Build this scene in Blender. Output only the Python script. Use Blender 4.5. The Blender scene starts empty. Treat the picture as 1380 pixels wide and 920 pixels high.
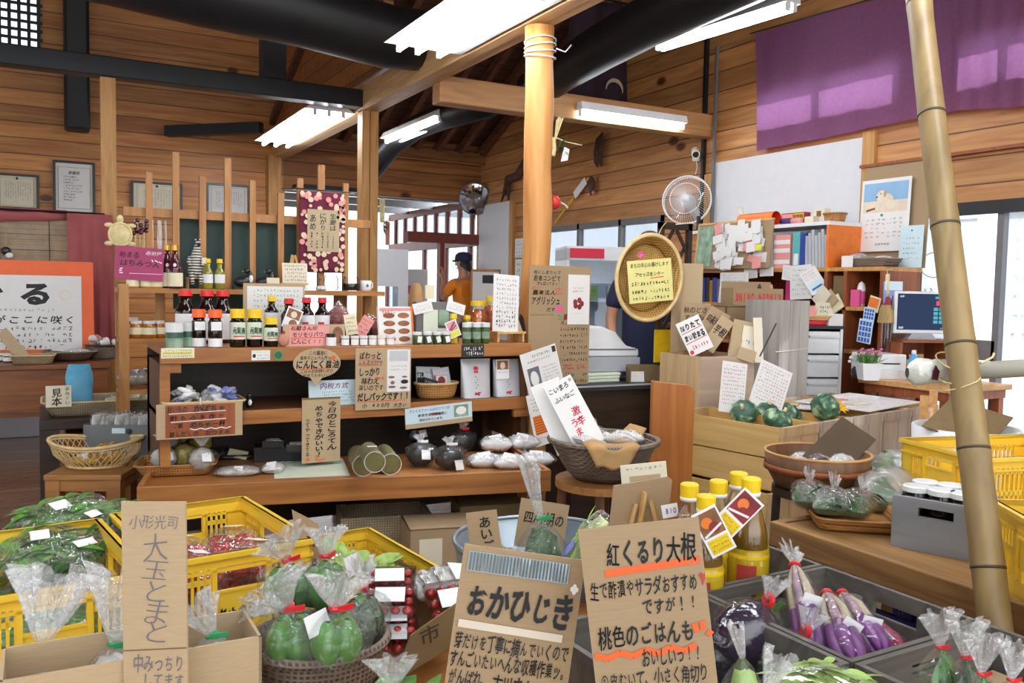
import bpy,math,random
from mathutils import Vector,Matrix,Euler,noise
random.seed(7)
S=bpy.context.scene
COL=S.collection
PI=math.pi
RAD=math.radians
# ------------------------------------------------------------------ camera
FPX=1162.0
CYAW,CPITCH,CROLL,CAMH=RAD(28.62),RAD(3.5),RAD(1.06),1.3
_F=Vector((math.sin(CYAW)*math.cos(CPITCH),math.cos(CYAW)*math.cos(CPITCH),-math.sin(CPITCH)))
_R=Vector((math.cos(CYAW),-math.sin(CYAW),0))
_U=_R.cross(_F)
_R,_U=math.cos(CROLL)*_R+math.sin(CROLL)*_U,math.cos(CROLL)*_U-math.sin(CROLL)*_R
cd=bpy.data.cameras.new('camera');cam=bpy.data.objects.new('camera',cd);COL.objects.link(cam)
cam.matrix_world=Matrix(((_R.x,_U.x,-_F.x,0),(_R.y,_U.y,-_F.y,0),(_R.z,_U.z,-_F.z,CAMH),(0,0,0,1)))
cd.sensor_width=36;cd.lens=FPX/1380*36;cd.clip_start=.05;cd.clip_end=200
S.camera=cam
# ------------------------------------------------------------------ light and exposure
TUBE=26.0
SKY=1.6
w=bpy.data.worlds.new('day');S.world=w;w.use_nodes=True
bg=w.node_tree.nodes['Background'];bg.inputs[0].default_value=(.93,.97,1,1);bg.inputs[1].default_value=SKY
sd=bpy.data.lights.new('sun','SUN');sd.energy=3.0;sd.angle=RAD(1.0);sd.color=(1,.96,.88)
so=bpy.data.objects.new('sun',sd);COL.objects.link(so)
so.rotation_euler=Vector((-.86,.25,-.52)).to_track_quat('-Z','Y').to_euler()
S.view_settings.view_transform='Standard';S.view_settings.look='None'
S.view_settings.gamma=1;S.view_settings.use_curve_mapping=False
S.view_settings.exposure=.62
S.cycles.max_bounces=8;S.cycles.transparent_max_bounces=24;S.cycles.use_denoising=True
S.cycles.caustics_reflective=False;S.cycles.caustics_refractive=False
S.cycles.sample_clamp_indirect=4.0
# ------------------------------------------------------------------ where a direction of sight meets the place
O3=Vector((0,0,CAMH))
def ray(px,py):return _F+_R*((px-690)/FPX)+_U*((460-py)/FPX)
def A(px,py,d):return O3+ray(px,py)*d
def PX(px,py,x):r=ray(px,py);return O3+r*(x/r.x)
def PY(px,py,y):r=ray(px,py);return O3+r*(y/r.y)
def PZ(px,py,z):r=ray(px,py);return O3+r*((z-CAMH)/r.z)
def SX(px,Y,z):
 k=(px-690)/FPX
 return -(Y*(_R.y-k*_F.y)+(z-CAMH)*(_R.z-k*_F.z))/(_R.x-k*_F.x)
def ON(px,d,z):
 k=(px-690)/FPX;h=z-CAMH
 a1,b1,c1=_F.x,_F.y,d-h*_F.z
 a2,b2,c2=_R.x,_R.y,k*d-h*_R.z
 D=a1*b2-a2*b1
 return Vector(((c1*b2-c2*b1)/D,(a1*c2-a2*c1)/D,z))
def mpp(d):return d/FPX
FACE=-CYAW
# ------------------------------------------------------------------ mesh building
class MB:
 def __init__(s):s.v=[];s.f=[];s.m=[]
 def add(s,vs,fs,T=None,mi=0):
  n=len(s.v)
  s.v+=[tuple(T@Vector(v))if T else tuple(v)for v in vs]
  s.f+=[tuple(i+n for i in f)for f in fs];s.m+=[mi]*len(fs);return s
 def bx(s,x0,y0,z0,x1,y1,z1,T=None,mi=0):
  vs=[(x,y,z)for x in(x0,x1)for y in(y0,y1)for z in(z0,z1)]
  return s.add(vs,[(0,1,3,2),(4,6,7,5),(0,4,5,1),(2,3,7,6),(0,2,6,4),(1,5,7,3)],T,mi)
 def box(s,c,d,T=None,mi=0):
  return s.bx(c[0]-d[0]/2,c[1]-d[1]/2,c[2]-d[2]/2,c[0]+d[0]/2,c[1]+d[1]/2,c[2]+d[2]/2,T,mi)
 def bar(s,p,q,wd,ht,mi=0,up=(0,0,1)):
  p=Vector(p);q=Vector(q);z=(q-p);L=z.length;z.normalize()
  x=Vector(up).cross(z)
  if x.length<1e-4:x=Vector((1,0,0))
  x.normalize();y=z.cross(x)
  T=Matrix(((x.x,y.x,z.x,p.x),(x.y,y.y,z.y,p.y),(x.z,y.z,z.z,p.z),(0,0,0,1)))
  return s.bx(-wd/2,-ht/2,0,wd/2,ht/2,L,T,mi)
 def grid(s,fn,nu,nv,cu=False,cv=False,T=None,mi=0):
  vs=[fn(i/(nu if cu else nu-1),j/(nv if cv else nv-1))for i in range(nu)for j in range(nv)]
  fs=[]
  for i in range(nu if cu else nu-1):
   for j in range(nv if cv else nv-1):
    a,b=i,(i+1)%nu;c,e=j,(j+1)%nv
    fs.append((a*nv+c,b*nv+c,b*nv+e,a*nv+e))
  return s.add(vs,fs,T,mi)
 def lathe(s,prof,seg=20,c=(0,0,0),T=None,mi=0,wob=None):
  vs=[];fs=[];n=len(prof)
  for i in range(seg):
   a=2*PI*i/seg
   for j,(r,z)in enumerate(prof):
    rr=r*(wob(a,j/(n-1))if wob else 1)
    vs.append((c[0]+rr*math.cos(a),c[1]+rr*math.sin(a),c[2]+z))
  for i in range(seg):
   k=(i+1)%seg
   for j in range(n-1):fs.append((i*n+j,k*n+j,k*n+j+1,i*n+j+1))
  return s.add(vs,fs,T,mi)
 def tube(s,pts,r,seg=8,cap=True,T=None,mi=0):
  pts=[Vector(p)for p in pts];n=len(pts);rs=r if isinstance(r,(list,tuple))else[r]*n
  vs=[];fs=[];prev=None
  for i,p in enumerate(pts):
   t=(pts[min(i+1,n-1)]-pts[max(i-1,0)])
   if t.length<1e-9:t=Vector((0,0,1))
   t.normalize()
   if prev is None:
    x=t.cross(Vector((0,0,1)))
    if x.length<1e-3:x=t.cross(Vector((0,1,0)))
   else:x=prev-t*prev.dot(t)
   x.normalize();prev=x;y=t.cross(x)
   for k in range(seg):
    a=2*PI*k/seg;vs.append(tuple(p+(x*math.cos(a)+y*math.sin(a))*rs[i]))
  for i in range(n-1):
   for k in range(seg):
    l=(k+1)%seg;fs.append((i*seg+k,i*seg+l,(i+1)*seg+l,(i+1)*seg+k))
  if cap:fs+=[tuple(range(seg-1,-1,-1)),tuple(range((n-1)*seg,n*seg))]
  return s.add(vs,fs,T,mi)
 def ell(s,c,r,seg=14,rings=9,nz=0,fr=3,T=None,mi=0,sd=0):
  def fn(u,v):
   a=2*PI*u;b=PI*(v-.5)
   d=Vector((math.cos(a)*math.cos(b),math.sin(a)*math.cos(b),math.sin(b)))
   k=1+(nz*noise.noise(d*fr+Vector((sd,sd*.7,0)))if nz else 0)
   return(c[0]+d.x*r[0]*k,c[1]+d.y*r[1]*k,c[2]+d.z*r[2]*k)
  return s.grid(fn,seg,rings,cu=True,T=T,mi=mi)
 def prism(s,poly,y0,y1,T=None,mi=0):
  n=len(poly);vs=[(x,y0,z)for x,z in poly]+[(x,y1,z)for x,z in poly]
  fs=[tuple(range(n)),tuple(range(2*n-1,n-1,-1))]+[(i,i+n,(i+1)%n+n,(i+1)%n)for i in range(n)]
  return s.add(vs,fs,T,mi)
 def mesh(s,name,mats,smooth=False):
  me=bpy.data.meshes.new(name);me.from_pydata(s.v,[],s.f)
  for m in(mats if isinstance(mats,(list,tuple))else[mats]):me.materials.append(MT(m))
  if any(s.m):me.polygons.foreach_set('material_index',s.m)
  if smooth:me.polygons.foreach_set('use_smooth',[True]*len(s.f))
  me.update();return me
 def build(s,name,mats,parent=None,loc=None,rz=0,rot=None,smooth=False,bevel=0):
  o=bpy.data.objects.new(name,s.mesh(name,mats,smooth));COL.objects.link(o)
  if loc is not None:o.location=loc
  o.rotation_euler=rot if rot is not None else(0,0,rz)
  if parent:o.parent=parent
  if bevel:
   b=o.modifiers.new('bevel','BEVEL');b.width=bevel;b.segments=2;b.limit_method='ANGLE'
  return o
def tag(o,label,cat,group=None):
 o['label']=label;o['category']=cat
 if group:o['group']=group
 return o
def thing(name,label,cat,loc=(0,0,0),rz=0,group=None,rot=None):
 o=bpy.data.objects.new(name,None);COL.objects.link(o);o.empty_display_size=.05
 o.location=loc;o.rotation_euler=rot if rot is not None else(0,0,rz)
 return tag(o,label,cat,group)
def struct(o,label=None):
 o['kind']='structure'
 if label:o['label']=label
 return o
def dup(root,loc,rz=None,label=None,group=None,rot=None,scale=None):
 r=root.copy();COL.objects.link(r);r.location=loc
 if rz is not None:r.rotation_euler=(0,0,rz)
 if rot is not None:r.rotation_euler=rot
 if scale:r.scale=(scale,)*3 if not isinstance(scale,tuple)else scale
 if label:r['label']=label
 if group:r['group']=group
 for ch in list(root.children):
  c=ch.copy();COL.objects.link(c);c.parent=r
  for g in list(ch.children):
   e=g.copy();COL.objects.link(e);e.parent=c
 return r
def rotm(rz=0,rx=0,ry=0,loc=(0,0,0)):return Matrix.Translation(Vector(loc))@Euler((rx,ry,rz)).to_matrix().to_4x4()
# ------------------------------------------------------------------ materials
MATS={}
def MT(n):return n if isinstance(n,bpy.types.Material)else MATS[n]
def newmat(name):
 m=bpy.data.materials.new(name);m.use_nodes=True;MATS[name]=m
 nt=m.node_tree;return m,nt,nt.nodes['Principled BSDF'],nt.nodes['Material Output']
def nd(nt,t,**kw):
 n=nt.nodes.new(t)
 for k,v in kw.items():
  if k.startswith('i_'):n.inputs[k[2:].replace('_',' ')].default_value=v
  elif k.startswith('n_'):n.inputs[int(k[2:])].default_value=v
  else:setattr(n,k,v)
 return n
def srgb(h):
 h=h.lstrip('#');c=[int(h[i:i+2],16)/255 for i in(0,2,4)]
 return tuple((x/12.92 if x<=.04045 else((x+.055)/1.055)**2.4)for x in c)+(1,)
def mul(c,k):return(min(1,c[0]*k),min(1,c[1]*k),min(1,c[2]*k),1)
def mat(name,col,rough=.55,metal=0,var=.12,scale=14,bump=0,spec=.5,coat=0,alpha=1,trans=0,stretch=None):
 m,nt,b,out=newmat(name);c=srgb(col)if isinstance(col,str)else col
 b.inputs['Roughness'].default_value=rough;b.inputs['Metallic'].default_value=metal
 b.inputs['Specular IOR Level'].default_value=spec;b.inputs['Coat Weight'].default_value=coat
 tc=nd(nt,'ShaderNodeTexCoord');src=tc.outputs['Object']
 if stretch:
  mp=nd(nt,'ShaderNodeMapping');mp.inputs['Scale'].default_value=stretch
  nt.links.new(src,mp.inputs[0]);src=mp.outputs[0]
 n=nd(nt,'ShaderNodeTexNoise',i_Scale=scale,i_Detail=4.0);nt.links.new(src,n.inputs['Vector'])
 r=nd(nt,'ShaderNodeValToRGB');r.color_ramp.elements[0].position=.3;r.color_ramp.elements[1].position=.7
 r.color_ramp.elements[0].color=mul(c,1-var);r.color_ramp.elements[1].color=mul(c,1+var)
 nt.links.new(n.outputs[0],r.inputs[0]);nt.links.new(r.outputs[0],b.inputs['Base Color'])
 if bump:
  bp=nd(nt,'ShaderNodeBump',i_Strength=bump,i_Distance=.01);nt.links.new(n.outputs[0],bp.inputs['Height'])
  nt.links.new(bp.outputs[0],b.inputs['Normal'])
 if trans:
  t=nd(nt,'ShaderNodeBsdfTranslucent');nt.links.new(r.outputs[0],t.inputs[0])
  mx=nd(nt,'ShaderNodeMixShader',n_0=trans);nt.links.new(b.outputs[0],mx.inputs[1]);nt.links.new(t.outputs[0],mx.inputs[2])
  nt.links.new(mx.outputs[0],out.inputs[0])
 if alpha<1:b.inputs['Alpha'].default_value=alpha
 return m
def wood(name,c1,c2,along=0,rough=.5,scale=3.0,pitch=0,across=2,knots=0,gap=.06,fine=1.0,coat=0,planks_var=.18):
 """grain runs along one axis; with a pitch the surface is boarded"""
 m,nt,b,out=newmat(name);c1=srgb(c1);c2=srgb(c2)
 b.inputs['Roughness'].default_value=rough;b.inputs['Coat Weight'].default_value=coat
 L=nt.links.new
 tc=nd(nt,'ShaderNodeTexCoord');mp=nd(nt,'ShaderNodeMapping');L(tc.outputs['Object'],mp.inputs[0])
 sc=[scale*7]*3;sc[along]=scale*.55;mp.inputs['Scale'].default_value=sc
 n=nd(nt,'ShaderNodeTexNoise',i_Scale=1.0,i_Detail=5.0,i_Distortion=1.2);vec=mp.outputs[0]
 sep=nd(nt,'ShaderNodeSeparateXYZ');L(tc.outputs['Object'],sep.inputs[0])
 if pitch:
  dv=nd(nt,'ShaderNodeMath',operation='DIVIDE',n_1=pitch);L(sep.outputs[across],dv.inputs[0])
  fl=nd(nt,'ShaderNodeMath',operation='FLOOR');L(dv.outputs[0],fl.inputs[0])
  wn=nd(nt,'ShaderNodeTexWhiteNoise',noise_dimensions='1D');L(fl.outputs[0],wn.inputs['W'])
  ad=nd(nt,'ShaderNodeVectorMath',operation='MULTIPLY_ADD')
  cb=nd(nt,'ShaderNodeCombineXYZ');[L(wn.outputs[0],cb.inputs[i])for i in range(3)]
  ad.inputs[1].default_value=(37,53,71);L(cb.outputs[0],ad.inputs[0]);L(mp.outputs[0],ad.inputs[2]);vec=ad.outputs[0]
 L(vec,n.inputs['Vector'])
 r=nd(nt,'ShaderNodeValToRGB');r.color_ramp.elements[0].color=c1;r.color_ramp.elements[1].color=c2
 r.color_ramp.elements[0].position=.32;r.color_ramp.elements[1].position=.68;L(n.outputs[0],r.inputs[0])
 colo=r.outputs[0];bump_src=n.outputs[0]
 if knots:
  mk=nd(nt,'ShaderNodeMapping');ks=[knots]*3;ks[along]=knots*.55;mk.inputs['Scale'].default_value=ks
  L(tc.outputs['Object'],mk.inputs[0])
  v=nd(nt,'ShaderNodeTexVoronoi',i_Scale=1.0,i_Randomness=1.0);L(mk.outputs[0],v.inputs['Vector'])
  kr=nd(nt,'ShaderNodeValToRGB');kr.color_ramp.elements[0].position=.07;kr.color_ramp.elements[1].position=.12
  kr.color_ramp.elements[0].color=(.22,.1,.05,1);kr.color_ramp.elements[1].color=(1,1,1,1);L(v.outputs['Distance'],kr.inputs[0])
  mm=nd(nt,'ShaderNodeMix',data_type='RGBA',blend_type='MULTIPLY');mm.inputs[0].default_value=1
  L(colo,mm.inputs[6]);L(kr.outputs[0],mm.inputs[7]);colo=mm.outputs[2]
 if pitch:
  fr=nd(nt,'ShaderNodeMath',operation='FRACT');L(dv.outputs[0],fr.inputs[0])
  gr=nd(nt,'ShaderNodeValToRGB');e=gr.color_ramp.elements
  e[0].position=gap*.4;e[0].color=(.10,.06,.05,1);e[1].position=gap*1.3;e[1].color=(1,1,1,1);L(fr.outputs[0],gr.inputs[0])
  mr=nd(nt,'ShaderNodeMapRange');mr.inputs[3].default_value=1-planks_var;mr.inputs[4].default_value=1+planks_var;L(wn.outputs[0],mr.inputs[0])
  m1=nd(nt,'ShaderNodeMix',data_type='RGBA',blend_type='MULTIPLY');m1.inputs[0].default_value=1
  L(colo,m1.inputs[6]);L(gr.outputs[0],m1.inputs[7])
  m2=nd(nt,'ShaderNodeVectorMath',operation='SCALE');L(m1.outputs[2],m2.inputs[0]);L(mr.outputs[0],m2.inputs['Scale']);colo=m2.outputs[0]
 L(colo,b.inputs['Base Color'])
 bp=nd(nt,'ShaderNodeBump',i_Strength=.12,i_Distance=.004);L(bump_src,bp.inputs['Height']);L(bp.outputs[0],b.inputs['Normal'])
 return m
def film(name,tint=(1,1,1,1),body=.10,gloss=.16,rough=.12,scale=38,bump=.9):
 """thin clear wrapping: see-through, with sharp creases that catch the lamps"""
 m,nt,b,out=newmat(name);nt.nodes.remove(b);L=nt.links.new
 tc=nd(nt,'ShaderNodeTexCoord')
 v=nd(nt,'ShaderNodeTexVoronoi',i_Scale=scale,feature='DISTANCE_TO_EDGE');n=nd(nt,'ShaderNodeTexNoise',i_Scale=scale*.6,i_Detail=3.0,i_Distortion=2.0)
 L(tc.outputs['Object'],n.inputs['Vector']);L(tc.outputs['Object'],v.inputs['Vector'])
 ad=nd(nt,'ShaderNodeMath',operation='ADD');L(v.outputs[0],ad.inputs[0]);L(n.outputs[0],ad.inputs[1])
 bp=nd(nt,'ShaderNodeBump',i_Strength=bump,i_Distance=.012);L(ad.outputs[0],bp.inputs['Height'])
 tr=nd(nt,'ShaderNodeBsdfTransparent');tr.inputs[0].default_value=(.96,.97,.97,1)
 gl=nd(nt,'ShaderNodeBsdfGlossy',i_Roughness=rough);L(bp.outputs[0],gl.inputs['Normal'])
 di=nd(nt,'ShaderNodeBsdfDiffuse');di.inputs[0].default_value=tint
 lw=nd(nt,'ShaderNodeLayerWeight',i_Blend=.35);L(bp.outputs[0],lw.inputs['Normal'])
 mr=nd(nt,'ShaderNodeMapRange');mr.inputs[3].default_value=gloss;mr.inputs[4].default_value=min(1,gloss*1.5+.22);L(lw.outputs['Fresnel'],mr.inputs[0])
 m1=nd(nt,'ShaderNodeMixShader',n_0=body);L(tr.outputs[0],m1.inputs[1]);L(di.outputs[0],m1.inputs[2])
 m2=nd(nt,'ShaderNodeMixShader');L(mr.outputs[0],m2.inputs[0]);L(m1.outputs[0],m2.inputs[1]);L(gl.outputs[0],m2.inputs[2])
 L(m2.outputs[0],out.inputs[0]);return m
def glassy(name,tint='#ffffff',gloss=.07,tr=.95):
 m,nt,b,out=newmat(name);nt.nodes.remove(b);L=nt.links.new;c=srgb(tint)
 t=nd(nt,'ShaderNodeBsdfTransparent');t.inputs[0].default_value=mul(c,tr);g=nd(nt,'ShaderNodeBsdfGlossy',i_Roughness=.03)
 lw=nd(nt,'ShaderNodeLayerWeight',i_Blend=.25);mr=nd(nt,'ShaderNodeMapRange');mr.inputs[3].default_value=gloss;mr.inputs[4].default_value=.7
 L(lw.outputs['Fresnel'],mr.inputs[0]);mx=nd(nt,'ShaderNodeMixShader');L(mr.outputs[0],mx.inputs[0]);L(t.outputs[0],mx.inputs[1]);L(g.outputs[0],mx.inputs[2])
 L(mx.outputs[0],out.inputs[0]);return m
def emit(name,col,k):
 m,nt,b,out=newmat(name);nt.nodes.remove(b);e=nd(nt,'ShaderNodeEmission');e.inputs[0].default_value=srgb(col);e.inputs[1].default_value=k
 nt.links.new(e.outputs[0],out.inputs[0]);return m
def weave(name,c1,c2,scale=120,rough=.65,bump=.6):
 m,nt,b,out=newmat(name);L=nt.links.new;b.inputs['Roughness'].default_value=rough
 tc=nd(nt,'ShaderNodeTexCoord');ck=nd(nt,'ShaderNodeTexWave',i_Scale=scale/6,i_Distortion=1.0);ck.bands_direction='X'
 c2n=nd(nt,'ShaderNodeTexWave',i_Scale=scale/6,i_Distortion=1.0);c2n.bands_direction='Z'
 n=nd(nt,'ShaderNodeTexNoise',i_Scale=9.0);[L(tc.outputs['Object'],q.inputs['Vector'])for q in(ck,c2n,n)]
 mu=nd(nt,'ShaderNodeMath',operation='MAXIMUM');L(ck.outputs['Fac'],mu.inputs[0]);L(c2n.outputs['Fac'],mu.inputs[1])
 av=nd(nt,'ShaderNodeMath',operation='MULTIPLY');L(mu.outputs[0],av.inputs[0]);L(n.outputs[0],av.inputs[1])
 r=nd(nt,'ShaderNodeValToRGB');r.color_ramp.elements[0].color=srgb(c1);r.color_ramp.elements[1].color=srgb(c2)
 r.color_ramp.elements[0].position=.1;r.color_ramp.elements[1].position=.55
 L(av.outputs[0],r.inputs[0]);L(r.outputs[0],b.inputs['Base Color'])
 bp=nd(nt,'ShaderNodeBump',i_Strength=bump,i_Distance=.004);L(mu.outputs[0],bp.inputs['Height']);L(bp.outputs[0],b.inputs['Normal']);return m
 # boards and timber
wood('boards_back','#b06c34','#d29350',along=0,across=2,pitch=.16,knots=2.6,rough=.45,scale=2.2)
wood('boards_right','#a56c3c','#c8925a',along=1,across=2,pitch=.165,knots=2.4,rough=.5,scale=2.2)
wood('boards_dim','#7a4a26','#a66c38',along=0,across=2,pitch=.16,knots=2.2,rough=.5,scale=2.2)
wood('boards_roof','#4a2c20','#6b4232',along=0,across=1,pitch=.18,rough=.7,scale=2.0)
wood('rafter','#5a3427','#7d4d3a',along=1,rough=.65)
wood('beam_wood','#b58a5c','#d0a876',along=1,rough=.5)
wood('beam_cross','#a5764a','#c08f5c',along=0,rough=.5)
wood('post_wood','#b07c40','#cf9c5c',along=2,rough=.5,knots=3)
wood('log_wood','#b9793c','#dba15e',along=2,rough=.5,scale=1.6)
mat('black_timber','#17181c',.45,var=.3,scale=6)
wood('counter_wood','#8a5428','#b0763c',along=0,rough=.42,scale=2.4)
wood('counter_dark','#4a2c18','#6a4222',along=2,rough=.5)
wood('rack_wood','#98602a','#bb8040',along=0,rough=.45)
wood('rack_up','#98622e','#b98446',along=2,rough=.45)
wood('cabinet_wood','#6e3c1a','#8f5526',along=0,rough=.4)
wood('dark_wood','#231710','#38251a',along=0,rough=.45)
wood('stool_wood','#8a5a2c','#aa7840',along=0,rough=.5)
wood('pillar_panel','#97561f','#b97532',along=2,rough=.4,scale=1.8)
wood('apple_new','#c39a58','#dcb878',along=0,rough=.6,scale=2.0,knots=3)
wood('apple_old','#a09080','#bdae9c',along=2,rough=.75,scale=2.2)
wood('apple_tan','#b49468','#cdae84',along=2,rough=.7,scale=2.2)
wood('grey_plank','#97928c','#b5b0aa',along=2,rough=.75,scale=2.2)
wood('table_rough','#7d5a32','#a67c48',along=1,rough=.65,scale=3.2)
wood('table_light','#b9854e','#d2a26a',along=0,rough=.5)
wood('grey_box','#74767a','#8d9094',along=0,rough=.65,scale=1.6)
wood('grey_crate','#4c4843','#6e6962',along=0,rough=.65,scale=2.0)
wood('tub_wood','#573920','#75502f',along=2,rough=.5,scale=2.6)
wood('easel_wood','#c79a5a','#dcb478',along=2,rough=.5)
wood('red_wood','#6a2c22','#84392c',along=2,rough=.45)
wood('redbrown','#7d3f1f','#9a5530',along=2,rough=.45)
wood('floor_wood','#63524a','#82706a',along=0,across=1,pitch=.12,rough=.22,scale=1.6,planks_var=.1,gap=.02)
wood('bamboo','#76603c','#9a8254',along=2,rough=.42,scale=1.4)
mat('bamboo_node','#3f3524',.6)
mat('bamboo_grey','#8d8a7c',.6,var=.15,scale=8)
# paper, card
mat('card','#a58c6b',.8,var=.05,scale=30,bump=.05,stretch=(1,1,9))
mat('card_tan','#b7a07e',.8,var=.05,scale=30,stretch=(1,1,9))
mat('card_dark','#75603f',.85,var=.08,scale=20)
mat('kraft','#b08a58',.75,var=.12,scale=20)
mat('paper','#e9e8e6',.7,var=.02);mat('paper_warm','#e4dcc4',.7,var=.03);mat('paper_yellow','#e8e090',.7,var=.03)
mat('paper_pink','#e59a94',.7,var=.04);mat('paper_blue','#cfe6ee',.6,var=.03);mat('paper_green','#dfe8d2',.6,var=.03)
mat('label_white','#f0f0f2',.6,var=.02);mat('label_cream','#ece2c0',.6,var=.04)
mat('magenta_card','#a03060',.6,var=.08);mat('black_card','#26282a',.6)
mat('orange_card','#ef6a35',.55,var=.04);mat('lime','#dfe04a',.55);mat('red_card','#b13a34',.6)
mat('ink','#17171a',.6,var=0);mat('ink_brown','#3c2c22',.6,var=0);mat('ink_red','#d4213f',.6,var=0);mat('ink_orange','#e5632a',.6,var=0)
mat('ink_grey','#6a6a72',.6,var=0);mat('ink_white','#f2f2f0',.6,var=0);mat('ink_pink','#e05a98',.6,var=0);mat('ink_green','#2c9a5c',.6,var=0);mat('ink_blue','#3d62b8',.6,var=0)
mat('ink_purple','#8a3a78',.6,var=0);mat('ink_pencil','#6e6c78',.7,var=0);mat('ink_yellow','#e8d040',.6,var=0)
mat('tape_clear','#d8cdbb',.15,var=.03);mat('foil_tape','#a9b2b6',.25,var=.12,scale=60,stretch=(12,1,.2))
# plastics, metal
mat('yellow_crate','#f3c93a',.38,var=.04,coat=.15);mat('blue_crate','#16195c',.4)
mat('white_plastic','#e6e8ea',.4,var=.03);mat('cream_plastic','#d8d2bc',.45,var=.03);mat('grey_plastic','#a8abb2',.45,var=.04);mat('dark_plastic','#2a2c34',.4);mat('black_plastic','#141519',.4)
mat('frame_grey','#6d6a6c',.45,var=.06);mat('frame_black','#15100e',.35);mat('alu','#bdc0c6',.3,metal=.6,var=.04)
mat('galv','#8f9ba3',.35,metal=.7,var=.15,scale=9);mat('box_grey','#6d7478',.5,var=.1,scale=8);mat('steel','#b9bcc2',.22,metal=1,var=.12,scale=18)
mat('mirror','#c8ccd2',.06,metal=1,var=.02)
mat('white_wall','#dfe1e4',.6,var=.02);mat('white_board','#d8dade',.5,var=.02)
mat('cap_red','#d8262c',.35);mat('cap_orange','#f0641e',.35);mat('cap_yellow','#f2cc1c',.35);mat('cap_white','#e8eaea',.35);mat('cap_gold','#d2a84a',.25,metal=.7);mat('cap_black','#202024',.35)
mat('soy','#1c0f0c',.1,spec=.6);mat('oil','#f0c820',.06,var=.08,spec=.7,coat=.4);mat('amber_brown','#8f661c',.1,var=.2,coat=.4);mat('honey','#a8641a',.08,coat=.4,var=.15);mat('honey_light','#c99a3a',.08,coat=.4,var=.15)
mat('wine','#4a1426',.08,coat=.4);mat('oil_pale','#8c8a34',.08,coat=.4,var=.15);mat('jam','#160a0c',.12,coat=.3);mat('pickle_green','#3f5a30',.3,var=.5,scale=60);mat('pickle_mix','#c8622c',.3,var=.6,scale=50);mat('pickle_yellow','#c8a83a',.3,var=.4,scale=50)
mat('pepper_flake','#7a4030',.5,var=.5,scale=80);mat('dk_green_label','#2e5a44',.4)
glassy('glass',gloss=.06);glassy('glass_green','#3c8a50',.08,.8);glassy('pane','#f2f8ff',.05,.97);glassy('clear_box','#ffffff',.05,.97)
# cloth
mat('purple_cloth','#a8709f',.8,var=.06,scale=40,trans=.62);mat('red_cloth','#a8585a',.85,var=.12,scale=6,trans=.1)
mat('navy_cloth','#1f2340',.85,var=.1,scale=30);mat('orange_cloth','#ef8a1c',.8,var=.05,scale=8);mat('trouser','#30343e',.85)
mat('skin','#c08a6c',.5,var=.05);mat('hair','#1a1614',.6);mat('banner_cloth','#2c1a26',.85,var=.2,scale=6);mat('banner_pale','#b3a58e',.85);mat('maroon','#6a1c38',.85,var=.05)
mat('blossom','#e3cdb0',.8,var=.05);mat('linen','#b9a888',.85,var=.06,scale=60);mat('rope','#c0a878',.8,var=.15,scale=80);mat('cord_white','#dcdcd8',.6);mat('green_board','#28413c',.6,var=.08)
weave('blind','#7d7464','#b8ab92',260);weave('wicker','#a57a3e','#dcb878',150);weave('wicker_dark','#4c4138','#857567',190);weave('wicker_brown','#8a5a2a','#c58f50',160);weave('sieve','#8c6428','#d2a85c',150);weave('wicker_grey','#6a6050','#a09070',170)
mat('cane','#d9bd86',.5,var=.12,scale=30);mat('cane_brown','#a5743c',.5,var=.15,scale=30)
# produce
mat('leaf','#5f9440',.4,var=.5,scale=30,trans=.15);mat('leaf_dark','#35592c',.4,var=.5,scale=26);mat('leaf_light','#a9cb6a',.5,var=.3,scale=16,trans=.15);mat('leaf_pale','#d6dfa0',.5,var=.15,scale=14)
mat('pepper_green','#4a8f2e',.22,var=.35,scale=9,coat=.5);mat('pepper_dark','#24481f',.25,var=.3,scale=9,coat=.5);mat('tomato','#c22a1e',.2,var=.2,scale=8,coat=.5);mat('tomato_cherry','#b4241e',.15,var=.25,scale=9,coat=.6)
mat('cucumber','#2b4c24',.35,var=.3,scale=40,bump=.2);mat('pumpkin','#2c4a3a',.5,var=.3,scale=24,bump=.15);mat('eggplant','#1f1428',.12,var=.3,scale=6,coat=.6);mat('eggplant_light','#2c1838',.14,var=.35,scale=6,coat=.6)
mat('radish_purple','#7a3d84',.35,var=.3,scale=14);mat('radish_pink','#a52a58',.35,var=.2,scale=14);mat('stalk','#cfc0a4',.5,var=.15,scale=30,stretch=(6,6,1));mat('stalk_mauve','#b795a5',.5,var=.25,scale=30)
mat('black_bean','#1c1c22',.35,var=.8,scale=70);mat('white_rice','#e8e6e2',.6,var=.06,scale=50);mat('kelp','#6f6a3c',.5,var=.15,scale=12);mat('snack','#d9c46a',.6,var=.35,scale=30);mat('grey_snack','#b9b6b0',.6,var=.25,scale=40);mat('sunflower','#f0b418',.6,var=.2,scale=20);mat('garlic','#c88a78',.6,var=.25,scale=20)
mat('bag_white','#f0f0f2',.3,var=.04,scale=30,bump=.4);mat('bag_blue','#5aa8cc',.5,var=.15,scale=14);mat('bag_silver','#c3c5ca',.3,var=.05,metal=.2,scale=10,bump=.15);mat('bag_purple','#3a2560',.5,var=.2)
film('film',body=.04,gloss=.06,rough=.07,bump=1.0);film('film_soft',body=.12,gloss=.05,rough=.3,scale=20);film('film_milk',body=.40,gloss=.03,rough=.3,scale=26);film('film_clear',body=.02,gloss=.05,rough=.08,scale=16,bump=.35);film('film_top',body=.2,gloss=.10,rough=.15,scale=60)
emit('tube_light','#f6faff',TUBE);emit('screen_glow','#3c4a6a',.55);emit('screen_red','#e0485a',.9);emit('screen_teal','#58a8b8',.8);emit('screen_white','#e8f0f4',.9)
mat('grass','#6f9a4a',.8,var=.4,scale=5);mat('pave','#c9c6c0',.8,var=.08,scale=4)
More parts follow.
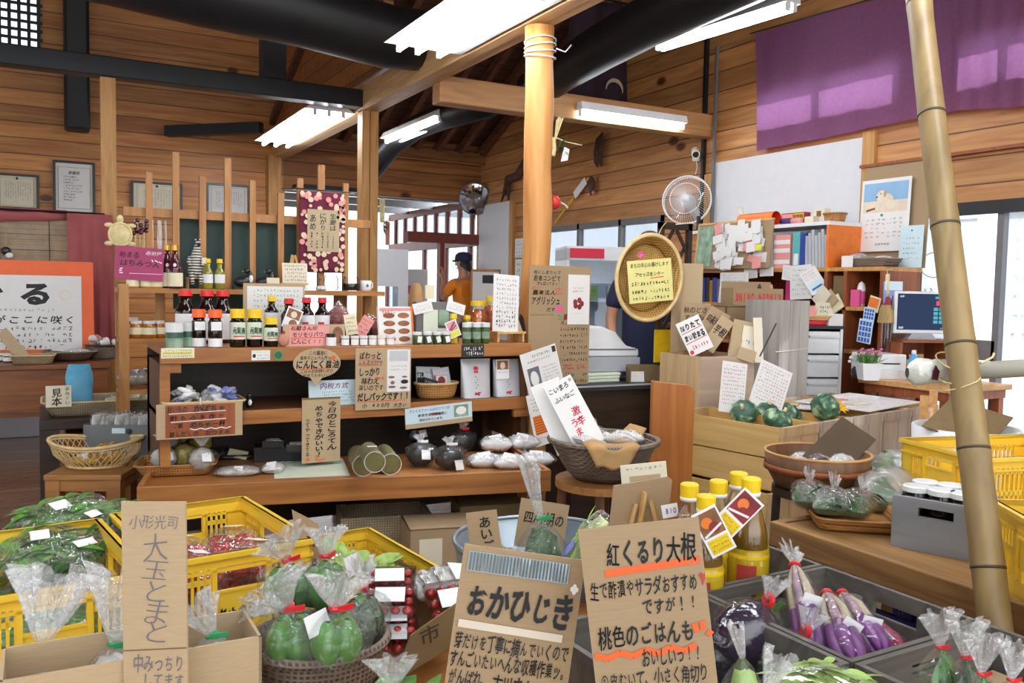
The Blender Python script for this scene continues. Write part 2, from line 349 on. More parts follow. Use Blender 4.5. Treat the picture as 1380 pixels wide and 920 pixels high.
mat('plant_pink','#c06a90',.6,var=.3,scale=30);mat('pine','#3d6638',.6,var=.3,scale=30);mat('straw','#d9c995',.7,var=.15,scale=40);mat('driftwood','#54382a',.8,var=.4,scale=20,bump=.4);mat('zebra_white','#d8d5cc',.5,var=.06);mat('daruma','#c83426',.35)
mat('photo_sky','#8ab4d8',.6,var=.12,scale=5);mat('photo_fur','#e0d2bc',.7,var=.1);mat('photo_brown','#8a5a3a',.6,var=.5,scale=20);mat('photo_red','#8a2a2e',.6,var=.5,scale=16);mat('photo_mixed','#9a8f80',.6,var=.6,scale=18);mat('photo_green','#8aa48e',.6,var=.4,scale=16)
mat('tissue_blue','#8a96d8',.6,var=.2);mat('broom','#a58a5a',.8,var=.25,scale=80,stretch=(1,1,.1));mat('broom_red','#8c2438',.7);mat('water_blue','#4aa0d8',.15,var=.05);mat('binder_blue','#243a8c',.5);mat('binder_teal','#5fb0b0',.45);mat('binder_grey','#b3b6bc',.5,var=.1,stretch=(60,60,.1));mat('folder_pink','#c22a78',.5);mat('folder_orange','#e87a28',.45);mat('roll_in','#e83a12',.5)
mat('shoji','#f2f3f5',.7,var=.01,trans=.75)
mat('board_dark','#4a3a28',.7,var=.12,scale=12);wood('apple_pale','#b8a48e','#cdbba6',along=0,rough=.7,scale=1.6)
mat('wrap_clear','#d3d6cc',.25,var=.08,scale=40,bump=.3)
# ------------------------------------------------------------------ lettering
_GL={}
def glyph(ch,bold=.012):
 k=(ch,bold)
 if k in _GL:return _GL[k]
 cu=bpy.data.curves.new('glyph','FONT');cu.body=ch;cu.size=1;cu.offset=bold;cu.resolution_u=2;cu.fill_mode='FRONT'
 ob=bpy.data.objects.new('glyph',cu);COL.objects.link(ob)
 bpy.context.view_layer.update()
 me=bpy.data.meshes.new_from_object(ob.evaluated_get(bpy.context.evaluated_depsgraph_get()))
 vs=[(v.co.x,v.co.y)for v in me.vertices];fs=[tuple(p.vertices)for p in me.polygons]
 COL.objects.unlink(ob);bpy.data.objects.remove(ob);bpy.data.curves.remove(cu);bpy.data.meshes.remove(me)
 if vs and ord(ch)<256:
  x0=min(x for x,y in vs);x1=max(x for x,y in vs);wd=(x1-x0)or 1
  vs=[((x-x0-wd/2)+.5,y+.06)for x,y in vs]
 _GL[k]=(vs,fs);return _GL[k]
class INK:
 """collects strokes per ink on a card of width w and height h (x right, z up from its lower edge, facing -y)"""
 def __init__(s,w,h,y=-.0008):s.w,s.h,s._y,s._n=w,h,y,0;s.mb={};s.rng=random.Random(len(MATS)+int(w*1e5)%977)
 @property
 def y(s):s._n+=1;return s._y-min(s._n,60)*.00003
 def _g(s,ch,cx,cz,sx,sz,ink,bold,jit):
  heavy=bold>.012 and 0x4e00<=ord(ch)<=0x9fff
  vs,fs=glyph(ch,.006 if heavy else bold);yy=s.y-.0004
  if heavy:n_=len(vs);vs=vs+[(x+bold*.9,y+.004)for x,y in vs];fs=fs+[tuple(i+n_ for i in f)for f in fs]
  a=s.rng.uniform(-jit,jit)*.12;k=1+s.rng.uniform(-jit,jit)*.12;sh=jit*.12
  ca,sa=math.cos(a),math.sin(a);out=[]
  for x,y in vs:
   x-=.5;y-=.38;x+=sh*y
   out.append((cx+(x*ca-y*sa)*sx*k,yy,cz+(x*sa+y*ca)*sz*k))
  s.mb.setdefault(ink,MB()).add(out,fs)
 def row(s,txt,x0,x1,yc,h,ink='ink',bold=.012,jit=1.0,slope=0):
  n=len(txt);adv=(x1-x0)*s.w/n
  for i,ch in enumerate(txt):
   if ch in ' \u3000':continue
   t=(i+.5)/n
   s._g(ch,(x0+(x1-x0)*t-.5)*s.w,(1-yc-slope*(t-.5))*s.h+s.rng.uniform(-jit,jit)*.03*h*s.h,min(adv,h*s.h*1.25)*.98,h*s.h,ink,bold,jit)
  return s
 def col(s,txt,xc,wd,y0,y1,ink='ink',bold=.012,jit=1.0):
  n=len(txt);adv=(y1-y0)*s.h/n
  for i,ch in enumerate(txt):
   if ch in ' \u3000':continue
   s._g(ch,(xc-.5)*s.w,(1-(y0+(y1-y0)*(i+.5)/n))*s.h,wd*s.w,min(adv,wd*s.w*1.2),ink,bold,jit)
  return s
 def quad(s,x0,z0,x1,z1,ink,th=None):
  """a brush line from one point of the card to another (fractions, y down)"""
  a=Vector(((x0-.5)*s.w,(1-z0)*s.h));b=Vector(((x1-.5)*s.w,(1-z1)*s.h));t=(th or .01)*s.h/2
  d=(b-a);n=Vector((-d.y,d.x));n=n.normalized()*t if n.length>0 else Vector((0,t))
  P=[a+n,b+n,b-n,a-n];yy=s.y
  s.mb.setdefault(ink,MB()).add([(p.x,yy,p.y)for p in P],[(0,1,2,3)]);return s
 def rect(s,x0,y0,x1,y1,ink):
  yy=s.y;s.mb.setdefault(ink,MB()).add([((x-.5)*s.w,yy,(1-y)*s.h)for x,y in((x0,y0),(x1,y0),(x1,y1),(x0,y1))],[(0,1,2,3)]);return s
 def poly(s,pts,ink):
  yy=s.y;s.mb.setdefault(ink,MB()).add([((x-.5)*s.w,yy,(1-y)*s.h)for x,y in pts],[tuple(range(len(pts)))]);return s
 def disc(s,cx,cy,rx,ry,ink,n=16):return s.poly([(cx+rx*math.cos(2*PI*i/n),cy+ry*math.sin(2*PI*i/n))for i in range(n)],ink)
 def scrib(s,x0,x1,yc,h,n,ink='ink',vertical=False):
  """small handwriting too fine to read"""
  r=s.rng
  for i in range(n):
   t=(i+.5)/n;cx,cy=(x0+(x1-x0)*t,yc)
   if r.random()<.08:continue
   wd=(x1-x0)/n*.38;hh=h*.45
   if vertical:cx,cy=yc,x0+(x1-x0)*t;wd,hh=h*.45,(x1-x0)/n*.38
   for k in range(r.randint(2,4)):
    if r.random()<.55:p=(cx+r.uniform(-wd,0),cy+r.uniform(-hh,hh));q=(cx+r.uniform(0,wd),p[1]+r.uniform(-.3,.1)*hh)
    else:p=(cx+r.uniform(-wd,wd)*.6,cy-hh*r.uniform(.3,1));q=(p[0]+r.uniform(-.6,.6)*wd,cy+hh*r.uniform(.2,1))
    s.quad(p[0],p[1],q[0],q[1],ink,h*.13)
  return s
 def done(s,parent,name='lettering'):
  for ink,mb in s.mb.items():mb.build(name,ink,parent)
def card_mesh(w,h,th=.004,cut=None):
 mb=MB()
 if cut:mb.prism(cut,0,th)
 else:mb.bx(-w/2,0,0,w/2,th,h)
 return mb
def card(name,label,cat,px,py,d,wpx,hpx,m='paper',rz=FACE,tilt=0,roll=0,th=.003,group=None,by='c',parent=None,cut=None,Yp=None,Zb=None):
 """a card seen around (px, py) at distance d, wpx by hpx in the photograph; by='c' centre, 'b' lower edge"""
 if Yp is not None:q=PY(px,py,Yp);d=(q-O3).dot(_F)
 k=mpp(d);wd=wpx*k/max(.3,math.cos(rz+CYAW));h=hpx*k/max(.3,math.cos(tilt))
 E=Euler((0,0,rz)).to_matrix()@Euler((-tilt,0,0)).to_matrix()@Euler((0,roll,0)).to_matrix()
 p=A(px,py,d)
 if by=='c':p=p-E@Vector((0,0,h/2))
 if Zb is not None:
  ax=E@Vector((0,0,1));dl=(p.z-Zb)/ax.z;h+=dl;p=p-ax*dl
 o=card_mesh(wd,h,th,[((x-.5)*wd,(1-y)*h)for x,y in cut]if cut else None).build(name,m,parent,p,rot=E.to_euler())
 if not parent:tag(o,label,cat,group)
 o['w']=wd;o['h']=h
 return o,INK(wd,h)
 # ------------------------------------------------------------------ goods
def jar(name,label,cat,loc,r,h,body,cap,labelmat='label_white',group=None,caph=.2,neck=.75,lab=(.15,.7),sh=.72,rz=0,kids=()):
 t=thing(name,label,cat,loc,rz,group)
 hb=h*(1-caph)
 MB().lathe([(0,0),(r*.9,0),(r,h*.03),(r,hb*sh),(r*.97,hb*(sh+.06)),(r*neck,hb*.96),(r*neck,hb),(0,hb)],18).build('body',body,t,smooth=True)
 rc=max(r*neck*1.08,r*.3)
 MB().lathe([(0,hb*.985),(rc,hb*.985),(rc*1.02,h*.985),(rc*.93,h),(0,h)],18).build('cap',cap,t,smooth=False)
 if labelmat:
  mb=MB();rr=r*1.012;z0,z1=hb*lab[0],hb*lab[1];n=13
  mb.grid(lambda u,v:(rr*math.sin((u-.5)*2.9),-rr*math.cos((u-.5)*2.9),z0+(z1-z0)*v),n,2).build('label',labelmat,t,smooth=True)
 return t
def bottle(name,label,cat,loc,r,h,body,cap,labelmat,group=None,lab=(.1,.5),neckr=.36,sh=(.55,.8),caph=.1,rz=0,top=None):
 t=thing(name,label,cat,loc,rz,group);hb=h*(1-caph)
 prof=[(0,0),(r*.92,0),(r,h*.02),(r,hb*sh[0]),(r*.93,hb*(sh[0]+.04)),(r*(neckr*.55+.45),hb*(sh[0]+sh[1])/2),(r*neckr,hb*sh[1]),(r*neckr,hb)]
 MB().lathe(prof+[(0,hb)],18).build('body',body,t,smooth=True)
 rc=r*neckr*1.18
 MB().lathe([(0,hb*.98),(rc*1.1,hb*.98),(rc*1.1,hb*1.005),(rc,hb*1.01),(rc*.97,h),(0,h)],16).build('cap',cap,t)
 if labelmat:
  rr=r*1.012;z0,z1=hb*lab[0],hb*lab[1]
  MB().grid(lambda u,v:(rr*math.sin((u-.5)*2.9),-rr*math.cos((u-.5)*2.9),z0+(z1-z0)*v),13,2).build('label',labelmat,t,smooth=True)
 return t
def crumple(u,v,amp,f=4.0,s=0):
 n=noise.noise(Vector((u*f+s,v*f*1.3-s,s*1.7)));n2=abs(noise.noise(Vector((u*f*2.6-s,v*f*3.1,s))))
 return 1+amp*(n*.7+(.35-n2)*.9)
def pillow(mb,c,L,W,H,s=0,amp=.12,seg=26,rg=14,T=None,flat=2.6,pinch=True,fr=3.2):
 """filled flat bag lying along x, its two ends sealed thin"""
 def fn(u,v):
  x=(u-.5);e=(1-abs(2*x)**flat);e=max(e,.0)
  a=2*PI*v;k=crumple(u*2,math.cos(a)+math.sin(a)*.6,amp,fr,s)
  wd=W/2*((.82+.18*e)if pinch else e**.5)*(1+.05*math.sin(9*u+s));ht=H/2*(e**.6)*k+.0015
  return(c[0]+x*L,c[1]+wd*math.copysign(abs(math.cos(a))**.8,math.cos(a)),c[2]+H*.42+ht*math.sin(a))
 return mb.grid(fn,seg,rg,cv=True,T=T)
def fan_top(mb,c,r0,r1,h,s=0,ax=(0,0,1),seg=44,pleats=9,squash=.45):
 """gathered mouth of a tied bag, pleated and flaring"""
 z=Vector(ax).normalized();x=z.cross(Vector((.3,1,.1))).normalized();y=z.cross(x)
 def fn(u,v):
  a=2*PI*u;t=v
  r=r0+(r1-r0)*t**.8;rr=r*(1+.5*t*math.sin(a*pleats+s*3+2*noise.noise(Vector((u*5,s,t))))+.25*t*noise.noise(Vector((math.cos(a)*3,math.sin(a)*3,s))))
  zz=h*t*(1+.3*t*noise.noise(Vector((math.cos(a)*2+s,math.sin(a)*2,s*2))))
  p=Vector(c)+x*rr*math.cos(a)+y*rr*squash*math.sin(a)+z*zz
  return tuple(p)
 return mb.grid(fn,seg,7,cu=True)
def tied_bag(name,label,cat,loc,r,h,fill,tie='cap_red',rz=0,group=None,s=0,ax=(0,0,1),top=.45,tag_at=None,filmm='film',topr=.55,squash=.8,fillfn=None,tagsize=.7,topm='film_top'):
 """clear bag: contents, film skin, gathered mouth, tie, price tag"""
 t=thing(name,label,cat,loc,rz,group);A_=Vector(ax).normalized();hb=h*(1-top)
 if fillfn:fillfn(t,r*.9,hb*.92)
 else:MB().ell((0,0,hb*.46),(r*.9,r*.9*squash,hb*.46),22,14,.16,3.2,sd=s).build('contents',fill,t,smooth=True)
 def fn(u,v):
  a=2*PI*u;zt=v;k=crumple(math.cos(a)*1.2,math.sin(a)*1.2+zt*2,.16*(.35+zt),2.6,s)
  prof=(math.sin(PI*min(1,zt*.62+.16))**.55)if zt<.72 else max(.1,math.sin(PI*(.72*.62+.16))**.55*(1-((zt-.72)/.28))**.75+.1)
  off=A_*(hb*.18)*max(0,zt-.6)
  return(r*1.03*prof*k*math.cos(a)+off.x,r*1.03*squash*prof*k*math.sin(a)+off.y,hb*zt)
 MB().grid(fn,30,16,cu=True).build('film',filmm,t,smooth=True)
 n0=Vector((0,0,hb))+Vector((A_.x,A_.y,0))*hb*.07
 fan_top(MB(),n0,r*.13,r*topr,h*top,s,ax).build('gathered_mouth',topm,t,smooth=False)
 if tie:
  mb=MB();q=A_.cross(Vector((0,1,.2))).normalized();y=A_.cross(q)
  mb.tube([n0+(q*math.cos(a)+y*math.sin(a)*.8)*r*.17 for a in[2*PI*i/12 for i in range(13)]],r*.06,6,False)
  mb.box(tuple(n0+Vector((.2*r,-.16*r,0))),(r*.5,r*.05,r*.16));mb.build('tie',tie,t)
 if tag_at:
  az,zz=tag_at;p=Vector((r*1.06*math.sin(az),-r*1.06*squash*math.cos(az),hb*zz))
  MB().bx(-r*tagsize/2,-.001,-r*.3,r*tagsize/2,.0005,r*.3,rotm(az,-.35,.12*math.sin(s*5),p)).build('price_label','label_white',t)
 return t
def flat_bag(name,label,cat,loc,L,W,H,fill,rz=0,group=None,s=0,filmm='film',tagp=(.15,0),rot=None,tagm='label_white',amp=.14,leaves=None,tagsize=.2,fr=3.2):
 """pillow-shaped clear bag lying flat with its contents and a price tag on top"""
 t=thing(name,label,cat,loc,rz,group,rot)
 k_=.72 if leaves else .86
 if fill:pillow(MB(),(0,0,H*.04),L*.86,W*.86,H*k_,s+3,amp*1.3,flat=3.2,fr=fr,seg=34 if fr>4 else 26,rg=24 if fr>4 else 14).build('contents',fill,t,smooth=True)
 if leaves:
  mb=MB();rg=random.Random(int(s*100)+5)
  for i in range(int(leaves[1]*2.2)):
   a=rg.uniform(-.7,.7)+(PI if rg.random()<.4 else 0);x=rg.uniform(-.42,.3)*L;y=rg.uniform(-.33,.33)*W;l=L*rg.uniform(.2,.38);z=H*(.7+.22*rg.random())*(1-(2*x/L)**2*.5)
   blade(mb,(x,y,z),l,W*.11*rg.uniform(.6,1.5),a,rg.uniform(-.25,.2),rg.uniform(-.4,.4))
  mb.build('leaves',leaves[0],t,smooth=True)
 pillow(MB(),(0,0,0),L,W,H,s,amp,fr=fr).build('film',filmm,t,smooth=True)
 if tagp and rot is None:
  f_=Euler((0,0,-rz)).to_matrix()@Vector((-_F.x,-_F.y,0));MB().bx(-L*tagsize/2,-.001,-W*tagsize*.5,L*tagsize/2,0,W*tagsize*.5,rotm(FACE-rz+.25*math.sin(s*7),-.75,.2*math.sin(s*5),f_*W*.30+Vector((L*tagp[0],0,H*.80)))).build('price_label',tagm,t)
 elif tagp:
  MB().bx(-L*tagsize/2,-W*tagsize*.55,0,L*tagsize/2,W*tagsize*.55,.001,rotm(.2*math.sin(s*7),.16,.1,(L*tagp[0],W*tagp[1],H*.96))).build('price_label',tagm,t)
 return t
def blade(mb,p,L,W,yaw=0,pitch=0,roll=0,bend=.25,n=5):
 """one leaf with a folded midrib"""
 T=Matrix.Translation(Vector(p))@Euler((roll,-pitch,yaw)).to_matrix().to_4x4();vs=[];fs=[]
 for i in range(n+1):
  t=i/n;wd=W/2*(math.sin(PI*min(1,t*.92+.06))**.8);z=-bend*L*t*t
  vs+=[(L*t,-wd,z+wd*.25),(L*t,0,z),(L*t,wd,z+wd*.25)]
 for i in range(n):
  for k in(0,1):fs.append((i*3+k,i*3+k+1,i*3+k+4,i*3+k+3))
 mb.add(vs,fs,T)
def cloth_sheet(fn,nu,nv,name,m,parent=None,th=.002):
 mb=MB();mb.grid(fn,nu,nv);o=mb.build(name,m,parent,smooth=True)
 if th:sm=o.modifiers.new('thickness','SOLIDIFY');sm.thickness=th
 return o
def crate_plastic(label,loc,rz,L,W,H,group,m='yellow_crate',logo=True,name='plastic_crate',front_slots=True):
 """harvest crate: ribbed walls with slots, rim, hand holes; local x along L, front face at -y"""
 t=thing(name,label,'crate',loc,rz,group);th=.006
 def wall(W_,xf,nm):
  mb=MB();n=3
  def q(x0,z0,x1,z1,y0=0,y1=th):mb.bx(x0,y0,z0,x1,y1,z1,xf)
  w2=W_/2;lo=.045;c=W_*.2
  q(-w2,0,w2,lo);q(-w2,H-.035,w2,H)
  q(-w2,lo,-w2+.05,H-.035);q(w2-.05,lo,w2,H-.035)
  q(-c,lo,-c+.012,H-.035,-.006,th);q(c-.012,lo,c,H-.035,-.006,th)
  q(-c+.012,lo+.03,c-.012,H*.70);q(-c,H*.70,c,H*.70+.006,-.004,th)
  for k in range(4):x=-c+.02+k*(2*c-.04)/3.2;q(x,lo,x+.012,lo+.03)
  for sg in(-1,1):
   a=c if sg>0 else -w2+.05;b=w2-.05 if sg>0 else -c;N=max(4,int((b-a)/.016))
   for k in range(N+1):
    x=a+(b-a)*k/N;q(x-.0032,lo,x+.0032,H-.035)
   q(a,H*.5,b,H*.5+.014);q(a,H*.78,b,H*.78+.012)
  q(-w2-.004,H-.012,w2+.004,H,-.012,th);q(-w2,H-.045,w2,H-.038,-.006,th)
  return mb.build(nm,m,t)
 wall(L,Matrix.Translation((0,-W/2,0)),'long_side' if L>W else 'short_side')
 wall(L,Matrix.Translation((0,W/2,0))@Matrix.Rotation(PI,4,'Z'),'long_side' if L>W else 'short_side')
 wall(W,Matrix.Translation((L/2,0,0))@Matrix.Rotation(PI/2,4,'Z'),'short_side' if L>W else 'long_side')
 wall(W,Matrix.Translation((-L/2,0,0))@Matrix.Rotation(-PI/2,4,'Z'),'short_side' if L>W else 'long_side')
 mb=MB();mb.bx(-L/2,-W/2,.004,L/2,W/2,.010);mb.build('base',m,t)
 if logo:
  k=INK(L*.33,H*.24,-.0015);k.row('あゆのさと',0,1,.5,.62,'ink',.05,1.6,slope=-.15)
  for ink,q in k.mb.items():q.build('logo',ink,t,(0,-W/2-.001,H*.40))
 return t
def wood_box(name,label,loc,rz,L,W,H,m,th=.014,group=None,hand=True,cat='crate',planks=1,rim=None):
 """open wooden box, front face at -y"""
 t=thing(name,label,cat,loc,rz,group);L2,W2=L/2,W/2
 def side(len_,xf,nm,hole):
  mb=MB()
  if hole:
   hw,h0,h1=min(.055,len_*.2),H*.66,H*.66+.026
   mb.bx(-len_/2,0,0,len_/2,th,h0,xf);mb.bx(-len_/2,0,h1,len_/2,th,H,xf)
   mb.bx(-len_/2,0,h0,-hw,th,h1,xf);mb.bx(hw,0,h0,len_/2,th,h1,xf)
  else:
   for k in range(planks):
    mb.bx(-len_/2,0,H*k/planks+(.002 if k else 0),len_/2,th,H*(k+1)/planks,xf)
  mb.build(nm,m,t)
 side(L,Matrix.Translation((0,-W2,0)),'front_board',hand)
 side(L,Matrix.Translation((0,W2,0))@Matrix.Rotation(PI,4,'Z'),'back_board',hand)
 side(W-2*th,Matrix.Translation((L2,0,0))@Matrix.Rotation(PI/2,4,'Z'),'end_board',False)
 side(W-2*th,Matrix.Translation((-L2,0,0))@Matrix.Rotation(-PI/2,4,'Z'),'end_board',False)
 MB().bx(-L2+th,-W2+th,.003,L2-th,W2-th,.013).build('base',m,t)
 return t
def basket_tray(name,label,loc,rz,L,W,H,m='wicker',rimm='cane',group=None,flare=.15,cat='basket'):
 t=thing(name,label,cat,loc,rz,group);mb=MB()
 def rr(u,z):
  a=2*PI*u;k=1-flare*(1-z);e=.22
  c,s_=math.cos(a),math.sin(a)
  return(L/2*k*math.copysign(abs(c)**e,c),W/2*k*math.copysign(abs(s_)**e,s_))
 mb.grid(lambda u,v:(*rr(u,v),H*v),48,5,cu=True)
 mb.grid(lambda u,v:(rr(u,0)[0]*v,rr(u,0)[1]*v,.002),48,3,cu=True)
 o=mb.build('bowl',m,t,smooth=True);sm=o.modifiers.new('thickness','SOLIDIFY');sm.thickness=.006
 pts=[Vector((*rr(i/40,1),H))for i in range(41)]
 MB().tube(pts,.005,6,False).build('rim',rimm,t,smooth=True);return t
def round_basket(name,label,loc,rz,R,H,m='wicker',rimm='cane',group=None,r0=.65,cat='basket',ey=1.0,rimr=.007):
 t=thing(name,label,cat,loc,rz,group);mb=MB()
 rad=lambda v:R*(r0+(1-r0)*v**.7)
 mb.grid(lambda u,v:(rad(v)*math.cos(2*PI*u),ey*rad(v)*math.sin(2*PI*u),H*v),36,7,cu=True)
 mb.grid(lambda u,v:(R*r0*v*math.cos(2*PI*u),ey*R*r0*v*math.sin(2*PI*u),.002),36,3,cu=True)
 o=mb.build('bowl',m,t,smooth=True);sm=o.modifiers.new('thickness','SOLIDIFY');sm.thickness=.007
 MB().tube([(R*math.cos(2*PI*i/40),ey*R*math.sin(2*PI*i/40),H)for i in range(41)],rimr,7,False).build('rim',rimm,t,smooth=True);return t
def table(name,label,x0,y0,x1,y1,z,m,mt=None,th=.04,leg=.05,inset=.03,group=None,cat='table',rz=0,apron=0):
 cx,cy=(x0+x1)/2,(y0+y1)/2;t=thing(name,label,cat,(cx,cy,0),rz,group);a,b=(x1-x0)/2,(y1-y0)/2
 MB().bx(-a,-b,z-th,a,b,z).build('tabletop',mt or m,t,bevel=.003)
 for sx in(-1,1):
  for sy in(-1,1):
   px_,py_=sx*(a-inset-leg/2),sy*(b-inset-leg/2);MB().bx(px_-leg/2,py_-leg/2,0,px_+leg/2,py_+leg/2,z-th).build('leg',m,t)
 if apron:
  mb=MB();i=inset
  for sy in(-1,1):mb.bx(-a+i,sy*(b-i)-.01,z-th-apron,a-i,sy*(b-i)+.01,z-th)
  for sx in(-1,1):mb.bx(sx*(a-i)-.01,-b+i,z-th-apron,sx*(a-i)+.01,b-i,z-th)
  mb.build('apron',m,t)
 return t
 # ================================================================== the building
XR,YB=5.0,10.08
def wallbox(name,m,boxes):
 mb=MB();[mb.bx(*b)for b in boxes];return struct(mb.build(name,m))
wallbox('floor','floor_wood',[(-5,-2.5,-.1,XR+.2,13.4,0)])
wallbox('wall_back','boards_back',[(-4.1,YB,0,-.42,YB+.12,5.3),(-.42,YB,0,.02,YB+.12,3.62),(-.42,YB,4.25,.02,YB+.12,5.3),(.02,YB,0,2.46,YB+.12,5.3)])
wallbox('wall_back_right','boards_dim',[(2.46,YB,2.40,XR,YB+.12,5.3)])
# lattice window high on the back wall
t=thing('lattice_window','dark wooden lattice window high up on the plank back wall','window',(-.2,YB-.02,3.62));
mb=MB()
for k in range(6):x=-.2+.085*k-.02;mb.bx(x-.016,0,0,x+.016,.03,.63)
for k in range(8):z=.085*k;mb.bx(-.22,.005,z-.014,.24,.025,z+.014)
mb.build('lattice','black_timber',t);MB().bx(-.22,.05,0,.24,.056,.63).build('pane','pane',t)
# right wall with its three openings
za,zb=.95,2.0
wallbox('wall_right','boards_right',[(XR,8.6,0,XR+.1,YB+.1,5.3),(XR,6.3,0,XR+.1,8.6,za),(XR,6.3,zb,XR+.1,8.6,5.3),(XR,5.15,0,XR+.1,6.3,5.3),(XR,3.99,0,XR+.1,5.15,2.585),(XR,2.2,1.87,XR+.1,3.99,2.585),(XR,2.2,2.86,XR+.1,5.15,5.3),(XR,-2.5,0,XR+.1,2.2,5.3),(XR,2.2,0,XR+.1,2.3,1.87),(XR,3.40,2.585,XR+.1,3.82,2.86)])
struct(MB().bx(XR-.02,4.13,.1,XR-.001,5.66,2.385).build('wall_panel','white_board'))
struct(MB().bx(XR-.03,4.03,1.2,XR-.001,4.13,2.42).build('trim_1','post_wood'));struct(MB().bx(XR-.03,5.66,.8,XR-.001,5.74,2.3).build('trim_2','post_wood'))
struct(MB().bx(XR-.02,9.23,.0,XR-.001,YB,2.36).build('wall_panel_far','white_wall'))
struct(MB().bx(XR-.04,9.13,.0,XR-.001,9.22,2.36).build('trim_3','post_wood'));struct(MB().bx(XR-.04,8.66,.0,XR-.001,8.74,2.36).build('trim_4','post_wood'))
struct(MB().bx(XR-.05,2.3,2.17,XR-.001,4.13,2.19).build('trim_5','redbrown'))
def window(name,y0,y1,z0,z1,mull,m='frame_grey',fr=.05,rails=()):
 f=struct(MB().bx(XR+.0,y0,z1-fr,XR+.07,y1,z1).bx(XR+.0,y0,z0,XR+.07,y1,z0+fr).bx(XR+.0,y0,z0,XR+.07,y0+fr,z1).bx(XR+.0,y1-fr,z0,XR+.07,y1,z1).build(name,m))
 mb=MB()
 for y in mull:mb.bx(XR+.0,y-.02,z0,XR+.06,y+.02,z1)
 for(a,b,z,h)in rails:mb.bx(XR,a,z-h/2,XR+.06,b,z+h/2)
 if mb.v:mb.build('mullion',m,f)
 MB().bx(XR+.03,y0,z0,XR+.034,y1,z1).build('pane','pane',f);return f
window('window_1',6.3,8.6,za,zb,(7.0,7.75),'frame_grey',.06)
window('window_2',2.3,3.99,.02,1.87,(3.14,),'frame_grey',.06,((3.14,3.93,.98,.12),))
MB().bx(XR-.02,2.3,1.80,XR-.001,3.99,1.88).build('trim_6','black_timber')['kind']='structure'
window('window_3',3.82,5.15,2.585,2.86,(4.5,),'frame_grey',.02);window('window_4',2.2,3.40,2.585,2.86,(3.1,),'frame_grey',.02)
# far entrance room behind the opening
wallbox('floor_entrance','pave',[(XR+.2,-2,-.12,16,26,-.02),(-5,13.4,-.12,XR+.2,26,-.02)])
ent=struct(MB().bx(XR-.02,YB+.12,1.85,XR+.04,13.4,1.98).bx(XR-.02,YB+.12,2.36,XR+.04,13.4,2.46).bx(XR-.02,YB+.12,0,XR+.04,13.4,.12).build('wall_entrance','red_wood'))
mb=MB();mb2=MB()
for k in range(9):
 y=YB+.25+k*.40;mb.bx(XR-.02,y-.025,1.98,XR+.04,y+.025,2.36)
for k in range(5):
 y=YB+.3+k*.78;mb2.bx(XR-.02,y-.035,.12,XR+.04,y+.035,1.85)
mb.build('mullion','red_wood',ent);mb2.build('door_post','red_wood',ent);MB().bx(XR,YB+.15,.12,XR+.004,13.4,2.36).build('pane','pane',ent)
MB().bx(XR+.045,YB+.12,2.0,XR+.05,13.3,2.34).build('paper_screen','shoji',ent)
struct(MB().bx(2.4,YB+.12,2.62,XR+.1,13.4,2.68).build('ceiling_entrance','rafter'))
be=MB()
for y in(10.6,11.6,12.6):be.bx(2.6,y-.05,2.42,XR,y+.05,2.54)
be.bx(3.9,YB+.1,2.50,4.0,13.3,2.6);struct(be.build('beam_entrance','alu'))
struct(MB().bx(4.0,YB-.01,1.86,XR,YB+.14,1.99).build('lintel','red_wood'));struct(MB().bx(4.44,YB+.0,0,4.50,YB+.10,1.86).build('pillar_entrance','red_wood'))
struct(MB().bx(2.3,13.4,0,3.2,13.5,2.7).build('wall_entrance_left','white_wall'));struct(MB().bx(2.42,YB+.1,0,2.5,13.4,2.7).build('wall_entrance_side','white_wall'))
# roof
wallbox('ceiling','boards_roof',[(-4.2,-1.6,5.2,2.55,YB+.2,5.32)])
mb=MB();
for(y0,z0,y1,z1)in((YB+.3,2.98,5.7,5.0),(5.7,5.0,-1.6,5.0)):
 mb.add([(2.3,y0,z0),(XR+.4,y0,z0),(XR+.4,y1,z1),(2.3,y1,z1),(2.3,y0,z0+.08),(XR+.4,y0,z0+.08),(XR+.4,y1,z1+.08),(2.3,y1,z1+.08)],[(0,1,2,3),(7,6,5,4),(0,4,5,1),(1,5,6,2),(2,6,7,3),(3,7,4,0)])
struct(mb.build('ceiling_right','boards_roof'))
mb=MB()
for k in range(9):mb.bar((2.55+.3*k,YB-.02,2.99),(2.55+.3*k,5.75,4.90),.07,.10)
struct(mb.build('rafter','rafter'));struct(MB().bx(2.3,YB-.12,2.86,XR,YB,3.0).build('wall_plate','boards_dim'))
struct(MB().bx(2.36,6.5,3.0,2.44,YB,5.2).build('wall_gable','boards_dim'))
wallbox('wall_left','boards_dim',[(-4.2,-1.6,0,-4.1,YB,.9),(-4.2,-1.6,2.4,-4.1,YB,5.3),(-4.2,5.2,.9,-4.1,6,2.4),(-4.2,1.4,.9,-4.1,2.2,2.4)])
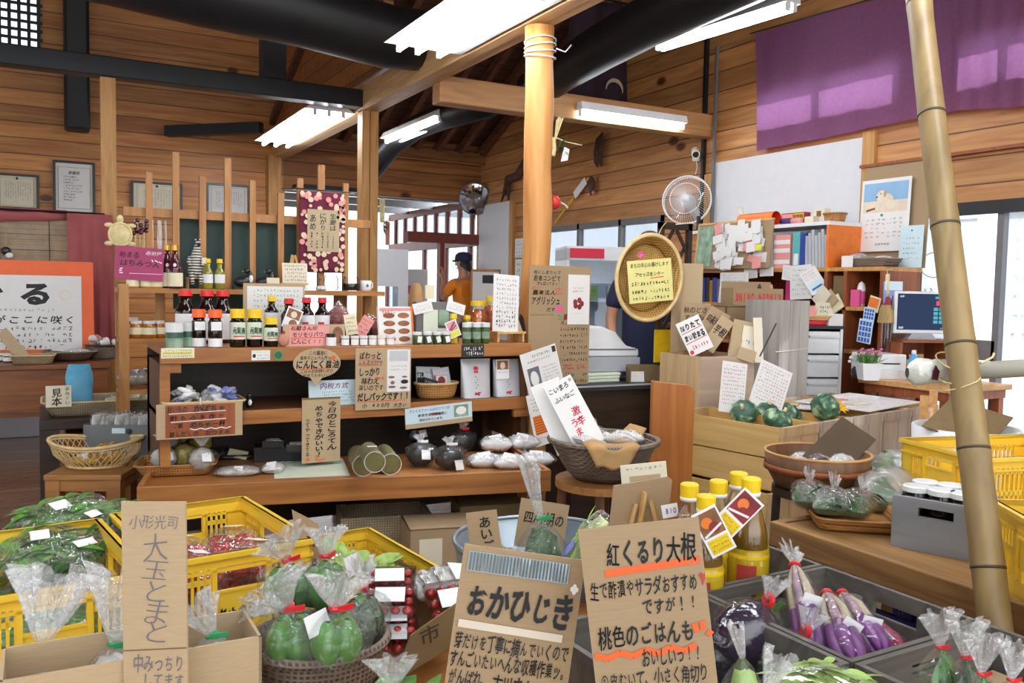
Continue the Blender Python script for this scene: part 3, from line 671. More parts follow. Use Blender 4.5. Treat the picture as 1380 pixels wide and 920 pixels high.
# timbers
BX,BZ=2.4,2.735
b=struct(MB().bx(BX-.075,-1,BZ,BX+.005,YB,BZ+.20).build('beam','beam_wood'));MB().bx(BX+.009,-1,BZ+.004,BX+.075,YB,BZ+.2).build('beam_plank','beam_wood',b)
struct(MB().bx(BX+.07,5.65,2.60,XR,5.79,2.79).build('beam_cross','beam_cross',bevel=.01))
for x,y,wd in((.435,6.95,.10),(2.33,10.0,.14)):struct(MB().bx(x-wd/2,y-wd/2,0,x+wd/2,y+wd/2,BZ+.02).build('pillar','post_wood'))
p=struct(MB().bx(2.325,6.89,0,2.39,7.01,BZ+.01).build('pillar','post_wood'));MB().bx(2.396,6.89,0,2.465,7.01,BZ+.01).build('pillar_half','post_wood',p)
lp=struct(MB().tube([(2.40+.006*math.sin(k*1.7),4.14+.006*math.cos(k),.0+2.72*k/14)for k in range(15)],[.078+.003*math.sin(k*2.3)for k in range(15)],18).build('pillar_log','log_wood',smooth=True))
mb=MB()
for k in range(4):mb.tube([(2.40+.086*math.cos(a),4.14+.086*math.sin(a),2.56+.028*k+.012*math.sin(a+k))for a in[2*PI*i/16 for i in range(17)]],.004,5)
mb.tube([(2.46,4.07,2.6),(2.50,4.04,2.58),(2.53,4.03,2.62)],.004,5);mb.build('rope','cord_white',lp,smooth=True)
struct(MB().bx(-4.1,6.88,2.76,2.40,7.02,2.90).build('beam_dark','black_timber',bevel=.008))
pt=lambda px,py,y:PY(px,py,y)
mb=MB();mb.tube([(x,5.7,z)for x,z in((2.55,3.02),(2.1,3.0),(1.5,3.07),(.9,3.12),(.2,3.19),(-1,3.22),(-3,3.3))],[.2,.21,.22,.24,.25,.26,.27],16);struct(mb.build('beam_log','black_timber',smooth=True))
p0,p1=PX(745,112,3.36),PX(1010,-35,3.6);p0.y=5.9
mb=MB();mb.tube([p0.lerp(p1,q)+Vector((0,0,.05*math.sin(PI*q)))for q in(0,.2,.4,.6,.8,1,1.4)],[.15,.15,.16,.165,.17,.17,.17],16);struct(mb.build('beam_log_right','black_timber',smooth=True))
mb=MB();mb.tube([A(500,232,8.6),A(530,195,8.35),A(560,172,8.1),A(600,156,7.7),A(660,138,7.1)],[.1,.1,.11,.115,.12],14);struct(mb.build('beam_log_far','black_timber',smooth=True))
struct(MB().bx(.22,9.72,2.80,.45,9.95,5.2).build('pillar_hanging','black_timber',bevel=.03))
bb=PY(395,90,6.95);struct(MB().bx(1.52,6.88,2.90,1.70,7.02,3.6).build('pillar_strut','black_timber'))
struct(MB().bar(PY(225,177,9.9),PY(352,172,9.2),.1,.11).build('beam_short','black_timber'))
struct(MB().bx(2.56,YB-.2,2.40,3.3,YB,2.45).build('trim_7','black_timber'))
# cloths on the far left
t=tag(cloth_sheet(lambda u,v:(.16+.29*u,6.80+.012*math.sin(u*24)*(.4+.6*v),1.77-1.0*v),40,10,'red_curtain','red_cloth'),'faded red cloth hanging beside the left wooden pillar','curtain')
MB().tube([(-1.6,6.83,1.775),(.40,6.83,1.775)],.008,8).build('curtain_rod','frame_black',t)
mb=MB()
for k in range(44):mb.bx(-1.5,6.86,1.76-.018*k,.16,6.866,1.774-.018*k)
t=tag(mb.build('bamboo_blind','blind'),'grey bamboo blind hanging above the orange poster','blind')
for x in(-.9,-.25,.05):MB().tube([(x,6.855,1.76),(x,6.855,1.0)],.003,5).build('blind_cord','ink_brown',t)
tag(cloth_sheet(lambda u,v:(-1.6+1.76*u,6.84+.01*math.sin(u*40),1.79-.06*v-.05*math.sin(u*3)*v),50,3,'cloth_valance','red_cloth'),'strip of red cloth along the top of the bamboo blind','cloth')
# framed certificates
def cert(px0,py0,px1,py1,label,m='paper_warm',tilt=.05):
 a,b2=PY(px0,py0,9.98),PY(px1,py1,9.98);W_,H_=b2.x-a.x,a.z-b2.z
 t=thing('framed_certificate',label,'certificate',((a.x+b2.x)/2,10.06,b2.z),0,'framed certificates on the back wall',rot=(-tilt*.0,0,0))
 mb=MB();f=.024
 for q in((-W_/2,-.03,0,W_/2,.0,f),(-W_/2,-.03,H_-f,W_/2,0,H_),(-W_/2,-.03,f,-W_/2+f,0,H_-f),(W_/2-f,-.03,f,W_/2,0,H_-f)):mb.bx(*q)
 mb.build('frame','frame_black',t);o=MB().bx(-W_/2+f,-.012,f,W_/2-f,-.004,H_-f).build('sheet',m,t)
 k=INK(W_,H_,-.014);r=random.Random(px0)
 for i in range(3):k.quad(.12,.12+i*.0,.88,.12,'card_tan',.008)
 k.quad(.12,.9,.88,.9,'card_tan',.012);k.quad(.12,.12,.12,.9,'card_tan',.012);k.quad(.88,.12,.88,.9,'card_tan',.012)
 if H_>W_*.98:
  k.row('感謝状',.36,.64,.22,.07,'ink_brown',.01)
  for i in range(9):k.scrib(.25,.25+.45*r.uniform(.5,1),.30+.055*i,.035,11,'ink_brown')
 else:
  for i in range(11):k.scrib(.22,.3+.5*r.uniform(.6,1),.80-.055*i,.035,13,'ink_brown',vertical=True)
  k.disc(.5,.13,.03,.04,'ink_brown',8)
 k.done(t);return t
cert(-8,231,53,283,'wide framed certificate above the blind, leftmost on the plank wall');cert(71,214,129,289,'upright black framed certificate left of the wooden pillar','paper')
cert(177,242,247,291,'wide framed certificate behind the slats, right of the pillar');cert(279,245,338,292,'wide framed certificate behind the slats, nearest the bright lamp','paper')
# ------------------------------------------------------------------ lamps
def lamp(label,loc,rz,L,xs,wd,flip=False,tilt=0):
 t=thing('fluorescent_lamp',label,'lamp',loc,0,'fluorescent lamps',rot=(tilt,0,rz))
 MB().add([(-wd/2,-L/2-.02,0),(wd/2,-L/2-.02,0),(wd/2,L/2+.02,0),(-wd/2,L/2+.02,0),(-wd*.3,-L/2-.02,.06),(wd*.3,-L/2-.02,.06),(wd*.3,L/2+.02,.06),(-wd*.3,L/2+.02,.06)],[(3,2,1,0),(4,5,6,7),(0,1,5,4),(1,2,6,5),(2,3,7,6),(3,0,4,7)]).build('housing','white_plastic',t)
 for x in xs:
  MB().tube([(x,-L/2,-.028),(x,L/2,-.028)],.0165,10).build('tube','tube_light',t,smooth=True)
  for y in(-L/2-.0085,L/2+.0085):MB().bx(x-.014,y-.0075,-.045,x+.014,y+.0075,.0).build('socket','white_plastic',t)
 return t
lamp('big three-tube fluorescent lamp beside the beam, left of the log pillar',(2.04,4.30,2.735),0,1.22,(-.16,-.04,.1),.50)
lamp('wide fluorescent lamp beyond the dark beam at the left wooden pillar',(2.108,8.35,2.74),0,1.22,(-.12,.0,.12),.42)
lamp('wide fluorescent lamp beside the beam, just beyond the middle pillar',(2.108,7.38,2.74),0,.55,(-.12,.0,.12),.42)
lamp('added out-of-view three-tube fluorescent lamp high over the sales tables',(2.04,2.7,2.735),0,1.22,(-.16,-.04,.1),.50)  # this lamp and the next are out of view, added to light the foreground
lamp('added out-of-view three-tube fluorescent lamp high over the vegetable crates',(2.04,1.1,2.735),0,1.22,(-.16,-.04,.1),.50)
lamp('added out-of-view three-tube fluorescent lamp high over the entrance side',(-.3,1.6,2.9),0,1.22,(-.16,-.04,.1),.50);lamp('added out-of-view two-tube fluorescent lamp high over the left tables',(-1.2,5.0,2.9),0,1.22,(-.1,.1),.40)  # two more unseen lamps, put in to brighten the near room
lamp('slim fluorescent lamp along the light cross beam by the festival cloth',(4.11,5.60,2.665),PI/2,.98,(.0,),.09)
f5=PX(980,34,3.78);a5,b5=PX(890,60,3.78),PX(1068,4,3.78)
t=lamp('fluorescent lamp on the black log above the purple cloth',a5.lerp(b5,.5),0,(b5-a5).length*.98,(-.02,.03),.12)
t.rotation_euler=(b5-a5).to_track_quat('Y','Z').to_euler()
a3,b3=A(526,188,8.2),A(598,158,7.6)
t=lamp('small fluorescent lamp on the curved black log at the back',a3.lerp(b3,.5),0,(b3-a3).length*.98,(-.05,.05),.22);t.rotation_euler=(b3-a3).to_track_quat('Y','Z').to_euler()
# greenery outside the windows
rg=random.Random(3)
def shrub(x,y,r,label):
 mb=MB()
 for k in range(240):
  d=Vector((rg.gauss(0,1),rg.gauss(0,1),rg.gauss(0,1))).normalized()*r*rg.uniform(.6,1)
  blade(mb,(x+d.x,y+d.y,r*1.1+d.z),.16,.07,rg.uniform(0,6.3),rg.uniform(-.8,.8),rg.uniform(-1,1),.2,3)
 t=tag(mb.build('shrub','grass'),label,'shrub');MB().tube([(x,y,0),(x+.05,y,r)],.03,6).build('stem','driftwood',t)
shrub(6.6,11.2,.75,'green shrub outside the entrance doors');shrub(6.6,9.6,.8,'green shrub outside the far side window');shrub(6.7,3.0,.42,'low green shrub outside the big right window')
# ================================================================== the stepped display shelf
D0=3.86
t=thing('display_shelf','long brown two-tier wooden display shelf in the middle of the shop','shelf',(1.32,4.1,0))
x0,x1=.43-1.32,2.215-1.32;y0,y1=D0-4.1,4.36-4.1
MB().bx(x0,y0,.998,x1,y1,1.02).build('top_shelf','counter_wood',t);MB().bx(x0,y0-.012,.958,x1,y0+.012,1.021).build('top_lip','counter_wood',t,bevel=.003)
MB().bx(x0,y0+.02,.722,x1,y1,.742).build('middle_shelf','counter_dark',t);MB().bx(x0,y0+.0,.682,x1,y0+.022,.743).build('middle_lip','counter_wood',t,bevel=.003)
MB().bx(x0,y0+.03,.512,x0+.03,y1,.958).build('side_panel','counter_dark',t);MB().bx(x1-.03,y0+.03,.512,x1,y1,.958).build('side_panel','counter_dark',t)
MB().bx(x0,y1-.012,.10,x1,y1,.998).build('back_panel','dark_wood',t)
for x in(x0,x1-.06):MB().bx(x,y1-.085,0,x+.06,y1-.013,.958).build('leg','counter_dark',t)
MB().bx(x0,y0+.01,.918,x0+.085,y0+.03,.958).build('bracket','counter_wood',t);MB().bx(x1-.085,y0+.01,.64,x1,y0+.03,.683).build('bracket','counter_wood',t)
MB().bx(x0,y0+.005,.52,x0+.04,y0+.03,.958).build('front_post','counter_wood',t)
ZT,ZM=1.0205,.7435
# low table in front, a little askew
FL,FR=PZ(185,655,.50),PZ(741,632,.50);lv=(FR-FL);LT=lv.length;LRZ=math.atan2(lv.y,lv.x);ux=lv.normalized();uy=Vector((-ux.y,ux.x,0));LD=.62;LZ=.47
ctr=FL+ux*LT/2+uy*LD/2
t=thing('low_display_table','low wide wooden table with a raised front board, before the display shelf','table',(ctr.x,ctr.y,0),LRZ)
MB().bx(-LT/2,-LD/2,LZ-.025,LT/2,LD/2,LZ).build('tabletop','counter_wood',t);MB().bx(-LT/2,-LD/2-.02,.405,LT/2,-LD/2,.50).build('front_board','counter_wood',t,bevel=.003)
for sx in(-1,1):MB().bx(sx*(LT/2-.01)-.01,-LD/2,.405,sx*(LT/2-.01)+.01,LD/2,.50).build('end_board','counter_wood',t)
for sx in(-1,1):
 for sy in(-1,1):MB().box((sx*(LT/2-.05),sy*(LD/2-.05),.2225),(.05,.05,.445)).build('leg','counter_dark',t)
def onL(px,py):
 p=PZ(px,py,LZ);return p
a=onL(470,652);MB().bx(-.16,-.10,0,.16,.3,.001).build('table_mat','paper_green',None,(onL(425,640).x,onL(425,640).y+.06,LZ+.0008),LRZ);tag(bpy.data.objects['table_mat'],'pale green grid mat lying on the low table, beside the tall black-lettered tag','mat')
def stand(px,Y,z):return Vector((SX(px,Y,z+.05),Y,z))
# ---- top shelf, front row
wc=jar('shaker_jar','white-capped shaker jar, leftmost on the top shelf','jar',stand(235,3.93,ZT),.036,.108,'dk_green_label','cap_white','photo_green',caph=.36,neck=.94,lab=(.02,.62),sh=.85,group='white-capped shakers')
dup(wc,stand(254,4.0,ZT),label='white-capped shaker jar just behind the leftmost shaker')
oc=bottle('sauce_bottle','dark sauce bottle with an orange cap, the nearer of two beside the white shakers','bottle',stand(290,3.93,ZT),.030,.165,'soy','cap_orange','label_white','orange-capped sauces',lab=(.02,.30),neckr=.82,sh=(.82,.9),caph=.2)
MB().bx(-.022,-.0325,.075,.022,-.0312,.112).build('upper_label','label_white',oc)
dup(oc,stand(268,3.97,ZT),label='dark sauce bottle with an orange cap, beside the shaker jars')
gc=bottle('syrup_bottle','green syrup bottle with a tall yellow cap, right next to the orange caps','bottle',stand(320,3.93,ZT),.034,.168,'glass_green','cap_yellow',None,'green yellow-capped bottles',neckr=.8,sh=(.84,.92),caph=.22)
MB().lathe([(0,.003),(.0325,.003),(.0325,.05),(0,.05)],16).build('syrup','soy',gc,smooth=True)
lb=MB().grid(lambda u,v:(.035*math.sin((u-.5)*3.4),-.035*math.cos((u-.5)*3.4),.035+.075*v),13,2).build('label','paper_green',gc,smooth=True)
k=INK(.06,.075,-.0355);k.row('元気液',.05,.95,.5,.42,'ink_green',.03);k.row('元気液',.05,.95,.45,.36,'ink',.03);k.quad(.1,.82,.9,.82,'ink_red',.07)
for ink,q in k.mb.items():q.build('lettering',ink,lb,(0,0,.035))
dup(gc,stand(343,3.93,ZT),label='green syrup bottle with a tall yellow cap, second from the orange caps')
dup(gc,stand(365,3.92,ZT),label='shorter green syrup bottle with a yellow cap, beside the garlic',scale=(.92,.92,.78))
# garlic in a red net
t=thing('garlic_net','red net of garlic standing before the pink garlic sign','garlic',stand(382,3.90,ZT));MB().ell((0,0,.03),(.026,.024,.03),16,10,.1).build('bulb','garlic',t,smooth=True);MB().tube([(0,0,.058),(.004,0,.072)],[.01,.003],8).build('neck','red_card',t,smooth=True)
# ---- back row, tall soy bottles
sb=bottle('soy_bottle','large soy bottle with a red cap, leftmost of the tall back row','bottle',stand(250,4.2,ZT),.045,.245,'soy','cap_red','label_white','tall red-capped soy bottles',lab=(.08,.62),neckr=.55,sh=(.66,.86),caph=.09)
dup(sb,stand(279,4.2,ZT),label='large soy bottle with a red cap, second of the tall back row');dup(sb,stand(300,4.22,ZT),label='large soy bottle with a red cap, behind the right orange-capped bottle')
rb=bottle('sauce_bottle','red-labelled sauce bottle with a red cap, behind the pink garlic sign','bottle',stand(413,4.12,ZT),.036,.22,'soy','cap_red','label_white','red-labelled sauces',lab=(.3,.68),neckr=.5,sh=(.7,.86),caph=.1)
k=MB();k.grid(lambda u,v:(.037*math.sin(-.8+u*.8),-.037*math.cos(-.8+u*.8),.062+.04*v),6,2).build('red_mark','ink_red',rb,smooth=True)
dup(rb,stand(434,4.12,ZT),label='red-labelled sauce bottle with a red cap, rightmost of its pair')
yb=bottle('sauce_bottle','dark sauce bottle with a yellow cap and pale label, behind the green syrups','bottle',stand(366,4.16,ZT),.032,.225,'soy','cap_yellow','label_white',None,lab=(.3,.72),neckr=.5,sh=(.74,.88),caph=.1)
b2=bottle('sauce_bottle','red-capped sauce bottle wearing a tilted photo tag','bottle',stand(389,4.06,ZT),.036,.215,'soy','cap_red',None,None,neckr=.5,sh=(.7,.86),caph=.1)
o=card_mesh(.075,.10,.002).build('photo_tag','label_white',b2,(-.012,-.05,.075),rot=(-.1,.38,0));k=INK(.075,.1);k.rect(.08,.06,.92,.5,'photo_brown');k.disc(.5,.3,.2,.16,'photo_fur');k.disc(.62,.72,.26,.2,'photo_brown');k.scrib(.1,.9,.95,.06,8);k.done(o)
o,k=card('framed_sheet','white printed sheet on a tan board standing behind the tall bottles','sheet',370,415,4.28,72,66,'card_tan',rz=0,th=.006,Yp=4.3,Zb=ZT);k.rect(.06,.05,.97,.97,'paper');[k.scrib(.15,.9,.12+.09*i,.05,14,'ink_green')for i in range(6)];k.done(o)
# ---- pink garlic sign
o,k=card('garlic_sign','pink hand-lettered garlic sign on tan card, on the top shelf','sign',424,452,3.90,74,30,'card_tan',rz=0,tilt=.12,th=.004,Yp=3.90,Zb=ZT);k.rect(.10,.06,.74,.98,'paper_pink')
k.row('石蔵さん印',.12,.55,.18,.22,'ink_red',.02).row('石蔵さん印',.12,.55,.17,.2,'ink',.012);k.row('モリモリパワー',.14,.73,.47,.24,'ink',.02);k.row('にんにく!!',.12,.62,.78,.26,'ink',.02);k.quad(.12,.62,.7,.6,'ink_red',.03);k.disc(.88,.5,.09,.4,'photo_brown');k.done(o)
# ---- small jars in the middle
bj=jar('jam_jar','small dark jam jar with a black cap before the pink sign','jar',stand(446,3.885,ZT),.024,.058,'jam','cap_black','label_white',caph=.25,lab=(.05,.95))
smalls=[(465,'jam'),(478,'honey'),(490,'pickle_green'),(502,'pickle_yellow'),(514,'oil'),(526,'pickle_mix')]
sj=jar('jam_jar','tiny white-lidded jar, first right of the black-capped jar','jar',stand(465,3.885,ZT),.019,.047,'jam','cap_white','label_white','tiny white-lidded jars',caph=.26,neck=.95,lab=(.1,.9),sh=.9)
nm=['second','third','fourth','fifth','sixth']
for(px,m),n_ in zip(smalls[1:],nm):
 q=dup(sj,stand(px,3.885,ZT),label='tiny white-lidded jar, %s right of the black-capped jar'%n_,rz=.3*math.sin(px));b_=q.children[0];me=b_.data.copy();me.materials[0]=MT(m);b_.data=me
rc=jar('spice_bottle','dark spice bottle with a red cap and tag, first in its short row','bottle',stand(468,4.0,ZT),.020,.10,'soy','cap_red',None,'red-capped spice bottles',caph=.16,neck=.9)
for px,y,n_ in((478,4.0,'second'),(487,4.01,'third'),(496,4.02,'fourth'),(483,4.06,'back one')):dup(rc,stand(px,y,ZT),label='dark spice bottle with a red cap, %s in its short row'%n_)
for i,(px,py,m,rl,lab)in enumerate(((473,437,'label_cream',-.15,'cream tag'),(491,440,'paper_pink',.55,'orange-striped tag'))):
 o,k=card('neck_tag','%s hanging on the red-capped spice bottles'%lab,'tag',px,py,3.86,15,28,m,rz=0,roll=rl,th=.001,Yp=3.975);[k.scrib(.1,.9,.2+.2*j,.12,5,'ink_brown')for j in range(4)];k.done(o)
flat_bag('snack_bag','clear bag of red dried snacks behind the spice bottles','bag',stand(503,4.16,ZT)+Vector((0,0,.075)),.13,.10,.05,'photo_red',rot=(PI/2,.5,0),s=1.3,tagp=None)
flat_bag('snack_bag','clear bag of dark snacks right behind the red-labelled sauces','bag',stand(458,4.25,ZT)+Vector((0,0,.10)),.18,.13,.05,'photo_red',rot=(PI/2,.9,0),s=2.3,tagp=None)
# ---- photo sheet stand, kraft bag, black display box
o,k=card('menu_sheet','clear stand with rows of brown food photos on the top shelf','sheet',534,439,4.0,42,52,'paper',rz=.18,tilt=.12,th=.012,Yp=3.96,Zb=ZT)
for i in range(4):
 for j in range(2):k.disc(.3+.42*j,.24+.21*i,.17,.075,'photo_brown')
k.rect(.04,.04,.96,.12,'paper_pink');k.scrib(.1,.5,.14,.1,5,'ink_red');k.rect(.94,0,1,1,'folder_orange');k.done(o)
t=thing('paper_bag','standing kraft paper bag with a yellow sticker behind the black display box','bag',stand(567,4.24,ZT));pillow(MB(),(0,0,0),.30,.115,.07,2.2,.06,T=rotm(0,0,-PI/2,(0,-.0,.15))).build('body','kraft',t,smooth=True);MB().bx(-.0,-.06,.22,.05,-.045,.29).build('sticker','label_cream',t)
t=thing('display_box','dark standing display box with booklets and two white cards','display',stand(590,4.06,ZT));MB().bx(-.12,0,0,.12,.05,.205).build('case','frame_grey',t)
MB().bx(-.085,-.012,.05,-.005,-.001,.165).build('booklet','paper_green',t);MB().bx(.0,-.012,.085,.055,-.001,.165).build('photo','photo_green',t);MB().bx(-.01,-.02,.02,.10,-.001,.07).build('price_sheet','paper',t)
for sx,rl in((-1,.22),(1,-.28)):o=card_mesh(.105,.055,.002).build('white_card','paper',t,(sx*.085,-.02,.15),rot=(-.15,-rl*1.0,0));k=INK(.105,.055);[k.scrib(.1,.9,.3+.2*j,.13,8,'ink_grey')for j in range(3)];k.done(o)
for i,px in enumerate((562,576,589,601)):
 q=jar('pickle_jar','short dark pickle jar with a white lid and tag, %s before the black display box'%['first','second','third','fourth'][i],'jar',stand(px,3.89,ZT),.022,.062,'pickle_green','cap_white',None,'short white-lidded pickle jars',caph=.22,neck=.95,sh=.9)
 card_mesh(.022,.03,.001).build('paper_tag','label_white',q,(.003,-.026,.012),rot=(0,.3*math.sin(px),0))
q=bottle('dressing_bottle','small yellow-capped bottle carrying a tilted picture card','bottle',stand(611,3.93,ZT),.024,.15,'pickle_yellow','cap_yellow',None,None,neckr=.6,caph=.14)
o=card_mesh(.062,.085,.0015).build('picture_card','label_white',q,(.0,-.034,.035),rot=(-.1,-.38,0));k=INK(.062,.085);k.rect(.08,.05,.92,.6,'paper_pink');k.quad(.2,.5,.8,.15,'ink_purple',.12);k.quad(.3,.55,.85,.35,'pickle_green',.08);k.rect(.08,.64,.92,.95,'lime');k.done(o)
hj=jar('herb_jar','clear herb jar with a white lid, front left of its cluster','jar',stand(629,3.90,ZT),.023,.105,'pickle_green','cap_white','photo_green','white-lidded herb jars',caph=.2,neck=.95,lab=(.3,.72),sh=.92)
for px,y,l in((642,3.90,'front middle'),(654,3.91,'front right'),(635,3.96,'back left'),(648,3.965,'back right')):dup(hj,stand(px,y,ZT),label='clear herb jar with a white lid, %s of its cluster'%l)
t=thing('pickle_pot','big yellow-capped pot of red and yellow pickles','jar',stand(645,4.16,ZT));MB().lathe([(0,0),(.052,0),(.055,.02),(.055,.14),(.04,.165),(0,.165)],20).build('contents','pickle_mix',t,smooth=True);MB().lathe([(0,0),(.057,0),(.059,.02),(.059,.145),(.042,.17),(.042,.19)],20).build('body','clear_box',t,smooth=True);MB().lathe([(0,.185),(.047,.185),(.047,.21),(0,.212)],20).build('cap','cap_yellow',t)
t=dup(t,stand(663,4.3,ZT),label='second yellow-capped pickle pot, partly behind the menu card',scale=(.8,.8,1.12));
jar('pickle_jar','small yellow-capped jar behind the herb jars','jar',stand(629,4.1,ZT),.025,.135,'oil_pale','cap_yellow','paper',None,caph=.14)
t=thing('card_stand','small slanted wooden stand at the right end of the top shelf','stand',stand(684,4.0,ZT));MB().bx(-.085,-.05,.045,.085,.06,.055).bx(-.08,-.04,0,-.068,.05,.045).bx(.068,-.04,0,.08,.05,.045).build('bench','easel_wood',t);MB().prism([(-.07,.055),(.075,.055),(.05,.115),(-.06,.115)],-.03,-.026).build('card_box','card_tan',t)
o,k=card('menu_card','tall white hand-written menu card on the slanted stand','card',682,403,4.02,34,66,'paper',rz=.0,roll=.06,tilt=.1,Yp=3.98,Zb=ZT+.055);[k.scrib(.1,.9,.1+.08*i,.05 if i<7 else .07,8,'ink_grey' if i<7 else 'ink')for i in range(11)];k.done(o)
t=thing('vase','slim dark vase at the right end of the top shelf','vase',stand(707,4.15,ZT));MB().lathe([(0,0),(.03,0),(.04,.05),(.035,.12),(.02,.16),(.026,.18)],16).build('body','black_plastic',t,smooth=True)
# ---- stickers on the lip
def lip(px0,py0,px1,py1,name,label,m,cat='label',Y=D0-.0135):
 a_,b_=PY(px0,py0,Y),PY(px1,py1,Y);W_,H_=b_.x-a_.x,a_.z-b_.z
 o=card_mesh(W_,H_,.0012).build(name,m,None,((a_.x+b_.x)/2,Y-.0005,b_.z));tag(o,label,cat);return o,INK(W_,H_,-.001)
o,k=lip(217,469,262,482,'shelf_label','long cream price label on the top lip under the shakers','label_cream');k.scrib(.05,.95,.25,.2,14,'ink_green');k.quad(.05,.5,.9,.5,'ink_yellow',.16);k.scrib(.05,.95,.5,.22,12,'ink_green');k.scrib(.05,.95,.8,.2,14,'ink_grey');k.done(o)
o,k=lip(339,472,364,485,'shelf_label','small printed label on the top lip under the green syrups','label_white');k.rect(0,.0,1,.25,'paper_green');k.disc(.14,.55,.09,.2,'ink');k.scrib(.3,.95,.5,.2,8,'ink_grey');k.scrib(.3,.95,.8,.2,8,'ink_grey');k.done(o)
c_=PY(375,478.5,D0-.0135);o=MB().tube([(0,0,0),(0,-.0015,0)],.0215,24).build('round_sticker','ink_green',None,c_);tag(o,'round green sticker on the top lip of the shelf','sticker');MB().tube([(0,-.0016,0),(0,-.002,0)],.016,24).build('emblem','dk_green_label',o)
o,k=lip(622,464,652,481,'chalk_label','small black chalk label on the top lip under the herb jars','black_card');k.scrib(.08,.95,.32,.3,9,'ink_white');k.scrib(.2,.95,.7,.3,8,'ink_white');k.done(o)
# ---- middle shelf
t=basket_tray('tray_basket','cane tray of wrapped sweets at the left of the middle shelf',(stand(272,3.93,ZM)+Vector((0,0,0))),0,.34,.2,.05,'wicker_grey','cane')
rg=random.Random(5);bx_,by_=stand(272,3.93,ZM).x,3.93
for i in range(34):
 mt=rg.choice(['bag_white','bag_white','tissue_blue','label_white','film_milk'])
 p=Vector((bx_+rg.uniform(-.135,.135),by_+rg.uniform(-.065,.065),ZM+.035+.055*rg.random()))
 if i==0:mb=MB();pillow(mb,(0,0,0),.06,.03,.02,1.1,.2,12,8);sw0=mb.mesh('wrapped_sweet',mt,True)
 me=sw0 if i==0 else sw0.copy();me.materials[0]=MT(mt);o=bpy.data.objects.new('wrapped_sweet',me);COL.objects.link(o);o.location=p;o.rotation_euler=(rg.uniform(-.6,.6),rg.uniform(-.6,.6),rg.uniform(0,3));tag(o,'small wrapped sweet heaped in the cane tray on the middle shelf','sweet','wrapped sweets in the cane tray')
o,k=card('hanging_sign','reddish hand-lettered card framed in tan, hung below the sweets tray','sign',270,566,3.62,97,47,'card_tan',rz=0,th=.005,Yp=3.822);k.rect(.10,.04,.91,.96,'redbrown')
k.row('おいもの',.12,.35,.16,.2,'ink',.02);k.row('かぼちゃ',.42,.8,.16,.2,'ink',.025);k.row('酢もみ手作り',.14,.8,.41,.16,'ink',.02);k.row('ご飯',.18,.3,.62,.16,'ink',.02);k.row('めちゃ一杯',.38,.8,.62,.18,'ink',.025);k.row('旨しだしの',.14,.48,.87,.16,'ink',.018);k.row('おつまみ',.55,.85,.87,.16,'ink',.018)
k.quad(.14,.28,.8,.25,'ink_white',.02);k.quad(.16,.52,.8,.48,'ink_white',.02);[k.quad(.38+.06*i,.75+(.02 if i%2 else -.02),.44+.06*i,.75+(-.02 if i%2 else .02),'ink_white',.025)for i in range(8)];k.done(o)
MB().tube([(0,-.004,o['h']-.005),(0,-.008,o['h']+.02)],.004,6).build('string','cord_white',o)
t=thing('cat_figurine','small black and white cat figurine on the middle shelf','figurine',stand(336,3.95,ZM));MB().ell((0,0,.024),(.018,.02,.026),14,9).build('body','cap_black',t,smooth=True);MB().ell((0,-.006,.056),(.013,.013,.013),12,8).add([(-.011,0,.062),(-.004,0,.064),(-.009,0,.076)],[(0,1,2)]).add([(.011,0,.062),(.004,0,.064),(.009,0,.076)],[(0,1,2)]).build('head','cap_black',t,smooth=True);MB().ell((0,-.016,.025),(.009,.006,.014),10,7).build('bib','ink_white',t,smooth=True)
# speech bubble sign
n=28;pts=[(.5+.5*math.cos(a),.39+.39*math.sin(a))for a in[PI/2+.28+(2*PI-.5)*i/n for i in range(n+1)]]
pts=pts+[(.46,1.0)]
o,k=card('bubble_sign','speech-bubble card sign for garlic soy sauce on the top lip','sign',427.5,495,3.83,57,52,'card_tan',rz=0,cut=pts,Yp=3.8445)
k.row('この醤油に',.32,.72,.12,.12,'ink',.01);k.row('唐辛子とんぺん作った',.14,.86,.25,.12,'ink',.01);k.row('にんにく醤油',.05,.97,.42,.24,'ink',.035);k.quad(.08,.54,.8,.52,'ink_orange',.02);k.row('ごはんのお供にぜひ',.14,.84,.59,.1,'ink',.008);k.row('炒めてもおいしい',.2,.82,.70,.1,'ink',.008);k.disc(.84,.25,.05,.05,'ink_orange');k.done(o)
o,k=card('notice_card','white notice in a clear sleeve behind the bubble sign','notice',450,529,3.93,60,34,'paper_blue',rz=0,tilt=.1,Yp=3.90,Zb=ZM);k.row('内税方式',.22,.8,.22,.26,'ink_purple',.012);[k.scrib(.25,.95,.46+.12*i,.08,18,'ink_grey')for i in range(4)];k.done(o)
o,k=card('tall_sign','tall kraft tag with brush lettering hung from the middle lip','sign',433,579,3.62,46,88,'card_tan',rz=0,Yp=3.8555);k.rect(.0,.0,1,.03,'card_dark')
k.col('今日のところてん',.78,.26,.06,.82,'ink',.03);k.col('めちゃできがいい!',.44,.22,.12,.92,'ink',.025);k.col('ってやってきてる',.14,.14,.3,.9,'ink',.012);k.quad(.38,.88,.38,.97,'ink_orange',.02);k.quad(.38,.97,.6,.96,'ink_orange',.02);k.disc(.15,.94,.05,.025,'ink_orange');k.done(o)
o,k=card('stock_sign','big tan sign for soup stock packs with a pouch picture','sign',517,510,3.80,69,83,'card_tan',rz=0,Yp=3.8445);k.rect(.56,.03,.98,.72,'paper');k.rect(.60,.05,.94,.22,'bag_silver')
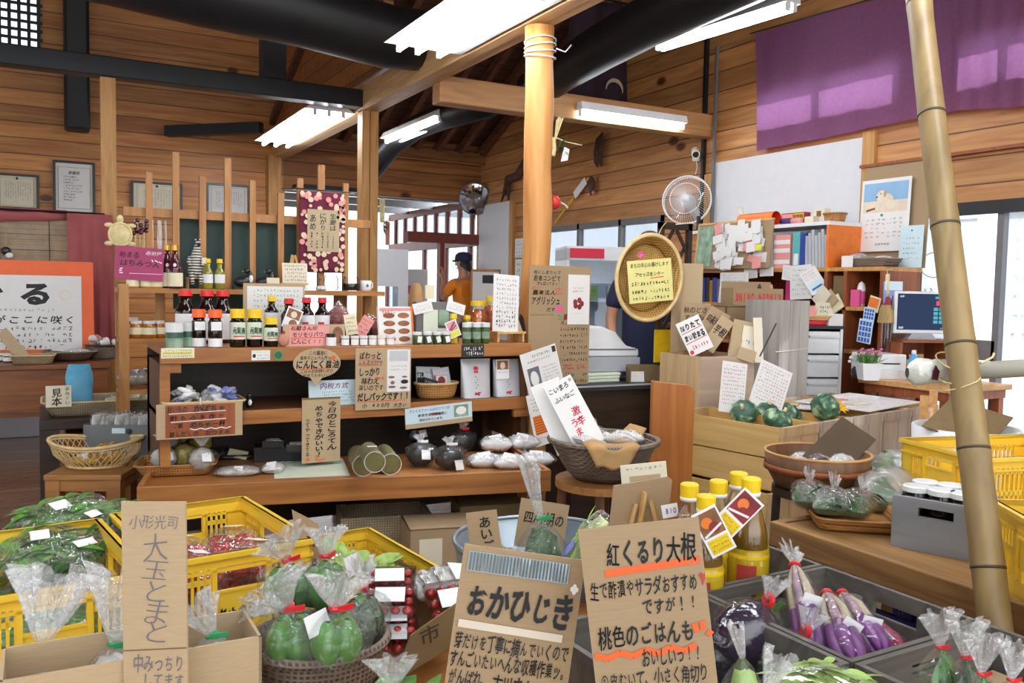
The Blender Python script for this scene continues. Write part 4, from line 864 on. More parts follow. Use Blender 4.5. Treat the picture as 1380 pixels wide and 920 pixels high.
k.row('ぽわっと',.06,.46,.12,.13,'ink',.03);k.row('入れるだけで',.04,.48,.24,.09,'ink',.01);k.row('しっかり',.05,.44,.38,.14,'ink',.03);k.row('味わえ',.1,.42,.53,.12,'ink',.02);k.row('深いのです',.05,.5,.64,.1,'ink',.012);k.row('だしパックです!!',.03,.98,.79,.13,'ink',.035);k.row('小 400円',.12,.6,.93,.08,'ink',.015);k.row('大きい',.68,.92,.94,.08,'ink',.01)
k.quad(.05,.19,.4,.19,'ink_orange',.012);k.quad(.05,.28,.45,.28,'ink_orange',.012);k.quad(.04,.86,.9,.86,'ink_orange',.012);[k.disc(.36+.06*i,.49,.02,.02,'ink_orange',8)for i in range(3)]
for cx,cy,rx,ry,m in((.64,.48,.06,.02,'ink_grey'),(.88,.48,.05,.015,'ink_grey'),(.88,.56,.07,.035,'cap_black'),(.66,.57,.04,.03,'photo_brown'),(.65,.64,.07,.02,'ink_grey'),(.86,.66,.07,.02,'ink_grey')):k.disc(cx,cy,rx,ry,m)
k.scrib(.62,.92,.3,.03,8,'ink_grey');k.scrib(.62,.92,.36,.03,10,'ink_grey');k.done(o)
round_basket('oval_basket','oval brown basket of small packs on the middle shelf',stand(588,3.99,ZM),0,.115,.075,'wicker_brown','cane',ey=.62,r0=.8)
q=stand(588,3.99,ZM)
for i,(dx,dz,m,w_,h_,rl,l)in enumerate(((-.03,.055,'bag_silver',.13,.10,.05,'grey pack with white lettering at the back of the oval basket'),(.045,.05,'bag_silver',.09,.1,-.1,'grey pack leaning at the right of the oval basket'),(.03,.04,'paper_pink',.065,.075,0,'small framed pack with a red picture in the oval basket'),(-.05,.04,'black_card',.08,.06,.3,'black pack lying in the oval basket'))):
 o=card_mesh(w_,h_,.012).build('snack_pack',m,None,q+Vector((dx,.03-.018*i,dz)),rot=(-.2,rl,0));tag(o,l,'pack');k=INK(w_,h_)
 if i==0:k.rect(.02,.3,.3,.9,'ink');k.row('ほし',.03,.3,.45,.25,'ink_white',.03);k.scrib(.35,.95,.3,.1,8,'ink')
 if i==2:k.rect(.05,.05,.95,.95,'paper');k.disc(.5,.4,.32,.3,'photo_red')
 if i in(1,3):k.scrib(.1,.9,.3,.15,5,'ink_white')
 k.done(o)
def pouch(px,label,photo,wp,hp):
 t=thing('stand_pouch',label,'pouch',stand(px,3.93,ZM),0,'silver stand-up pouches');k=mpp(3.95);W_,H_=wp*k/.9,hp*k
 def fn(u,v):
  a=2*PI*u;th=.032*(1-v)**.7+.002;c,s_=math.cos(a),math.sin(a)
  return(W_/2*math.copysign(abs(c)**.35,c)*(.94+.06*v),th*math.copysign(abs(s_)**.8,s_)+.01*v,H_*v)
 MB().grid(fn,30,9,cu=True).build('body','bag_silver',t,smooth=True);MB().bx(-W_/2,.006,H_-.012,W_/2,.014,H_).build('seal','bag_silver',t)
 kk=INK(W_,H_,-.033);
 def lift():pass
 kk.disc(.47,.24,.09,.05,'ink_red');kk.quad(.4,.3,.54,.36,'ink_red',.03);kk.quad(.54,.3,.4,.36,'ink_red',.03);kk.col('いろはにほ',.47,.09,.42,.8,'ink_purple',.01)if False else[kk.disc(.44+.06*(i%2),.46+.07*i,.02,.014,'ink',6)for i in range(5)];kk.quad(.38,.9,.58,.86,'ink_red',.05);kk.quad(.4,.86,.54,.93,'ink',.03)
 for ink,q_ in kk.mb.items():
  q_.v=[(x,-.034*(1-z/H_)**.7+.01*z/H_-.0035,z)for x,y,z in q_.v];q_.build('print',ink,t)
 if photo:o=card_mesh(.075,.10,.001).build('photo_card','label_white',t,(-.04,-.028,H_*.48),rot=(-.05,0,0));k2=INK(.075,.10);k2.rect(.06,.04,.94,.5,'photo_brown');k2.disc(.5,.3,.2,.18,'photo_fur');k2.scrib(.1,.9,.65,.08,8,'ink_grey');k2.done(o)
 return t
pouch(641,'silver stand-up pouch with a red emblem, the left of two',False,44,58);pouch(683,'silver stand-up pouch carrying a small photo card',True,42,56)
o,k=card('school_sign','white printed notice on tan card hung from the middle lip','sign',592,559,3.76,86,28,'card_tan',rz=0,roll=-.06,th=.006,Yp=3.853);k.rect(.0,.02,1,.78,'paper_blue')
k.row('グレイスファームのカツラバが',.06,.66,.18,.17,'ink_blue',.02,.3);k.row('南津市の学校給食に',.18,.62,.42,.17,'ink',.02,.3);k.row('学校給食',.35,.53,.42,.17,'ink_red',.03,.3);k.row('採用されています。',.2,.58,.64,.15,'ink',.02,.3);k.rect(.72,.12,.94,.7,'screen_teal' if False else 'photo_green');k.disc(.83,.4,.08,.2,'ink_white');k.done(o)
# acrylic boards at the right end
o,k=card('info_board','upper tilted white information board with a grey picture, right end of the shelf','board',732,503,3.66,50,68,'paper',rz=-.05,roll=-.28,tilt=.0,Yp=3.80);k.rect(.1,.32,.42,.78,'ink_grey');k.disc(.25,.55,.11,.16,'paper');[k.scrib(.5,.92,.38+.07*i,.035,12,'ink_grey')for i in range(5)];k.rect(.45,.72,.92,.79,'ink_purple');k.rect(.87,.03,.97,.15,'ink_brown');k.scrib(.3,.8,.1,.06,14,'ink');k.scrib(.15,.8,.2,.05,14,'ink_grey');k.scrib(.1,.6,.9,.03,16,'ink_grey');k.done(o)
o,k=card('info_board','lower tilted white information board with striped colour picture','board',736,562,3.62,42,72,'paper',rz=-.05,roll=-.24,tilt=.0,Yp=3.79);k.rect(.08,.42,.48,.78,'folder_orange');k.rect(.48,.42,.86,.78,'ink_green');[k.quad(.08,.46+.05*i,.86,.46+.05*i,'ink_brown',.012)for i in range(7)];[k.scrib(.1,.85,.1+.07*i,.04,13,'ink')for i in range(4)];k.scrib(.1,.8,.86,.03,14,'ink_red');k.rect(.85,.03,.97,.14,'ink_brown');k.done(o)
# ---- low table goods
TB=onL(243,640)
t=basket_tray('tray_basket','brown cane tray full of small bagged sweets on the low table',(TB.x,TB.y+.08,LZ),LRZ,.33,.25,.05,'wicker_brown','cane_brown',flare=.2)
def onp(px,py,z):p=PZ(px,py,z);return Vector((p.x,p.y,z))
for px,py,f,l,s_ in((221,633,'grey_snack','bag of pale leaves, front left of the brown sweets tray',1),(247,628,'snack','bag of yellow chips in the middle of the brown sweets tray',2),(272,634,'grey_snack','bag of white sweets, front right of the brown sweets tray',3),(227,612,'snack','bag of yellow and orange chips, back left of the brown sweets tray',4),(255,604,'white_rice','bag of puffs, back middle of the brown sweets tray',5),(270,610,'snack','bag of yellow puffs, back right of the brown sweets tray',6)):
 tied_bag('snack_bag',l,'bag',onp(px,py,LZ+.02),.058,.155,f,None,filmm='film_clear',s=s_,top=.3,tag_at=(.2,.6)if s_ in(1,3,4)else None)
flat_bag('snack_bag','dark snack bag behind the right edge of the brown sweets tray','bag',onp(300,612,LZ+.001),.13,.1,.04,'black_bean',rz=.7,s=3,tagp=None)
flat_bag('dried_fish_bag','flat bag of dark dried fish with a printed header','bag',onp(323,617,LZ),.18,.09,.03,'black_bean',rz=LRZ,s=4,tagp=(0,.15),tagm='label_cream',tagsize=.5)
flat_bag('snack_bag','flat clear bag of pale snacks with a white price tag on the low table','bag',onp(321,640,LZ),.20,.11,.045,'grey_snack',rz=LRZ,s=5,tagp=(.05,0));flat_bag('snack_bag','clear bag of white snacks with printed header, right of the pale snacks','bag',onp(368,636,LZ),.12,.11,.045,'white_rice',rz=LRZ+1.4,s=6,tagp=(-.1,0),tagsize=.4)
for px,py,l in((368,600,'small black box with a white outline on the low table'),(400,605,'small black box half hidden by the tall kraft tag')):
 p=onp(px,py+2,LZ+.07);t=thing('gift_box',l,'box',p,LRZ);MB().bx(-.05,-.035,0,.05,.035,.035).build('body','cap_black',t,bevel=.003);k=INK(.1,.07,0);mb=MB()
 for q in((-.03,-.02,.03,-.02),(-.03,.02,.03,.02),(-.03,-.02,-.03,.02),(.03,-.02,.03,.02)):mb.bar((q[0],q[1],.0356),(q[2],q[3],.0356),.002,.001)
 mb.build('outline','ink_white',t);MB().bx(.0,-.034,.0352,.04,-.022,.036).build('price_label','label_white',t)
t=thing('riser','low black riser under the two small black boxes','riser',(SX(384,4.08,LZ),4.08,LZ+.0005),LRZ);MB().bx(-.14,-.06,0,.14,.06,.069).build('body','cap_black',t)
def roll(px,py,z,r,L,label):
 p=onp(px,py,z);t=thing('kelp_roll',label,'roll',p+uy*L/2+Vector((0,0,r)),LRZ,'rolls of kelp in clear film')
 mb=MB().tube([(0,-L/2,0),(0,L/2,0)],r*.92,20);mb.build('roll','kelp',t,smooth=False);MB().tube([(0,-L/2-.012,0),(0,-L/2-.004,0),(0,L/2,0)],[r*.9,r,r],20,False).build('film','film_clear',t,smooth=True);MB().lathe([(r*.93,0),(r*1.0,0),(r*1.0,.004),(r*.93,.004)],20,T=Matrix.Translation((0,-L/2-.012,0))@Matrix.Rotation(PI/2,4,'X')).build('seal','film_milk',t);return t
roll(489,641,LZ,.048,.24,'kelp roll in clear film, lower left of three on the low table');roll(526,639,LZ,.048,.24,'kelp roll in clear film, lower right of three on the low table')
t=roll(507,640,LZ+.075,.044,.22,'kelp roll in clear film lying on top of the other two');t.location+=uy*.06;MB().bx(-.02,-.03,.0445,.02,-.012,.046).build('price_label','label_white',t)
for px,py,l,s_,tg,r in((567,628,'bag of black beans tied white, leftmost of the black bags',1,(0,.55),.072),(563,600,'bag of black beans behind the leftmost black bag',2,(.1,.6),.066),(606,632,'bag of black beans with a small price tag, front of the black bags',3,(.25,.25),.075),(622,608,'bag of black beans with a red tie, back right of the black bags',4,None,.072)):
 tied_bag('bean_bag',l,'bag',onp(px,py,LZ),r,.15,'black_bean','cap_red' if s_==4 else 'cap_white',filmm='film_clear',s=s_*1.7,top=.22,tag_at=tg,ax=(.2*(-1)**s_,0,1),topr=.3,tagsize=.6)
for px,py,l,s_ in((653,628,'milky white bag with a large price label, first right of the black beans',1),(686,630,'milky white bag in the middle of the white bags on the low table',2),(722,626,'milky white bag at the right corner of the low table',3),(668,606,'white bag at the back of the white bags on the low table',4),(703,604,'white bag at the back right of the low table',5)):
 flat_bag('rice_cake_bag',l,'bag',onp(px,py,LZ+(.02 if s_>3 else 0)),.18,.125,.07 if s_<4 else .08,'bag_white',rz=LRZ+.3*math.sin(s_*3),s=s_*2.1,filmm='film_clear',tagp=(0,0),tagsize=.34,amp=.3,fr=6.5)
 # ---- boxes under the low table
def carton(name,label,loc,rz,L,W,H,m='card',open_=False,group=None,labels=(),flaps=.0):
 t=thing(name,label,'box',loc,rz,group);th=.005;mb=MB()
 mb.bx(-L/2,-W/2,0,L/2,-W/2+th,H).bx(-L/2,W/2-th,0,L/2,W/2,H).bx(-L/2,-W/2,0,-L/2+th,W/2,H).bx(L/2-th,-W/2,0,L/2,W/2,H).bx(-L/2,-W/2,0,L/2,W/2,th)
 if not open_:mb.bx(-L/2,-W/2,H-th,L/2,W/2,H)
 mb.build('body',m,t)
 for(x0_,z0_,x1_,z1_,lm)in labels:MB().bx(x0_*L,-W/2-.001,z0_*H,x1_*L,-W/2-.0002,z1_*H).build('label',lm,t)
 return t
p=ON(607,3.62,.0);carton('carton','cardboard carton with two pale labels under the low table',(p.x,p.y+.12,.0),LRZ,.30,.24,.30,'card',labels=((-.36,.2,-.04,.86,'paper_warm'),(.06,.3,.36,.5,'paper')))
p=ON(516,3.9,0);t=wood_box('slatted_box','dark woven box of produce under the low table',(p.x,p.y,0),LRZ,.4,.25,.30,'wicker_grey',hand=False);
p=ON(655,4.0,0);carton('carton','dark cardboard carton far under the right end of the low table',(p.x,p.y,0),LRZ,.3,.2,.33,'card_dark')
# ================================================================== rear rack between the pillars
RY=4.62
xl,xr=SX(160,RY-.02,1.25),SX(517,RY,1.26)
t=thing('rack','open wooden rack with an upright slat screen behind the display shelf','rack',((xl+xr)/2,RY,0));hx=(xr-xl)/2
MB().bx(-hx,-.02,1.245,hx,.24,1.27).build('upper_shelf','rack_wood',t);MB().bx(-hx,-.015,1.0,-hx+.62,.24,1.022).build('middle_shelf','rack_wood',t);MB().bx(-hx,-.015,.745,-hx+.62,.24,.767).build('lower_shelf','rack_wood',t)
MB().bx(-hx,-.022,0,-hx+.045,.018,1.29).build('front_upright','rack_up',t);MB().bx(-hx+.0,.20,0,-hx+.04,.24,1.25).build('rear_upright','rack_up',t);MB().bx(-hx+.19,.19,0,-hx+.235,.23,1.25).build('middle_upright','rack_up',t);MB().bx(hx-.045,.19,0,hx,.23,1.25).build('rear_upright','rack_up',t);MB().bx(hx-.22,.19,0,hx-.15,.23,1.25).build('rear_upright','rack_up',t);MB().bx(-hx+.575,.19,0,-hx+.62,.23,1.0).build('rear_upright','rack_up',t)
ra,rb_=PY(166,291,RY+.22),PY(470,300,RY+.22)
MB().bx(ra.x-(xl+xr)/2,.20,1.635,rb_.x-(xl+xr)/2+.12,.24,1.68).build('rail','rack_up',t)
for px0,px1,py in((196,205,232),(232,241,205),(268,277,238),(302,311,213),(336,344,243),(374,382,260),(400,408,240),(428,437,222),(462,469,247)):
 a_,b_=PY(px0,py,RY+.19),PY(px1,py,RY+.19);c0=(xl+xr)/2;MB().bx(a_.x-c0,.175,1.27,b_.x-c0,.199,a_.z).build('slat','rack_up',t)
gb=MB().bx(PY(232,300,RY+.3).x,RY+.27,1.16,PY(405,300,RY+.3).x,RY+.285,1.64).build('green_board','green_board');tag(gb,'dark green board standing behind the rack slats','board')
for x in(.72,1.2):MB().bx(x,RY+.262,0,x+.03,RY+.287,1.16).build('leg','rack_up',gb)
ZR=1.2705
def onR(px,Y=RY+.08):return stand(px,Y,ZR)
o,k=card('magenta_sign','magenta hand-lettered sign leaning on the rack beside the pillar','sign',188,355,4.22,53,44,'magenta_card',rz=0,roll=.06,tilt=.12,th=.006);k.row('始まる',.08,.5,.25,.2,'ink',.02);k.row('はちみつ人',.1,.92,.5,.2,'ink',.02);k.row('赤野屋',.62,.96,.16,.13,'ink_white',.02);k.quad(.3,.82,.98,.78,'ink_white',.012)
for a_ in((.75,.35,.78,.42),(.82,.36,.88,.42),(.9,.4,.96,.44),(.1,.7,.16,.68),(.09,.76,.15,.75),(.1,.82,.17,.82)):k.quad(*a_,'ink_white',.03)
k.done(o)
hj2=jar('honey_jar','small honey jar with a white lid, first from the pillar on the upper rack','jar',onR(179,RY+.0),.03,.062,'honey_light','cap_white','label_cream','small honey jars',caph=.2,lab=(.15,.8))
dup(hj2,onR(197,RY+.01),label='small honey jar with a white lid, second from the pillar on the upper rack');dup(hj2,onR(211,RY+.01),label='small honey jar with a white lid, beside the purple bottles')
pb=bottle('juice_bottle','purple grape juice bottle with a gold cap, the left of two','bottle',onR(226,RY+.04),.037,.215,'wine','cap_gold','label_cream','purple juice bottles',lab=(.05,.4),neckr=.36,sh=(.5,.84),caph=.1);MB().ell((-.005,-.03,.115),(.008,.004,.011),10,7).build('seal','label_white',pb)
dup(pb,onR(236,RY+.0),label='purple grape juice bottle with a gold cap, the right of two')
# zebra on its little stool
zp=onR(263,RY+.07);t=thing('display_stool','tiny wooden stool under the zebra figure','stool',zp);MB().bx(-.045,-.03,.05,.045,.03,.058).build('seat','rack_wood',t);[MB().bx(sx*.038-.005,sy*.022-.005,0,sx*.038+.005,sy*.022+.005,.05).build('leg','rack_up',t)for sx in(-1,1)for sy in(-1,1)]
t=thing('zebra_figure','striped zebra soft toy sitting upright on a tiny stool','toy',zp+Vector((0,0,.0585)))
m_,nt_,b_,o_=newmat('zebra');tc_=nd(nt_,'ShaderNodeTexCoord');wv=nd(nt_,'ShaderNodeTexWave',i_Scale=22.0,i_Distortion=1.6);wv.bands_direction='Z';nt_.links.new(tc_.outputs['Object'],wv.inputs['Vector']);rr_=nd(nt_,'ShaderNodeValToRGB');rr_.color_ramp.elements[0].color=(.02,.02,.022,1);rr_.color_ramp.elements[1].color=(.68,.66,.6,1);rr_.color_ramp.elements[0].position=.42;rr_.color_ramp.elements[1].position=.5;nt_.links.new(wv.outputs['Fac'],rr_.inputs[0]);nt_.links.new(rr_.outputs[0],b_.inputs['Base Color'])
MB().tube([(0,0,0),(0,0,.03),(.004,0,.075),(.006,0,.11),(.008,-.004,.14),(.01,-.01,.165)],[.030,.036,.034,.026,.018,.014],16).build('body','zebra',t,smooth=True);MB().ell((.012,-.022,.172),(.014,.026,.014),14,9).build('head','zebra',t,smooth=True);MB().ell((.012,-.046,.168),(.009,.009,.009),10,7).build('muzzle','black_plastic',t,smooth=True)
for sx in(-1,1):MB().ell((.012+sx*.01,-.008,.19),(.004,.003,.012),8,6).build('ear','zebra',t,smooth=True);MB().tube([(sx*.028,-.01,.1),(sx*.036,-.03,.075),(sx*.03,-.045,.06)],[.010,.009,.008],10).build('arm','zebra',t,smooth=True);MB().tube([(sx*.018,-.02,.02),(sx*.022,-.045,.005),(sx*.02,-.055,-.035)],[.014,.012,.009],10).build('leg','zebra',t,smooth=True)
MB().bx(.025,-.05,.07,.05,-.046,.1).build('price_card','label_cream',t)
ob=bottle('oil_bottle','small pale oil bottle with a yellow cap, beside the zebra','bottle',onR(280,RY+.03),.026,.155,'oil_pale','cap_yellow','label_white','pale oil bottles',lab=(.22,.55),neckr=.5,sh=(.62,.8),caph=.12);dup(ob,onR(296,RY+.03),label='small pale oil bottle with a yellow cap, second from the zebra')
for px,l in((328,'black duck figure with a white breast on the rack'),(357,'plain black duck figure behind the price clip')):
 p=onR(px,RY+.1);t=thing('duck_figure',l,'figurine',p);MB().bx(-.055,-.035,0,.055,.035,.01).build('base','cap_black',t);MB().ell((0,0,.04),(.05,.028,.03),16,10).build('body','cap_black',t,smooth=True);MB().tube([(.025,0,.05),(.035,0,.075),(.03,0,.092)],[.016,.012,.013],12).build('neck','cap_black',t,smooth=True);MB().ell((.018,0,.098),(.018,.013,.013),12,8).build('head','cap_black',t,smooth=True);MB().ell((.0,0,.095),(.011,.006,.004),8,6).build('bill','cap_gold',t,smooth=True)
 if px<340:MB().ell((.036,-.02,.055),(.012,.01,.022),10,8).build('breast','label_white',t,smooth=True)
t=thing('clip_card','small cream price card in a clip stand before the dark board','card',onR(368,RY+.0));MB().bx(-.033,-.002,.028,.033,0,.064).build('card','label_cream',t);MB().tube([(0,.004,0),(0,.004,.08)],.002,6).build('clip','easel_wood',t);MB().lathe([(0,0),(.014,0),(.014,.004),(0,.004)],12,(0,.004,0)).build('base','easel_wood',t)
# little easel with notice
e=onR(397,RY+.03);t=thing('mini_easel','little wooden easel on the upper rack','easel',e);[MB().bar((sx*.045,0,0),(sx*.008,.02,.19),.009,.009).build('leg','easel_wood',t)for sx in(-1,1)];MB().bar((0,.07,0),(0,.022,.185),.009,.009).build('leg','easel_wood',t);MB().bx(-.075,-.018,.028,.075,.0,.038).build('ledge','easel_wood',t)
o=card_mesh(.135,.108,.004).build('notice_board','paper_warm',None,e+Vector((0,-.016,.0385)),rot=(-.15,0,0));tag(o,'cream hand-written board standing on the little easel','board');k=INK(.135,.108);[k.scrib(.08,.94,.14+.18*i,.11,11,'ink')for i in range(5)];k.done(o)
jar('preserve_jar','small yellow preserve jar under the little easel','jar',onR(399,RY+.06),.024,.045,'oil','cap_white',None,None,caph=.25)
# glass vessels and a mug
for px,r,h,l in((421,.04,.085,'clear glass jar under the left edge of the blossom cloth'),(446,.042,.088,'clear glass jug under the blossom cloth'),(473,.05,.085,'glass tea server with dark base beside the white mug')):
 t=thing('glass_jar',l,'glass jar',onR(px,RY+.06));MB().lathe([(0,.002),(r*.9,.002),(r,.01),(r,h*.75),(r*.8,h*.92),(r*.82,h)],20).build('body','glass',t,smooth=True)
 if r>.045:MB().lathe([(0,.003),(r*.96,.003),(r*.98,h*.5),(0,h*.5)],20).build('tea','soy',t,smooth=True)
 else:MB().tube([(r,0,h*.75),(r*1.45,0,h*.6),(r*1.4,0,h*.3),(r,0,h*.2)],.004,8).build('handle','glass',t,smooth=True)
flat_bag('sweet_bag','little white packet before the glass jug','packet',onR(433,RY+.0),.06,.045,.03,'white_rice',s=1,tagp=None)
t=thing('mug','white mug with a dark emblem at the right end of the rack','mug',onR(493,RY+.03),.3);MB().lathe([(0,.002),(.026,.002),(.029,.01),(.030,.06),(.028,.06),(.027,.01),(0,.008)],20).build('body','white_plastic',t,smooth=True);MB().tube([(.03,0,.05),(.046,0,.046),(.047,0,.025),(.03,0,.014)],.004,8).build('handle','white_plastic',t,smooth=True);MB().ell((-.01,-.0295,.032),(.009,.002,.010),10,7).build('emblem','ink_grey',t)
# blossom cloth
a_,b_=PY(405,256,RY+.12),PY(466,368,RY+.12);cw,chh=b_.x-a_.x,a_.z-b_.z
o=MB().grid(lambda u,v:(cw*(u-.5),.004*math.sin(u*15),chh*v),20,12).build('blossom_cloth','maroon',None,((a_.x+b_.x)/2,RY+.14,b_.z),smooth=True);tag(o,'maroon cloth with cream blossoms hanging from the rack screen','cloth');sm=o.modifiers.new('thickness','SOLIDIFY');sm.thickness=.002
k=INK(cw,chh,-.008);r=random.Random(4)
for i in range(120):
 x,y=r.random(),r.random()
 if .17<x<.83 and .24<y<.72:continue
 q_=r.choice((.05,.06,.035));k.disc(min(.95,max(.05,x)),min(.97,max(.03,y)),q_,q_*cw/chh,r.choice(('blossom','blossom','paper_pink')),12)
k.rect(.16,.22,.86,.74,'linen');k.col('生姜は',.72,.15,.26,.48,'ink',.012);k.col('にがり',.5,.15,.26,.48,'ink',.012);k.col('あめ',.28,.15,.28,.48,'ink',.012);[k.scrib(.5,.7,.25+.12*i,.06,6,'ink',True)for i in range(5)];k.done(o)
MB().tube([(-cw*.62,.0,chh+.01),(cw*.62,0,chh+.008)],.004,8).build('rod','frame_black',o)
# straw turtle and bead strands at the pillar
p=PY(162,316,RY+.05);t=thing('straw_turtle','woven straw turtle hanging beside the left wooden pillar','ornament',p);MB().ell((0,0,0),(.05,.02,.055),18,11,.06).build('shell','straw',t,smooth=True);MB().tube([(.05*math.cos(a),-.006,.055*math.sin(a))for a in[2*PI*i/24 for i in range(25)]],.007,6,False).build('edge','straw',t,smooth=True);MB().ell((.0,0,.075),(.016,.014,.022),10,8).build('head','straw',t,smooth=True);[MB().ell((sx*.05,0,sz*.045),(.022,.01,.012),10,7).build('flipper','straw',t,smooth=True)for sx in(-1,1)for sz in(-1,1)]
for px,l,kk_ in((190,'dark dried bunch with hanging strands beside the straw turtle',True),(214,'pale strands hanging from the rail, right of the dried bunch',False)):
 p=PY(px,297,RY+.19);r=random.Random(px);t=thing('hanging_strands',l,'ornament',p);mb=MB()
 for i in range(12):x=r.uniform(-.035,.035);mb.tube([(x,r.uniform(-.02,.0),0),(x+r.uniform(-.005,.005),-.01,-.1),(x,-.01,-r.uniform(.14,.2))],.0016,5)
 o=mb.build('strands','straw' if kk_ else 'cord_white',t);o['kind']='stuff'
 if kk_:
  mb=MB();[mb.ell((r.uniform(-.04,.03),-.015+r.uniform(-.01,.01),-r.uniform(.0,.08)),(.012,.01,.012),7,5)for i in range(16)];o=mb.build('dried_pods','wine',t,smooth=True);o['kind']='stuff'
  # honey on the middle rack shelf, bags below
h3=jar('honey_jar','amber honey jar with a white lid, first from the upright on the middle rack shelf','jar',stand(184,RY+.03,1.0225),.033,.085,'honey','cap_white','label_cream','amber honey jars',caph=.16,lab=(.25,.72));dup(h3,stand(201,RY+.01,1.0225),label='amber honey jar with a white lid, second from the upright on the middle rack shelf');dup(h3,stand(214,RY+.05,1.0225),label='amber honey jar partly hidden by the white shakers');dup(h3,stand(178,RY+.13,1.0225),label='taller amber honey jar at the back of the middle rack shelf',scale=(1.1,1.1,1.15))
for i,(px,l)in enumerate(((182,'clear bag of dried goods on the lowest rack shelf, near the upright'),(200,'clear bag of red and brown dried goods on the lowest rack shelf'))):flat_bag('dried_goods_bag',l,'bag',stand(px,RY+.05+.05*i,.768)+Vector((0,0,.015)),.16,.12,.09,'photo_mixed' if i==0 else 'photo_red',rz=.4+i,s=i+3.3,tagp=(.1,0))
# ================================================================== left side: poster cabinet, baskets, stool
cz=.78
t=thing('cabinet','low brown wooden cabinet against the blind, carrying the orange poster','cabinet',(-.55,6.42,0),0)
MB().bx(-1.0,-.42,cz-.03,.93,.34,cz).build('top','cabinet_wood',t,bevel=.004);MB().bx(-.98,-.40,.46,.91,.33,cz-.03).build('body','cabinet_wood',t);[MB().bx(x-.03,y-.03,0,x+.03,y+.03,.46).build('leg','dark_wood',t)for x in(-.94,.87)for y in(-.35,.28)]
for x in(-.5,.02,.54):MB().bx(x-.24,-.412,.49,x+.24,-.40,.72).build('door','cabinet_wood',t)
o,k=card('orange_poster','big orange board with a white brush-lettered sheet, leaning on the cabinet','poster',6,412,6.3,192,124,'orange_card',rz=-.02,tilt=.14,th=.01,Yp=6.5,Zb=cz)
k.rect(.02,.15,.93,.90,'paper');k.row('めぐる',.04,.80,.34,.25,'ink',.05,.6);k.scrib(.1,.78,.505,.03,26,'ink_grey');k.row('から、想いがここに咲く',.05,.9,.6,.085,'ink',.02);[k.scrib(.04,.88-.05*(i==3),.69+.062*i,.04,26,'ink')for i in range(4)]
[k.quad(.84+.035*math.cos(a),.35+.05*math.sin(a),.84+.035*math.cos(a+.8),.35+.05*math.sin(a+.8),'label_cream',.01)for a in[i*.785 for i in range(8)]];k.done(o)
def onC(px,py):p=PZ(px,py,cz);return Vector((p.x,min(p.y,6.34),cz))
for i,(px,py)in enumerate(((2,484),(12,478),(22,476),(12,488),(26,484))):
 jar('relish_jar','little green-lidded relish jar at the left edge of the cabinet, %s'%['leftmost','back middle','back right','front middle','front right'][i],'jar',onC(px,py),.032,.055,'jam','paper_green','label_white','green-lidded relish jars',caph=.25,neck=.98,lab=(.2,.8))
q=onC(45,491);t=basket_tray('tray_basket','small pale square basket on the front edge of the cabinet',(q.x,q.y+.06,cz),-.1,.24,.16,.055,'wicker_grey','cane');o=card_mesh(.07,.24,.004).build('board_tag','card_tan',None,(q.x-.04,q.y+.1,cz+.02),rot=(-.35,-.65,0));tag(o,'tan card strip standing in the small square basket','card')
flat_bag('sweet_bag','clear packet lying in the small square basket','packet',(q.x+.02,q.y+.05,cz+.012),.17,.1,.035,'white_rice',s=1.2,tagp=None)
q=onC(95,487);round_basket('round_basket','shallow dark round basket with papers on the cabinet',(q.x,q.y+.11,cz),0,.16,.06,'wicker_dark','wicker_grey',r0=.6)
o=card_mesh(.15,.10,.003).build('price_sheet','paper',None,(q.x-.03,q.y+.08,cz+.062),rot=(-1.25,.1,.1));tag(o,'white paper sheet lying on the shallow dark round basket','sheet')
flat_bag('sweet_bag','clear bag of wrapped goods in the shallow dark round basket','bag',(q.x+.04,q.y+.13,cz+.03),.2,.12,.05,'white_rice',s=2.2,tagp=None,rz=.2)
q=onC(137,478);round_basket('round_basket','dark round tub of sweets at the right end of the cabinet',(q.x,q.y+.08,cz),0,.115,.09,'wicker_dark','dark_wood',r0=.85)
rg=random.Random(9)
for i in range(9):
 p=Vector((q.x+rg.uniform(-.075,.075),q.y+.08+rg.uniform(-.07,.07),cz+.1+.04*rg.random()))
 o=MB().ell((0,0,0),(.03,.024,.022),10,7,.25,4,sd=i).build('wrapped_sweet',rg.choice(['white_rice','garlic','bag_white']),None,p,rot=(rg.random(),rg.random(),rg.random()),smooth=True);tag(o,'wrapped sweet heaped in the dark round tub on the cabinet','sweet','sweets in the dark tub')
o=MB().bx(-.05,-.02,0,.05,.02,.06).build('small_box','grey_plastic',None,onC(73,472)+Vector((0,.1,0)));tag(o,'small grey box leaning by the foot of the orange poster','box')
p=PY(8,338,6.83);t=thing('hanging_charm','little dark and white charm hanging on the bamboo blind','ornament',p);MB().ell((0,0,0),(.03,.02,.03),10,8).build('ball','cap_black',t,smooth=True);MB().ell((.02,-.01,-.03),(.025,.015,.02),10,8).build('shell','label_white',t,smooth=True);MB().tube([(0,0,.02),(0,.0,.12)],.003,5).build('cord','rope',t)
